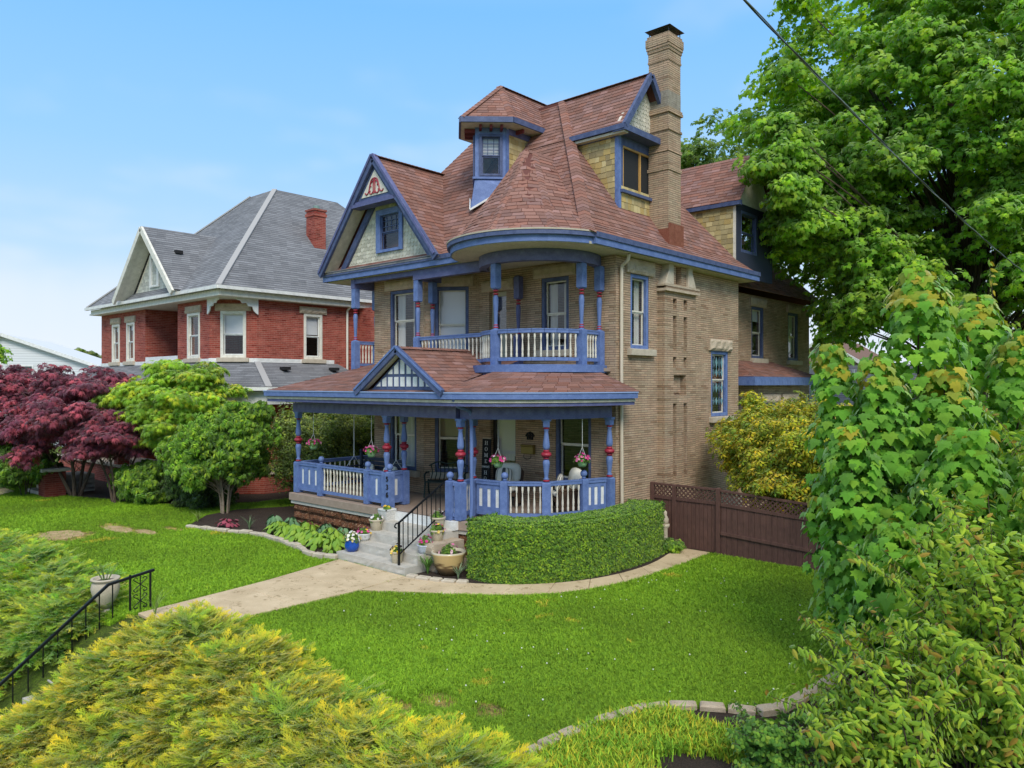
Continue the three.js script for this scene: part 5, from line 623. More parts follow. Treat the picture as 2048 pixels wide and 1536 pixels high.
// one leaf: base at the origin, tip along +y, face +z, folded along its rib and arched
function leafPts(kind, s, fold = 0.18, arch = 0.25, wide = 1) {
  const h = outlines[kind], P = [], f = ([x, y], sg) => [x * sg * s * wide, y * s, (-Math.abs(x) * fold - y * y * arch) * s]; const rib = y => [0, y * s, -y * y * arch * s];
  for (const sg of [-1, 1]) for (let i = 0; i < h.length - 1; i++) { const a = f(h[i], sg), b = f(h[i + 1], sg), fan = kind === 'maple' || kind === 'lace', c = rib(fan ? 0.34 : h[i][1]), d = rib(h[i + 1][1]); sg > 0 ? P.push(...c, ...a, ...b) : P.push(...c, ...b, ...a); if (!fan && i < h.length - 2) sg > 0 ? P.push(...c, ...b, ...d) : P.push(...c, ...d, ...b); }
  return P;
}
function geoOf(P) { const g = new THREE.BufferGeometry(); g.setAttribute('position', new THREE.Float32BufferAttribute(P, 3)); g.computeVertexNormals(); return g; }
function cluster(kind, size, n, spread, seed, o = {}) {
  const r = rng(seed), P = [], C = [], m = new THREE.Matrix4(), q = new THREE.Quaternion(), v = new THREE.Vector3();
  for (let k = 0; k < n; k++) { const lt = 0.66 + r() * 0.68, lh = (r() - 0.5) * 0.3; const L = leafPts(kind, size * (0.75 + r() * 0.5), o.fold, o.arch, o.wide), a = k / n * 6.283 + r(), tilt = (o.tilt ?? 0.9) * (0.4 + r() * 0.8); q.setFromEuler(new THREE.Euler(-tilt * 0.55 + (r() - 0.5) * 0.5, (r() - 0.5) * 0.9, a, 'ZYX')); m.compose(v.set(Math.sin(-a) * spread * r() * 0.6, Math.cos(a) * spread * r() * 0.6, (r() - 0.5) * spread * 0.5), q, new THREE.Vector3(1, 1, 1)); for (let i = 0; i < L.length; i += 3) { v.set(L[i], L[i + 1], L[i + 2]).applyMatrix4(m); P.push(v.x, v.y, v.z); C.push(lt * (1 + lh), lt, lt * (1 - lh)); } }
  const g = geoOf(P); g.setAttribute('color', new THREE.Float32BufferAttribute(C, 3)); return g;
}
const _x = V(0, 0, 0), _y = V(0, 0, 0), _z = V(0, 0, 0), _m = new THREE.Matrix4();
function frameQ(nrm, tip) { _z.copy(nrm).normalize(); _y.copy(tip).addScaledVector(_z, -tip.dot(_z)); if (_y.lengthSq() < 1e-6) _y.set(1, 0, 0).addScaledVector(_z, -_z.x); _y.normalize(); _x.crossVectors(_y, _z); _m.makeBasis(_x, _y, _z); return new THREE.Quaternion().setFromRotationMatrix(_m); }
const tone = (r, cols, vary = 0.22, g = [1.62, 1.42, 0.7]) => { const c = cols[Math.floor(r() * cols.length)], k = 1 + (r() - 0.5) * 2 * vary, h = (r() - 0.5) * 0.12; return new THREE.Color(lin(c[0]) * k * (1 + h) * g[0], lin(c[1]) * k * g[1], lin(c[2]) * k * (1 - h) * g[2]); };
function inst(name, geo, mat, items, parent, stuff = true) { const m = shadowed(new THREE.InstancedMesh(geo, mat, items.length)), s = new THREE.Vector3(), mm = new THREE.Matrix4(); items.forEach((it, i) => { s.setScalar(it.s); mm.compose(it.p, it.q, s); m.setMatrixAt(i, mm); m.setColorAt(i, it.c); }); m.name = parent === scene ? numbered(name) : name; if (stuff) m.userData.kind = 'stuff'; parent.add(m); return m; }
const dirRand = (r) => { const z = r() * 2 - 1, a = r() * 6.2832, s = Math.sqrt(1 - z * z); return V(Math.cos(a) * s, z, Math.sin(a) * s); };
// clumps spread through an uneven ellipsoid
function clumps(r, c, R, n, cr, o = {}) { const out = []; let guard = 0; while (out.length < n && guard++ < n * 20) { const d = dirRand(r); if (d.y < (o.low ?? -0.75)) continue; const lump = 1 + (o.lump ?? 0.3) * (2 * fbm(d.x * 2.1 + c[0] + 30, d.z * 2.1 + d.y * 3.1 + 60, 4096, 3) - 1), f = Math.pow(mix(o.inner ?? 0.25, 1, r()), 0.6); out.push({ c: V(c[0] + d.x * R[0] * f * lump, c[1] + d.y * R[1] * f * lump, c[2] + d.z * R[2] * f * lump), d, r: cr * (0.65 + r() * 0.7) }); } return out; }
function leavesIn(r, list, per, cols, o = {}) { const items = []; for (const k of list) { const ct = o.clumpVary ? 1 + (r() - 0.5) * o.clumpVary : 1; for (let i = 0; i < per; i++) { const d = dirRand(r), f = Math.pow(r(), 0.45) * k.r; const p = V(k.c.x + d.x * f * (o.flatX ?? 1), k.c.y + d.y * f * (o.flat ?? 0.62), k.c.z + d.z * f); if (o.cut && o.cut(p)) continue; const nrm = V(d.x * 0.55 + k.d.x * 0.35, (o.up ?? 0.75) + d.y * 0.35, d.z * 0.55 + k.d.z * 0.35).add(dirRand(r).multiplyScalar(o.jit ?? 0.45)), tip = V(k.d.x + d.x * 0.6 + (r() - 0.5), o.droop ?? -0.7, k.d.z + d.z * 0.6 + (r() - 0.5)); const c = tone(r, cols, o.vary ?? 0.2, o.gain); c.multiplyScalar(ct); items.push({ p, q: frameQ(nrm, tip), s: 0.75 + r() * 0.55, c }); } } return items; }
function limbsTo(r, base, list, r0, every, mat, trunkTop) { const g = [limb(trunkTop.pts, r0, trunkTop.r1 ?? r0 * 0.45, 9)]; const c = new THREE.CatmullRomCurve3(trunkTop.pts.map(p => V(...p))); for (let i = 0; i < list.length; i += every) { const k = list[i], f = clamp((k.c.y - base[1]) / (trunkTop.pts.at(-1)[1] - base[1]) * 0.6 - 0.06 + (r() - 0.5) * 0.1, trunkTop.from ?? 0.2, 0.98), s = c.getPointAt(f), m1 = s.clone().lerp(k.c, 0.5); m1.y += (trunkTop.arch ?? 0.25) * s.distanceTo(k.c) * 0.3; g.push(limb([s.toArray(), m1.toArray(), k.c.toArray()], r0 * (trunkTop.k ?? 0.22), r0 * 0.03, 5, 5)); } return merge(g); }
function tree(name, label, cat, pos, o, group) {
  const r = rng(o.seed), t = thing(name, label, cat, pos, 0, group); let list = []; for (const b of o.blobs) list.push(...clumps(r, b.c, b.R, b.n, b.cr, b));
  const stems = o.stems || [{ pts: o.trunk, r: o.r0 }]; const gs = []; stems.forEach((s, i) => gs.push(limbsTo(r, [0, 0, 0], list.filter((_, j) => j % stems.length === i), s.r, o.every ?? 2, null, { pts: s.pts, from: o.from, k: o.k, arch: o.arch }))); part('trunk', gs, o.bark || M.bark, t);
  const items = leavesIn(r, list, o.per, o.cols, o); inst('crown', o.geo, o.mat || M.leafV, items, t); return t;
}
// the big maple behind the house and the tree beyond the roof
const mapleCl = cluster('maple', 0.15, 9, 0.24, 3, { tilt: 1.0, arch: 0.3 });
const greens = [[118, 168, 28], [104, 154, 26], [136, 178, 32], [92, 140, 24]];
tree('maple_tree', 'tall bright green maple spreading over the rear of the tan house', 'tree', [4.4, 0, -17.0], { seed: 5, geo: mapleCl, cols: greens, per: 58, every: 3, r0: 0.42, k: 0.2, flat: 0.5, clumpVary: 0.35, trunk: [[0, -0.2, 0], [0.1, 3, 0.1], [-0.2, 8, 0.2], [-0.6, 14, 0.3], [-0.8, 19, 0.2]],
  blobs: [{ c: [-0.6, 13.2, 1.0], R: [6.6, 8.6, 6.6], n: 290, cr: 1.25, lump: 0.35 }, { c: [-1.9, 7.4, 4.2], R: [2.1, 2.9, 2.4], n: 60, cr: 0.95, inner: 0.1 }, { c: [3.6, 9.5, -0.5], R: [4.6, 6.2, 5.2], n: 110, cr: 1.2 }, { c: [-4.5, 11.2, 4.1], R: [2.2, 3.8, 2.7], n: 70, cr: 1.0, inner: 0.1 }, { c: [-3.7, 9.3, 7.4], R: [1.2, 1.1, 1.5], n: 20, cr: 0.8, inner: 0.1 }, { c: [-3.6, 10.7, 8.8], R: [0.75, 1.7, 1.1], n: 24, cr: 0.6, inner: 0.1 }] });
tree('background_tree', 'rounded green tree crown rising behind the chimney and rear roof', 'tree', [-11.0, 0, -26.7], { seed: 6, geo: mapleCl, cols: [[92, 128, 42], [80, 118, 36], [108, 140, 52]], per: 34, every: 4, r0: 0.4, flat: 0.6, trunk: [[0, -0.2, 0], [0, 6, 0], [0.3, 12, 0], [0.2, 17, 0]], blobs: [{ c: [0.3, 14.2, 0], R: [5.2, 5.6, 5.2], n: 120, cr: 1.3 }] });
// golden shrub behind the fence
const smallCl = cluster('ovate', 0.085, 9, 0.1, 8, { tilt: 1.0, fold: 0.25 });
tree('golden_shrub', 'large yellow-green shrub spilling over the brown fence', 'shrub', [3.0, 0.1, -4.05], { seed: 9, cut: p => p.z > 2.3 && p.y < 1.5, geo: smallCl, cols: [[172, 176, 24], [152, 164, 24], [104, 140, 26], [132, 156, 26], [192, 182, 30]], per: 66, every: 2, r0: 0.07, k: 0.4, from: 0.02, flat: 0.7, clumpVary: 0.3, stems: [-0.5, 0.1, 0.6, 1.2].map((a, i) => ({ pts: [[a * 0.3, -0.1, 0], [a * 0.6, 1, (i % 2) * 0.3], [a * 1.2, 2.6, (i % 2) * 0.6]], r: 0.06 })),
  blobs: [{ c: [-0.1, 2.35, 0.2], R: [1.9, 1.35, 1.7], n: 150, cr: 0.52, low: -0.9 }, { c: [1.2, 1.9, 1.4], R: [1.9, 1.2, 1.3], n: 100, cr: 0.5, low: -0.8 }, { c: [-1.3, 2.4, -0.4], R: [1.0, 1.3, 1.1], n: 46, cr: 0.42 }] });
// young Norway maple in the right bed: its nearest leaves are parts of their own
{ const r = rng(21), t = thing('young_maple', 'young maple with broad bright green leaves in front of the fence', 'tree', [7.6, 0, 3.6]); const lg = [0.13, 0.15, 0.175].map(s => geoOf(leafPts('maple', s, 0.12, 0.35, 1.15))); const leaders = [[0.1, 5.75, 0.2, 1.25], [-0.95, 4.75, 0.75, 0.85], [0.62, 5.45, -0.9, 1.1], [1.3, 4.9, -0.4, 1.1], [-0.5, 3.6, 1.25, 0.95], [0.9, 3.6, 1.1, 1.1], [-1.0, 2.6, 0.9, 0.8], [0.2, 2.4, 1.5, 1.1], [1.7, 3.6, 0.3, 1.2], [-0.25, 4.5, 0.9, 1.0], [0.5, 4.4, 0.5, 1.2], [-0.6, 3.2, 0.5, 1.0]]; const gs = [], items = [];
  for (const [x, y, z, R] of leaders) { gs.push(limb([[x * 0.2, -0.1, z * 0.2], [x * 0.55, y * 0.35, z * 0.5], [x * 0.9, y * 0.7, z * 0.9], [x, y, z]], 0.035, 0.008, 6)); const n = Math.round(1150 * R * y / 5); for (let i = 0; i < n; i++) { const h = Math.pow(r(), 0.85), yy = mix(y * 0.12, y, h), rad = R * (0.14 + 0.74 * Math.pow(1 - h, 0.55) * (0.75 + 0.5 * Math.abs(Math.sin(yy * 5 + x * 3)))), a = r() * 6.283, f = Math.sqrt(mix(0.25, 1, r())), cx = mix(x * 0.4, x, h), cz = mix(z * 0.4, z, h), p = V(cx + Math.cos(a) * rad * f, yy + (r() - 0.5) * 0.1, cz + Math.sin(a) * rad * f), nrm = V(Math.cos(a) * 0.75, 0.62, Math.sin(a) * 0.75).add(dirRand(r).multiplyScalar(0.35)), tip = V(Math.cos(a) * 0.5, -0.85, Math.sin(a) * 0.5); const young = h > 0.9 && r() < 0.5; items.push({ p, q: frameQ(nrm, tip), s: 0.5 + r() * 0.75, c: tone(r, young ? [[150, 150, 34], [128, 150, 40]] : [[84, 144, 30], [96, 154, 34], [76, 130, 28], [110, 160, 36]], 0.18) }); } }
  part('trunk', gs, M.bark, t); const eye = camera.position.clone().sub(t.position); items.sort((a, b) => a.p.distanceTo(eye) - b.p.distanceTo(eye)); const mats = [0, 1, 2, 3, 4, 5, 6].map(() => { const m = leafMat(0.95, 0.45); m.color = tone(r, [[84, 144, 30], [96, 154, 34], [76, 130, 28], [110, 160, 36]], 0.18); return m; });
  items.slice(0, 300).forEach((it, i) => { const m = shadowed(new THREE.Mesh(lg[i % 3], mats[Math.floor(r() * 7)])); m.name = 'leaf'; m.position.copy(it.p); m.quaternion.copy(it.q); m.scale.setScalar(it.s); t.add(m); }); inst('crown', lg[1], M.leaf, items.slice(300), t); }
// shoots lined with leaves: cherry, tall willowy saplings, privet
function shootBush(name, label, pos, o) { const r = rng(o.seed), t = thing(name, label, o.cat || 'shrub', pos), gs = [], items = []; for (let k = 0; k < o.n; k++) { const a = o.a0 + r() * o.da, out = o.out * (0.25 + r() * 0.9), h = o.h * (0.12 + r() * 0.98), b = V((r() - 0.5) * o.base, 0, (r() - 0.5) * o.base), e = V(b.x + Math.cos(a) * out, h, b.z + Math.sin(a) * out), m = V(mix(b.x, e.x, 0.4), h * (o.archY ?? 0.72), mix(b.z, e.z, 0.4)); if (o.droopEnd) e.y -= o.droopEnd * r(); const c = new THREE.CatmullRomCurve3([b, m, e]); gs.push(limb([b.toArray(), m.toArray(), e.toArray()], o.r0 ?? 0.012, 0.003, 5, 8)); const sub = [c]; for (let j = 0; j < (o.twigs ?? 5); j++) { const f = 0.15 + r() * 0.8, p = c.getPointAt(f), d = dirRand(r); d.y = Math.abs(d.y) * 0.6; const L = o.twigL * (0.5 + r()); const q = p.clone().addScaledVector(d, L); sub.push(new THREE.CatmullRomCurve3([p, p.clone().lerp(q, 0.5).add(V(0, 0.04, 0)), q])); } sub.forEach((s, si) => { const L = s.getLength(), nl = Math.round((si ? L : L * 0.8) * o.dens); for (let i = 0; i < nl; i++) { const f = si ? (i + r()) / nl : 0.2 + 0.8 * (i + r()) / nl, p = s.getPointAt(f), tg = s.getTangentAt(f), sd = i % 2 ? 1 : -1, az = V(-tg.z, 0, tg.x).normalize().multiplyScalar(sd); const tip = az.clone().multiplyScalar(0.8).addScaledVector(tg, 0.6).add(V(0, o.drop ?? -0.25, 0)).add(dirRand(r).multiplyScalar(0.4)), nrm = V(p.x - (o.base > 1.2 ? 0 : 0), 0, p.z).normalize().multiplyScalar(0.75).add(V(0, 0.7, 0)).addScaledVector(az, 0.2).add(dirRand(r).multiplyScalar(0.5)); items.push({ p: p.add(dirRand(r).multiplyScalar(0.015)), q: frameQ(nrm, tip), s: (0.7 + r() * 0.5), c: tone(r, f > 0.9 && r() < (o.tipP ?? 0.4) ? o.tips : o.cols, 0.2) }); } }); } part('stems', gs, o.bark || M.bark, t); inst('foliage', o.geo, M.leaf, items, t); return t; }
const ovG = geoOf(leafPts('ovate', 0.1, 0.35, 0.45, 0.85)), lanceG = geoOf(leafPts('lance', 0.13, 0.25, 0.4, 1.3)), roundG = geoOf(leafPts('round', 0.05, 0.25, 0.2));
const chC = { cols: [[128, 164, 36], [112, 152, 34], [146, 172, 44], [98, 140, 32]], tips: [[140, 120, 40], [134, 136, 40]] };
shootBush('cherry_shrub', 'cherry shrub with slim bronze-tipped leaves filling the right foreground bed', [9.0, 0, 6.1], { seed: 31, n: 120, a0: 0, da: 6.283, out: 1.25, h: 2.8, base: 0.9, twigs: 7, twigL: 0.5, dens: 27, geo: ovG, ...chC });
shootBush('cherry_shrub', 'low cherry shrub arching over the stone edging of the lawn', [8.3, 0, 7.2], { seed: 32, n: 90, a0: 1.6, da: 4.2, out: 0.95, h: 1.5, base: 0.7, twigs: 6, twigL: 0.4, dens: 27, geo: ovG, ...chC });
shootBush('cherry_shrub', 'cherry shrub with long leafy shoots beside the young maple', [9.9, 0, 5.0], { seed: 33, n: 90, a0: 1.5, da: 4.0, out: 1.3, h: 3.7, base: 0.9, twigs: 7, twigL: 0.5, dens: 28, geo: ovG, ...chC });
shootBush('privet_shrub', 'small round-leaved shrub at the mulch edge by the tan stones', [7.25, 0, 7.75], { seed: 34, n: 46, a0: 0, da: 6.283, out: 0.5, h: 0.62, base: 0.4, twigs: 6, twigL: 0.2, dens: 70, geo: roundG, cols: [[62, 112, 30], [78, 128, 34], [96, 140, 40]], tips: [[120, 150, 44]], r0: 0.006 });
shootBush('willow_saplings', 'tall pale green saplings with narrow hanging leaves behind the young maple', [8.9, 0, 1.6], { seed: 35, cat: 'saplings', n: 34, a0: 0, da: 6.283, out: 1.2, h: 6.0, base: 1.6, twigs: 12, twigL: 0.7, dens: 24, geo: lanceG, cols: [[126, 156, 40], [112, 146, 40], [140, 164, 48]], tips: [[168, 160, 50]], drop: -0.9, r0: 0.025, archY: 0.55 });
// clipped hedge: leaf shell on a rounded core that follows the path
{ const t = thing('box_hedge', 'clipped green hedge curving in front of the round porch corner', 'hedge'), r = rng(41), c = new THREE.CatmullRomCurve3([[-0.95, 3.72], [-0.35, 3.7], [0.12, 3.3], [0.5, 2.5], [0.68, 1.4], [0.66, 0.3], [0.5, -0.55]].map(p => V(p[0], 0, p[1]))), hw = 0.46, hh = 1.3, items = [], core = []; const n = 40; let prev;
  for (let i = 0; i <= n; i++) { const p = c.getPointAt(i / n), d = c.getTangentAt(i / n), s = V(-d.z, 0, d.x), w = hw - 0.1, ring = [[-w, 0], [-w, hh - 0.18], [-w + 0.12, hh - 0.1], [w - 0.12, hh - 0.1], [w, hh - 0.18], [w, 0]].map(([a, y]) => [p.x + s.x * a, y, p.z + s.z * a]); if (prev) for (let k = 0; k < 5; k++) core.push(...quadPts(prev[k], ring[k], ring[k + 1], prev[k + 1])); else core.push(...quadPts(ring[0], ring[1], ring[4], ring[5])); prev = ring; } core.push(...quadPts(prev[5], prev[4], prev[1], prev[0]));
  part('inner_twigs', tris(core), std({ color: col(116, 154, 40), roughness: 1 }), t); const L = c.getLength();
  for (let i = 0; i < 30000; i++) { const f = r(), p = c.getPointAt(f), d = c.getTangentAt(f), s = V(-d.z, 0, d.x); let a, y, nr; const u = r() * (2 * hh + 2 * hw); if (u < 2 * hw) { a = u - hw; y = hh; nr = V(0, 1, 0); } else if (u < 2 * hw + hh) { a = hw; y = u - 2 * hw; nr = s.clone(); } else { a = -hw; y = u - 2 * hw - hh; nr = s.clone().negate(); } const ed = Math.max(0, Math.abs(a) - hw + 0.16) + Math.max(0, y - hh + 0.16); if (ed > 0.16) { a *= 0.93; y -= 0.05; nr.add(V(0, 0.5, 0)); } const bump = 0.06 * (fbm(p.x * 3 + y * 2, p.z * 3 + y * 3, 4096, 3) - 0.5), dep = -Math.pow(r(), 2) * 0.09 + bump; items.push({ p: V(p.x + s.x * a, y, p.z + s.z * a).addScaledVector(nr, dep), q: frameQ(nr.clone().add(V(0, 0.5, 0)).add(dirRand(r).multiplyScalar(0.7)), dirRand(r).add(V(0, 0.6, 0))), s: 0.7 + r() * 0.5, c: tone(r, [[98, 144, 32], [84, 130, 30], [114, 158, 38], [72, 114, 28], [132, 172, 46]], 0.2) }); }
  for (const [f, sg] of [[0, -1], [1, 1]]) { const p = c.getPointAt(f), d = c.getTangentAt(f).multiplyScalar(sg), s = V(-d.z, 0, d.x); for (let i = 0; i < 1500; i++) { const a = (r() * 2 - 1) * hw, y = r() * hh; items.push({ p: V(p.x + s.x * a, y, p.z + s.z * a).addScaledVector(d, (r() - 0.4) * 0.08), q: frameQ(d.clone().add(V(0, 0.5, 0)).add(dirRand(r).multiplyScalar(0.7)), dirRand(r).add(V(0, 0.6, 0))), s: 0.7 + r() * 0.5, c: tone(r, [[88, 134, 34], [74, 120, 30], [104, 150, 40]], 0.2) }); } }
  inst('foliage', cluster('ovate', 0.055, 5, 0.05, 13, { tilt: 1.2, wide: 1.1 }), M.leafV, items, t); }
// spreading gold-tipped junipers on the bank
{ const r0 = rng(51); const sprays = [1, 2, 3].map(sd => { const r = rng(500 + sd), P = [], C = []; const L = 0.3; const quill = (x0, y0, z0, x1, y1, z1, w, t0, t1) => { const dx = x1 - x0, dy = y1 - y0, l = Math.hypot(dx, dy) || 1, nx = -dy / l * w, ny = dx / l * w; P.push(x0 - nx, y0 - ny, z0, x0 + nx, y0 + ny, z0, x1, y1, z1); C.push(...t0, ...t0, ...t1); }; const gC = t => { const k = sst(0.3, 1, t); return [mix(lin(140), lin(248), k), mix(lin(166), lin(232), k), mix(lin(28), lin(26), k)]; };
    // a feathery spray: stem, side twigs, and fine twiglets along each
    for (let i = 0; i < 12; i++) { const f = i / 12, y = f * L, b = 0.085 * (1 - f * 0.75) * (0.7 + r() * 0.6), s = i % 2 ? 1 : -1, bx = s * b * 0.8, by = y + b * 1.25, bz = (r() - 0.5) * 0.06; quill(0, y, 0, bx, by, bz, 0.006, gC(f * 0.6), gC(f * 0.6 + 0.4)); for (let k = 0; k < 5; k++) { const g = 0.2 + k * 0.18, sd = k % 2 ? 1 : -1, l = 0.03 * (0.7 + r() * 0.6); quill(bx * g, mix(y, by, g), bz * g, bx * g + sd * l * 0.55, mix(y, by, g) + l, bz * g + (r() - 0.5) * 0.03, 0.0065, gC(f * 0.6 + 0.1), gC(f * 0.6 + 0.2 + g * 0.35)); } } for (let k = 0; k < 6; k++) quill(0, L * (0.6 + k * 0.07), 0, (r() - 0.5) * 0.04, L * (0.75 + k * 0.07), (r() - 0.5) * 0.03, 0.005, gC(0.6), gC(1)); quill(0, 0, 0, 0, L + 0.05, 0, 0.006, gC(0), gC(1)); const g = geoOf(P); g.setAttribute('color', new THREE.Float32BufferAttribute(C, 3)); return g; });
  const spots = [[-0.95, 10.35, 1.15, 0.62, 0.9, 'behind the iron handrail foot and nearest the walk'], [0.75, 10.5, 1.15, 0.6, 1.0, ''], [2.3, 10.75, 1.15, 0.6, 0.95, ''], [3.75, 10.7, 1.05, 0.52, 0.85, ''], [4.85, 10.4, 0.8, 0.42, 0.7, ''], [-0.2, 11.75, 1.3, 0.62, 1.0, ''], [1.5, 12.0, 1.3, 0.6, 1.0, ''], [3.1, 12.1, 1.2, 0.55, 0.9, ''], [-1.5, 11.1, 0.95, 0.75, 0.9, ''], [-1.7, 12.1, 0.95, 0.85, 0.9, ''], [-1.7, 13.1, 1.1, 0.85, 1.0, ''], [0.4, 13.2, 1.2, 0.6, 1.0, ''], [-4.9, 10.8, 0.95, 0.62, 0.95, 'l'], [-6.3, 10.6, 1.2, 0.66, 1.0, 'l'], [-8.2, 10.5, 1.3, 0.7, 1.0, 'l'], [-10.2, 10.6, 1.3, 0.7, 1.0, 'l'], [-5.3, 12.1, 1.2, 0.6, 1.0, 'l'], [-7.2, 12.1, 1.3, 0.6, 1.0, 'l'], [-9.4, 12.2, 1.3, 0.6, 1.0, 'l'], [-12, 10.8, 1.2, 0.7, 1.0, 'l']];
  for (const [i, [x, z, rx, ry, rz, side]] of spots.entries()) { const r = rng(520 + i), gy = groundY(x, z) - 0.05, left = side === 'l'; const t = thing('juniper_shrub', left ? 'spreading yellow-green juniper on the bank beyond the handrail and urn' : 'gold-tipped spreading juniper on the bank beside the front lawn', 'shrub', [x, gy, z], 0, left ? 'junipers on the bank beyond the handrail' : 'junipers on the bank beside the lawn'); const gs = [], lists = [[], [], []]; const cl = []; for (let k = 0; k < 46; k++) { const a = r() * 6.283, e = Math.pow(r(), 0.7), el = mix(0.25, 1.35, r()), d = V(Math.cos(a) * Math.cos(el), Math.sin(el), Math.sin(a) * Math.cos(el)), f = mix(0.55, 1.08, e); cl.push([V(d.x * rx * f, Math.max(0.12, d.y * ry * (left ? 0.72 : 0.58) * f) + (groundY(x + d.x * rx * f, z + d.z * rz * f) - gy) * 0.8, d.z * rz * f), d]); }
    cl.forEach(([c, d], k) => { if (k % 2 === 0) gs.push(limb([[0, -0.05, 0], [c.x * 0.5, c.y * 0.45 + 0.08, c.z * 0.5], c.toArray()], 0.018, 0.004, 5, 5)); const gold = left ? 0.55 + r() * 0.35 : 0.75 + r() * 0.5; for (let q = 0; q < 66; q++) { const o = dirRand(r).multiplyScalar(0.3 * Math.pow(r(), 0.5)), p = c.clone().add(V(o.x * 1.15, o.y * 0.6, o.z * 1.15)); const out = V(d.x, 0.32 + r() * 0.5, d.z).add(dirRand(r).multiplyScalar(0.55)), nrm = V(0, 1, 0).add(dirRand(r).multiplyScalar(0.5)); const kk = (0.8 + r() * 0.45), gg = clamp(gold + (r() - 0.5) * 0.5, 0.4, 1.25); lists[q % 3].push({ p, q: frameQ(nrm, out), s: 0.75 + r() * 0.6, c: new THREE.Color(kk * gg, kk * mix(0.85, 1, gg), kk) }); } }); part('stems', gs, M.bark, t); lists.forEach((l, k) => inst('foliage', sprays[k], M.leafV, l, t)); } }
// left garden
const laceCl = cluster('lace', 0.19, 7, 0.2, 17, { tilt: 0.9, arch: 0.45 }), azCl = cluster('lance', 0.15, 9, 0.07, 19, { tilt: 1.3, arch: 0.3, wide: 1.5 }), lilCl = cluster('ovate', 0.08, 8, 0.18, 23, { tilt: 1.0 });
const stemsAt = (n, R, h, seed, r = 0.03) => { const q = rng(seed); return Array.from({ length: n }, (_, i) => { const a = i / n * 6.28 + q(), k = R * (0.6 + q() * 0.6); return { pts: [[Math.cos(a) * 0.1, -0.1, Math.sin(a) * 0.1], [Math.cos(a) * k * 0.35, h * 0.35, Math.sin(a) * k * 0.35], [Math.cos(a) * k, h, Math.sin(a) * k]], r }; }); };
const redC = [[104, 46, 62], [88, 40, 54], [124, 54, 66], [78, 38, 50], [148, 68, 76]];
tree('red_maple', 'dark red Japanese maple in front of the red brick house', 'tree', [-20.3, 0, 5.4], { seed: 61, geo: laceCl, cols: redC, gain: [1.5, 1.2, 1.3], per: 44, every: 2, flat: 0.48, up: 1.0, clumpVary: 0.5, stems: stemsAt(4, 1.6, 3.4, 1, 0.07), blobs: [{ c: [0.3, 3.1, 0], R: [2.8, 1.6, 2.2], n: 150, cr: 0.6, low: -0.9, lump: 0.6 }, { c: [-2.6, 2.9, 1.4], R: [1.8, 1.8, 1.8], n: 70, cr: 0.7, low: -0.6 }] });
tree('red_maple', 'low branch-laden red maple between the green maple and the brick pier', 'tree', [-17.6, 0, 5.0], { seed: 62, geo: laceCl, cols: redC, gain: [1.5, 1.2, 1.3], per: 50, every: 2, flat: 0.3, up: 1.1, stems: stemsAt(3, 0.8, 2.0, 2, 0.05), blobs: [{ c: [0, 2.2, 0], R: [1.5, 0.9, 1.4], n: 60, cr: 0.55, low: -0.6 }] });
tree('green_maple', 'lime green Japanese maple with orange tips in front of the red house', 'tree', [-16.0, 0, 3.4], { seed: 63, geo: laceCl, cols: [[122, 162, 28], [108, 150, 28], [138, 168, 30], [96, 136, 26], [114, 154, 28], [150, 164, 32]], per: 44, every: 2, flat: 0.36, up: 1.0, clumpVary: 0.4, stems: stemsAt(3, 1.0, 3.4, 3, 0.06), blobs: [{ c: [0, 3.4, 0], R: [1.75, 1.75, 1.7], n: 120, cr: 0.62, low: -0.8, lump: 0.4 }, { c: [-1.1, 3.4, 1.0], R: [1.1, 0.8, 1.0], n: 40, cr: 0.5 }] });
tree('azalea_tree', 'multi-stemmed glossy green shrub standing in the pointed mulch bed', 'shrub', [-12.55, 0.03, 3.6], { seed: 64, geo: azCl, cols: [[112, 162, 36], [96, 146, 34], [132, 174, 44], [84, 130, 32]], per: 36, every: 1, k: 0.35, flat: 0.8, up: 0.7, droop: 0.1, clumpVary: 0.3, bark: M.lightBark, from: 0.4, stems: stemsAt(6, 0.5, 1.6, 4, 0.035), blobs: [{ c: [-0.3, 1.95, 0.1], R: [1.5, 1.15, 1.35], n: 120, cr: 0.42, low: -0.8, lump: 0.35 }, { c: [0.5, 2.7, -0.3], R: [0.9, 0.8, 0.9], n: 46, cr: 0.4 }, { c: [-1.2, 1.7, 0.6], R: [0.9, 0.7, 0.8], n: 40, cr: 0.4 }] });
tree('lilac_bush', 'airy olive green lilac beside the left end of the porch', 'shrub', [-12.5, 0.03, 0.3], { seed: 65, geo: lilCl, cols: [[104, 128, 52], [88, 114, 46], [120, 140, 62], [76, 100, 42]], per: 44, every: 1, k: 0.3, flat: 0.8, clumpVary: 0.3, bark: M.lightBark, stems: stemsAt(5, 0.9, 3.0, 5, 0.03), blobs: [{ c: [0.5, 2.1, 0.1], R: [1.6, 1.75, 1.7], n: 180, cr: 0.5, low: -0.95 }] });
tree('lilac_bush', 'olive green lilac seen through the porch behind the swing', 'shrub', [-11.2, 0.03, -1.6], { seed: 66, geo: lilCl, cols: [[104, 128, 52], [88, 114, 46], [120, 140, 62], [76, 100, 42]], per: 44, every: 1, k: 0.3, flat: 0.8, clumpVary: 0.3, bark: M.lightBark, stems: stemsAt(5, 0.9, 2.8, 6, 0.03), blobs: [{ c: [0, 2.1, 0], R: [1.4, 1.7, 1.6], n: 120, cr: 0.5, low: -0.95 }] });
const bushC = { geo: azCl, cols: [[108, 156, 34], [94, 142, 32], [128, 168, 40], [80, 124, 30]], per: 36, every: 2, k: 0.4, flat: 0.75, from: 0.05, clumpVary: 0.3 };
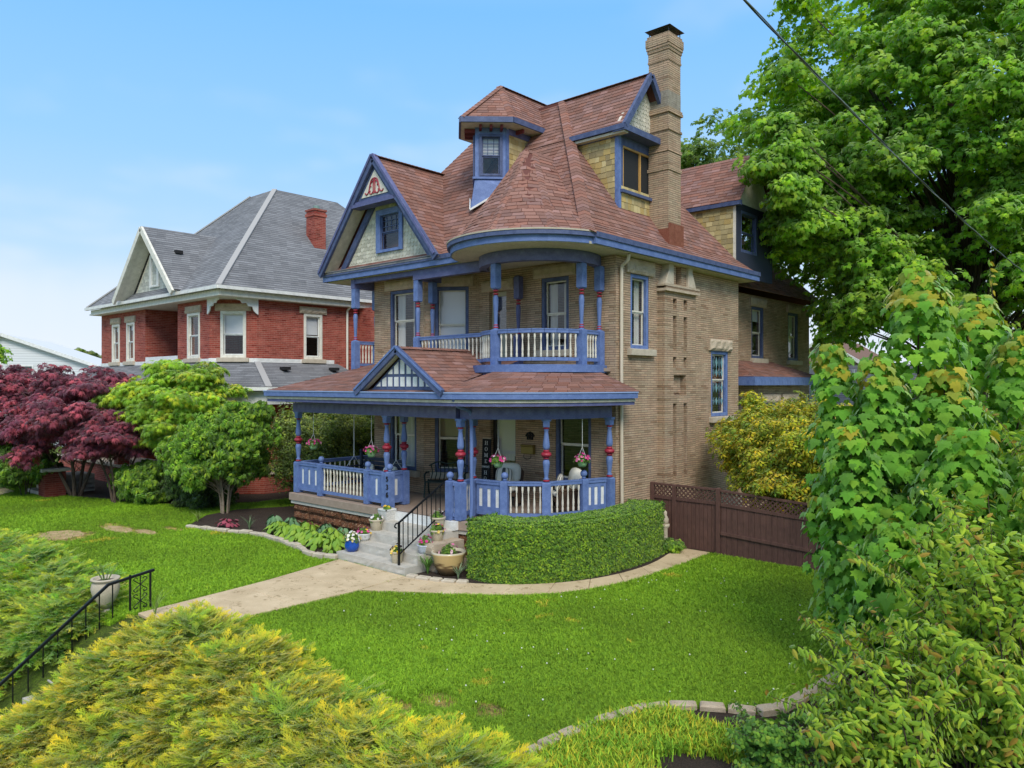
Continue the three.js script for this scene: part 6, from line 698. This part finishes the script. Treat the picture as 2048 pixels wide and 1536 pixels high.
tree('rounded_shrub', 'rounded yew-like green shrub at the tip of the neighbour mulch bed', 'shrub', [-16.9, 0, 4.2], { ...bushC, seed: 67, stems: stemsAt(4, 0.6, 0.8, 7, 0.02), blobs: [{ c: [0, 0.72, 0], R: [1.25, 0.75, 1.05], n: 110, cr: 0.35, low: -0.9, inner: 0.05 }] });
tree('rounded_shrub', 'dark green shrub between the rounded shrub and the multi-stemmed one', 'shrub', [-14.9, 0, 3.3], { ...bushC, seed: 68, cols: [[58, 92, 30], [48, 80, 28], [72, 106, 34]], stems: stemsAt(4, 0.6, 0.8, 8, 0.02), blobs: [{ c: [0, 0.8, 0], R: [1.35, 0.85, 1.0], n: 110, cr: 0.38, low: -0.9, inner: 0.05 }] });
tree('small_shrub', 'bright green open shrub beside the low brick pier', 'shrub', [-21.9, 0, 6.6], { ...bushC, seed: 69, cols: [[92, 136, 38], [78, 124, 34], [108, 150, 44]], stems: stemsAt(4, 0.5, 1.1, 9, 0.02), blobs: [{ c: [0, 1.15, 0], R: [1.25, 0.75, 1.0], n: 70, cr: 0.38, low: -0.8 }] });
tree('rhododendron', 'dark green bush under the red maple at the edge of the path', 'shrub', [-25.2, 0, 6.4], { ...bushC, seed: 70, stems: stemsAt(4, 0.6, 1.2, 10, 0.02), blobs: [{ c: [0, 1.4, 0], R: [1.7, 1.2, 1.3], n: 100, cr: 0.45, low: -0.9 }] });
// far trees
tree('distant_tree', 'green tree at the far left beside the white house', 'tree', [-43.6, 0, 3.6], { seed: 71, geo: mapleCl, cols: greens, per: 26, every: 4, r0: 0.25, trunk: [[0, 0, 0], [0, 3, 0], [0.2, 6, 0]], blobs: [{ c: [0, 6.4, 0], R: [1.5, 2.0, 1.5], n: 40, cr: 0.7 }] });
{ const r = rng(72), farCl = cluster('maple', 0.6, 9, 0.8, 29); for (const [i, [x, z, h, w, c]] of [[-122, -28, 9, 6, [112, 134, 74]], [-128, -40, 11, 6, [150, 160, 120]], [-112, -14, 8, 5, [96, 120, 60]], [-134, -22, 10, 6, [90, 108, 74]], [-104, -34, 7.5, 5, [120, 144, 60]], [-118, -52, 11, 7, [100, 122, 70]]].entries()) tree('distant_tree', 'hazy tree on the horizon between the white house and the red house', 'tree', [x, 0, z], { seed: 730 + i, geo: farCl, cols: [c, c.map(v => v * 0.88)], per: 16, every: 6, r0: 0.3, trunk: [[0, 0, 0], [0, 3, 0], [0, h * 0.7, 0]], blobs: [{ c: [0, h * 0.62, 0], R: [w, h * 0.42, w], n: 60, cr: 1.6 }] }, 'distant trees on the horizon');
  for (const [i, [x, z, h, w]] of [[-16, -40, 9, 5], [-22, -46, 11, 6], [3, -52, 12, 7], [12, -44, 11, 7], [22, -36, 12, 7], [16, -26, 10, 5]].entries()) tree('backyard_tree', 'leafy green tree in the yards behind the garage', 'tree', [x, 0, z], { seed: 750 + i, geo: mapleCl, cols: [[100, 134, 44], [84, 120, 36], [116, 146, 52]], per: 26, every: 5, r0: 0.3, trunk: [[0, 0, 0], [0, 3, 0], [0, h * 0.7, 0]], blobs: [{ c: [0, h * 0.6, 0], R: [w, h * 0.42, w], n: 80, cr: 1.3 }] }, 'trees behind the garage'); }
// hostas and small plants of the left bed
{ const r = rng(81), shapes = [0.17, 0.2, 0.23].map(s => geoOf(leafPts('hosta', s, 0.35, 0.55, 0.9))), lime = [[142, 182, 44], [126, 170, 42], [156, 190, 52]].map(c => { const m = leafMat(0.7, 0.3); m.color = col(...c); return m; }), blueG = [[104, 148, 96], [124, 162, 112], [92, 136, 86]].map(c => { const m = leafMat(0.7, 0.25); m.color = col(...c); return m; });
  const spots = []; for (let i = 0; i < 15; i++) { const f = i / 14; spots.push([mix(-8.5, -4.95, f) + (r() - 0.5) * 0.3, mix(4.3, 4.55, f) + (r() - 0.5) * 0.25, 0]); } for (const p of [[-7.6, 3.75, 0], [-6.4, 3.85, 0], [-5.3, 4.0, 0], [-5.9, 4.05, 0]]) spots.push(p); for (const p of [[-8.6, 3.65, 1], [-7.0, 3.6, 1], [-6.2, 3.58, 1], [-5.2, 3.62, 1], [-9.2, 3.8, 1]]) spots.push(p);
  for (const [x, z, b] of spots) { const t = thing('hosta', b ? 'blue-green hosta against the brown foundation stones' : 'lime green hosta in the bed left of the steps', 'hosta', [x, 0.03, z], 0, b ? 'blue-green hostas by the foundation' : 'lime hostas in the bed'); for (let k = 0; k < 17; k++) { const a = k * 2.4 + r() * 0.5, ring = k / 17, el = mix(0.25, 1.1, 1 - ring), R = mix(0.06, 0.24, ring), m = shadowed(new THREE.Mesh(shapes[Math.floor(r() * 3)], (b ? blueG : lime)[Math.floor(r() * 3)])); m.name = 'leaf'; const o = V(Math.cos(a), 0, Math.sin(a)); m.position.set(o.x * R, mix(0.32, 0.12, ring) + r() * 0.07, o.z * R); m.quaternion.copy(frameQ(V(o.x * 0.5, 1, o.z * 0.5).add(dirRand(r).multiplyScalar(0.45)), V(o.x, Math.sin(el) * 0.5 - 0.1, o.z))); m.scale.setScalar(0.8 + r() * 0.4); t.add(m); } part('stems', Array.from({ length: 8 }, (_, k) => bar([0, -0.03, 0], [Math.cos(k) * 0.14, 0.2, Math.sin(k) * 0.14], 0.012)), std({ color: col(110, 140, 60), roughness: 0.8 }), t); }
  const hc = thing('heuchera', 'small pink-red leafed plant in the dark mulch', 'plant', [-10.2, 0.03, 4.75]), hg = geoOf(leafPts('round', 0.13, 0.2, 0.2, 1.3)), hm = leafMat(0.8, 0.2); hm.color = col(168, 72, 92); for (let k = 0; k < 34; k++) { const a = r() * 6.28, R = r() * 0.26, m = shadowed(new THREE.Mesh(hg, hm)); m.name = 'leaf'; m.position.set(Math.cos(a) * R, 0.08 + r() * 0.2 * (1 - R), Math.sin(a) * R); m.quaternion.copy(frameQ(V(Math.cos(a) * 0.5, 1, Math.sin(a) * 0.5).add(dirRand(r).multiplyScalar(0.4)), V(Math.cos(a), -0.1, Math.sin(a)))); hc.add(m); }
  function spiky(name, label, pos, n, h, c, seed) { const q = rng(seed), t = thing(name, label, 'plant', pos), P = []; for (let k = 0; k < n; k++) { const a = q() * 6.28, l = h * (0.6 + q() * 0.5), o = [Math.cos(a), Math.sin(a)], s = 0.3 + q() * 0.5, w = 0.014; const pts = [0, 0.4, 0.75, 1].map(f => [o[0] * l * s * f * f, l * (f - 0.25 * f * f), o[1] * l * s * f * f]); for (let i = 0; i < 3; i++) { const wa = w * (1 - i / 3.2), wb = w * (1 - (i + 1) / 3.2), A = pts[i], B = pts[i + 1]; P.push(...quadPts([A[0] - o[1] * wa, A[1], A[2] + o[0] * wa], [A[0] + o[1] * wa, A[1], A[2] - o[0] * wa], [B[0] + o[1] * wb, B[1], B[2] - o[0] * wb], [B[0] - o[1] * wb, B[1], B[2] + o[0] * wb])); } } const m = leafMat(0.8, 0.3); m.color = col(...c); part('blades', geoOf(P), m, t); return t; }
  spiky('grassy_plant', 'thin grey-green spiky plant in the mulch beside the hostas', [-9.4, 0.03, 4.5], 26, 0.5, [120, 146, 100], 1); spiky('grassy_plant', 'pale yellow-green tuft at the tip of the mulch bed', [-11.7, 0.03, 4.9], 30, 0.4, [150, 170, 80], 2); spiky('grassy_plant', 'variegated spider-like plant between the glazed pot and hedge', [-1.05, 0.03, 4.35], 30, 0.42, [150, 172, 130], 3); spiky('grassy_plant', 'long grass clump beside the bottom step and glazed pot', [-1.85, 0.03, 4.5], 70, 0.55, [92, 140, 44], 4); spiky('grassy_plant', 'thin grass stalks beside the iron scroll handrail', [-3.25, 0.03, 9.75], 14, 0.6, [140, 168, 80], 5);
}
// ---------- pots and flowers ----------
const glaze = (r, g, b, rough = 0.3) => std({ map: speckle([r, g, b], 8, 4, r, 128, 0.3), roughness: rough });
const potProf = { bucket: (r, h) => [[0.001, 0], [r * 0.72, 0], [r * 0.95, h * 0.86], [r * 1.06, h * 0.86], [r * 1.08, h], [r * 0.94, h], [r * 0.9, h * 0.88], [0.001, h * 0.88]], bowl: (r, h) => [[0.001, 0], [r * 0.6, 0], [r * 0.85, h * 0.35], [r * 0.96, h * 0.8], [r * 1.06, h * 0.9], [r * 1.06, h], [r * 0.92, h], [r * 0.9, h * 0.86], [0.001, h * 0.86]], belly: (r, h) => [[0.001, 0], [r * 0.62, 0], [r * 0.95, h * 0.3], [r * 1.02, h * 0.55], [r * 0.92, h * 0.85], [r * 1.0, h], [r * 0.88, h], [r * 0.84, h * 0.88], [0.001, h * 0.88]] };
const petG = (() => { const P = []; for (let k = 0; k < 5; k++) { const a = k / 5 * 6.283, b = a + 0.62, c = a - 0.62, s = 0.032; P.push(0, 0, 0, Math.cos(c) * s * 0.8, Math.sin(c) * s * 0.8, 0.008, Math.cos(a) * s, Math.sin(a) * s, 0.012, 0, 0, 0, Math.cos(a) * s, Math.sin(a) * s, 0.012, Math.cos(b) * s * 0.8, Math.sin(b) * s * 0.8, 0.008); } return geoOf(P); })();
const potLeaf = cluster('ovate', 0.06, 6, 0.05, 37, { tilt: 1.2 });
function bouquet(t, R, h, y, flowers, cols, seed, leafCols = [[84, 126, 40], [100, 142, 50], [70, 110, 36]]) { const r = rng(seed), L = [], F = []; for (let i = 0; i < 90 * R / 0.14; i++) { const d = dirRand(r); d.y = Math.abs(d.y); L.push({ p: V(d.x * R * (0.3 + r() * 0.75), y + d.y * h * (0.3 + r() * 0.6), d.z * R * (0.3 + r() * 0.75)), q: frameQ(d.clone().add(V(0, 0.5, 0)).add(dirRand(r).multiplyScalar(0.5)), V(d.x, -0.2, d.z)), s: 0.7 + r() * 0.5, c: tone(r, leafCols) }); } for (let i = 0; i < flowers; i++) { const d = dirRand(r); d.y = Math.abs(d.y) * 0.9 + 0.1; d.normalize(); F.push({ p: V(d.x * R * 1.05, y + d.y * h * (0.85 + r() * 0.25), d.z * R * 1.05), q: frameQ(d.clone().add(dirRand(r).multiplyScalar(0.4)), V(0, 1, 0.1)), s: 0.85 + r() * 0.5, c: tone(r, cols, 0.12, [1, 1, 1]) }); } inst('foliage', potLeaf, M.leafV, L, t); F.forEach((f) => { const m = shadowed(new THREE.Mesh(petG, petMat(f.c))); m.name = 'flower'; m.position.copy(f.p); m.quaternion.copy(f.q); m.scale.setScalar(f.s); t.add(m); }); }
const petMats = {}; function petMat(c) { const k = [c.r, c.g, c.b].map(v => Math.round(v * 8)).join(); if (!petMats[k]) { petMats[k] = leafMat(0.85, 0.2); petMats[k].color = c; } return petMats[k]; }
const soilM = std({ color: col(52, 40, 30), roughness: 1 });
function pot(label, pos, prof, r, h, mat, fl, cols, seed, fr = 1, fh = 0.16) { const t = thing('flower_pot', label, 'flower pot', pos); part('pot', lathe(potProf[prof](r, h), 26), mat, t); part('soil', lathe([[0.001, h * 0.89], [r * 0.88, h * 0.89]], 20), soilM, t); bouquet(t, r * fr, fh, h * 0.85, fl, cols, seed); return t; }
const PINK = [[226, 70, 150], [232, 110, 170], [214, 56, 136]], PALE = [[240, 190, 206], [244, 214, 216], [226, 90, 160]], YEL = [[238, 196, 40], [244, 214, 90], [70, 40, 60]], WH = [[236, 232, 236], [240, 236, 220], [86, 60, 110]];
const beige = glaze(196, 184, 158, 0.6), whiteP = glaze(214, 216, 216, 0.4);
pot('cobalt blue glazed pot with small white flowers on the bottom step', [-4.28, 0.2, 4.72], 'belly', 0.17, 0.28, glaze(24, 78, 168, 0.2), 40, WH.slice(0, 2).concat([[238, 214, 120]]), 1, 1.15, 0.24);
pot('pale bowl with pink and yellow flowers on the second step', [-4.3, 0.4, 4.36], 'bowl', 0.17, 0.18, whiteP, 16, PINK.concat(YEL.slice(0, 1)), 2, 1.0, 0.17);
pot('beige pot with white and purple pansies on the third step', [-4.28, 0.6, 4.0], 'bucket', 0.17, 0.27, beige, 20, WH, 3, 0.95, 0.18);
{ const t = thing('flower_pot', 'square whitewashed wooden planter with yellow pansies on the fourth step', 'flower pot', [-4.26, 0.8, 3.68]); const g = new THREE.CylinderGeometry(0.24, 0.17, 0.27, 4); g.rotateY(Math.PI / 4); g.translate(0, 0.135, 0); const b = part('planter', norm(g.toNonIndexed()), std({ map: speckle([206, 204, 198], 18, 6, 4, 128, 0.4), roughness: 0.9 }), t); b.geometry.computeVertexNormals(); part('rim', [-1, 1].flatMap(s => [box(0.36, 0.025, 0.03, 0, 0.275, s * 0.165), box(0.03, 0.025, 0.36, s * 0.165, 0.275, 0)]), M.white, t); bouquet(t, 0.14, 0.12, 0.25, 6, YEL.slice(0, 2), 4); }
pot('beige pot with yellow and maroon pansies at the foot of the handrail', [-2.6, 0.2, 4.74], 'bucket', 0.15, 0.26, beige, 20, YEL, 5, 1.0, 0.17);
pot('pale blue-grey pot with a hot pink geranium behind the handrail', [-2.15, 0.4, 4.3], 'bowl', 0.18, 0.2, glaze(186, 194, 206, 0.4), 16, PINK, 6, 0.8, 0.26);
pot('beige pot with mixed yellow flowers on the upper right step', [-2.15, 0.6, 3.95], 'bucket', 0.17, 0.28, beige, 14, YEL.concat(PALE), 7, 1.05, 0.2);
pot('beige pot with white pansies at the right edge of the porch floor', [-2.42, 0.8, 3.68], 'bucket', 0.17, 0.3, beige, 14, WH, 8, 0.95, 0.2);
pot('large cream glazed pot with brown base standing beside the hedge', [-1.5, 0.03, 4.2], 'bowl', 0.36, 0.5, std({ map: tex(16, 256, (i, j) => { const v = j / 256, n = N1(i * 2, j / 6, 16, 42) * 0.12; return v + n < 0.32 ? [120, 96, 66] : v + n < 0.62 ? [206, 176, 120] : [196, 186, 160]; }), roughness: 0.25 }), 12, PINK.concat(PALE), 9, 0.55, 0.26);
function hanging(label, pos, seed, len) { const t = thing('hanging_basket', label, 'hanging basket', pos, 0, 'hanging flower baskets on the porch'); part('basket', lathe(potProf.bowl(0.13, 0.18), 22), glaze(140, 182, 130, 0.45), t); part('hanger', [0, 1, 2].map(k => bar([Math.cos(k * 2.1) * 0.13, 0.17, Math.sin(k * 2.1) * 0.13], [0, 0.46, 0], 0.006)).concat([bar([0, 0.46, 0], [0, len, 0], 0.008)]), M.white, t); bouquet(t, 0.2, 0.16, 0.14, 34, PINK.concat(PALE.slice(0, 1)), seed); }
hanging('green basket of pink petunias hanging near the left porch post', [-8.3, 2.28, zF - 0.1], 11, 1.06); hanging('green basket of pink petunias hanging left of the steps', [-5.55, 2.24, zF - 0.05], 12, 1.1); hanging('green basket of pink petunias hanging in front of the door', [-1.62, 2.2, 2.5], 13, 1.14); hanging('green basket of pale pink petunias hanging before the front window', [-0.13, 2.22, 1.2], 14, 1.12);
{ const t = thing('garden_urn', 'weathered stone urn on a foot behind the iron handrail', 'urn', [-4.3, -0.16, 10.2]); t.scale.setScalar(0.86); part('bowl', lathe([[0.001, 0.26], [0.1, 0.24], [0.15, 0.34], [0.25, 0.52], [0.285, 0.68], [0.26, 0.78], [0.23, 0.82], [0.29, 0.85], [0.28, 0.89], [0.22, 0.88], [0.2, 0.8], [0.001, 0.78]], 28), M.sill, t); part('foot', [lathe([[0.001, 0], [0.18, 0], [0.17, 0.1], [0.1, 0.14], [0.085, 0.26], [0.001, 0.26]], 24), cbox(0.42, 0.09, 0.42, 0, -0.06, 0, 0.015)], M.sill, t); part('soil', lathe([[0.001, 0.82], [0.22, 0.82]], 20), soilM, t); const r = rng(88), P = []; for (let k = 0; k < 16; k++) { const a = r() * 6.28, l = 0.2 + r() * 0.25; P.push(bar([Math.cos(a) * 0.05, 0.82, Math.sin(a) * 0.05], [Math.cos(a) * l * 0.7, 0.82 + l, Math.sin(a) * l * 0.7], 0.008)); } part('sprigs', P, std({ color: col(110, 136, 70), roughness: 0.9 }), t); }
// ---------- overhead cable ----------
{ const t = thing('overhead_cable', 'twisted grey utility cable crossing in front of the big maple', 'cable'); const A = camera.position.clone().add(V(-0.44036, 0.50196, -0.94913).multiplyScalar(6.2)), B = camera.position.clone().add(V(-0.18536, 0.16209, -1.17874).multiplyScalar(15.5)), D = B.clone().sub(A), a = A.clone().addScaledVector(D, -0.35), b = B.clone().addScaledVector(D, 0.35); for (const k of [0, 1]) { const P = []; for (let i = 0; i <= 120; i++) { const f = i / 120, p = a.clone().lerp(b, f); p.y += 1.1 * ((f - 0.5) ** 2) - 0.12; const an = f * 60 + k * Math.PI; p.x += Math.cos(an) * 0.007; p.y += Math.sin(an) * 0.007; P.push(p.toArray()); } part('strand', tube(P, k ? 0.0075 : 0.006, 6, 240), std({ color: k ? col(60, 64, 66) : col(150, 156, 160), roughness: 0.5, metalness: k ? 0 : 0.5 }), t); } }
// ---------- grass ----------
{ const r = rng(91), tuftG = [0, 1].map(s => { const q = rng(910 + s), P = []; for (let k = 0; k < 7; k++) { const a = q() * 6.283, l = 0.045 + q() * 0.04, o = [Math.cos(a), Math.sin(a)], b = [(q() - 0.5) * 0.05, (q() - 0.5) * 0.05], s2 = 0.25 + q() * 0.6, w = 0.0035; const m = [b[0] + o[0] * l * s2 * 0.35, l * 0.6, b[1] + o[1] * l * s2 * 0.35], e = [b[0] + o[0] * l * s2, l * (1 - s2 * 0.25), b[1] + o[1] * l * s2]; const A = [b[0] - o[1] * w, 0, b[1] + o[0] * w], B = [b[0] + o[1] * w, 0, b[1] - o[0] * w], C = [m[0] + o[1] * w * 0.8, m[1], m[2] - o[0] * w * 0.8], D = [m[0] - o[1] * w * 0.8, m[1], m[2] + o[0] * w * 0.8]; P.push(...quadPts(A, B, C, D), ...D, ...C, ...e); } return geoOf(P); });
  const sideA = spline(pathUp, 30), sideB = spline(pathLow, 30).reverse(), sidePoly = [...sideA, ...sideB]; const no = (x, z) => inPoly(walkPoly, x, z) || inPoly(sidePoly, x, z) || inPoly(bedLeftPoly, x, z) || inPoly(bedRightPoly, x, z) || inPoly(bedHedge, x, z) || inPoly(bedNeighbor, x, z) || (x > -9.2 && x < 0.2 && z < 3.4) || (x > -3.6 && x < -1.9 && z > 9.8);
  const L = [[], []]; const fx = -Math.sin(Math.PI * 42 / 180), fz = -Math.cos(Math.PI * 42 / 180); let tries = 0; const want = 190000; let got = 0;
  while (got < want && tries++ < 2500000) { const Z = 7.4 + 27 * Math.pow(r(), 1.6), X = (r() * 2 - 1) * 0.7 * Z; const x = camera.position.x + fx * Z - fz * X, z = camera.position.z + fz * Z + fx * X; if (z > 10.4 || z < -1.5 || no(x, z)) continue; if (x < -9 && z < 0) continue; const b = bareness(x, z); if (r() < b * 0.93) continue; const dry = sst(0.72, 0.84, fbm(x / 1.1 + 7, z / 1.1, 4096, 4, N2)), lush = fbm(x / 2.3, z / 2.3, 4096, 3); const c = tone(r, dry > 0.5 && r() < 0.5 ? [[158, 164, 50], [168, 160, 78]] : [[104, 146, 32], [94, 136, 30], [114, 154, 36], [84, 124, 28]].map(c => c.map(v => v * (0.84 + 0.32 * lush))), 0.2); L[got % 2].push({ p: V(x, groundY(x, z) - 0.005, z), q: new THREE.Quaternion().setFromAxisAngle(V(0, 1, 0), r() * 6.283), s: (0.7 + lush * 0.7) * (Z > 16 ? 1.05 : 1), c }); got++; }
  inst('grass', tuftG[0], M.blade, L[0], scene); inst('grass', tuftG[1], M.blade, L[1], scene);
  // white clover heads scattered in the lawn
  const cl = []; for (let i = 0; i < 120; i++) { const x = -1 + r() * 7.5, z = -0.5 + r() * 9.5; if (no(x, z)) continue; cl.push({ p: V(x, 0.05 + r() * 0.02, z), q: new THREE.Quaternion(), s: 0.7 + r() * 0.6, c: new THREE.Color(0.75, 0.76, 0.68) }); } inst('clover_flowers', norm(new THREE.IcosahedronGeometry(0.011, 0)), std({ color: 0xffffff, roughness: 0.9 }), cl, scene);
  // low ground cover by the mulch
  const gc = []; for (let i = 0; i < 5200; i++) { const x = 5.2 + r() * 1.9, z = 7.2 + r() * 2.8; if (!inPoly(bedRightPoly, x, z) || Math.hypot((x - 6.95) / 0.75, (z - 8.35) / 0.55) < 1 + (r() - 0.5) * 0.3) continue; gc.push({ p: V(x, 0.02, z), q: new THREE.Quaternion().setFromAxisAngle(V(0, 1, 0), r() * 6.28), s: 1.4 + r() * 1.2, c: tone(r, [[96, 140, 36], [120, 152, 44], [84, 128, 34], [150, 152, 48]]) }); } inst('ground_cover', tuftG[0], M.blade, gc, scene); }

{ const t = thing('garden_ornament', 'small weathered grey stone ornament between the hedge and the fence', 'ornament', [0.62, 0.02, -1.25]); part('pedestal', lathe([[0.001, 0], [0.13, 0], [0.12, 0.08], [0.08, 0.12], [0.07, 0.5], [0.12, 0.56], [0.12, 0.62], [0.001, 0.62]], 20), M.sill, t); part('finial', lathe([[0.001, 0.62], [0.09, 0.62], [0.1, 0.74], [0.05, 0.84], [0.06, 0.92], [0.001, 0.98]], 20), M.sill, t);
  tree('ivy_plant', 'low ivy-like plant between the hedge end and the gate', 'plant', [0.95, 0, -1.0], { ...bushC, seed: 99, per: 16, stems: stemsAt(3, 0.2, 0.2, 11, 0.008), blobs: [{ c: [0, 0.14, 0], R: [0.3, 0.16, 0.45], n: 16, cr: 0.14, low: -0.3 }], geo: smallCl }); }
renderer.render(scene, camera);
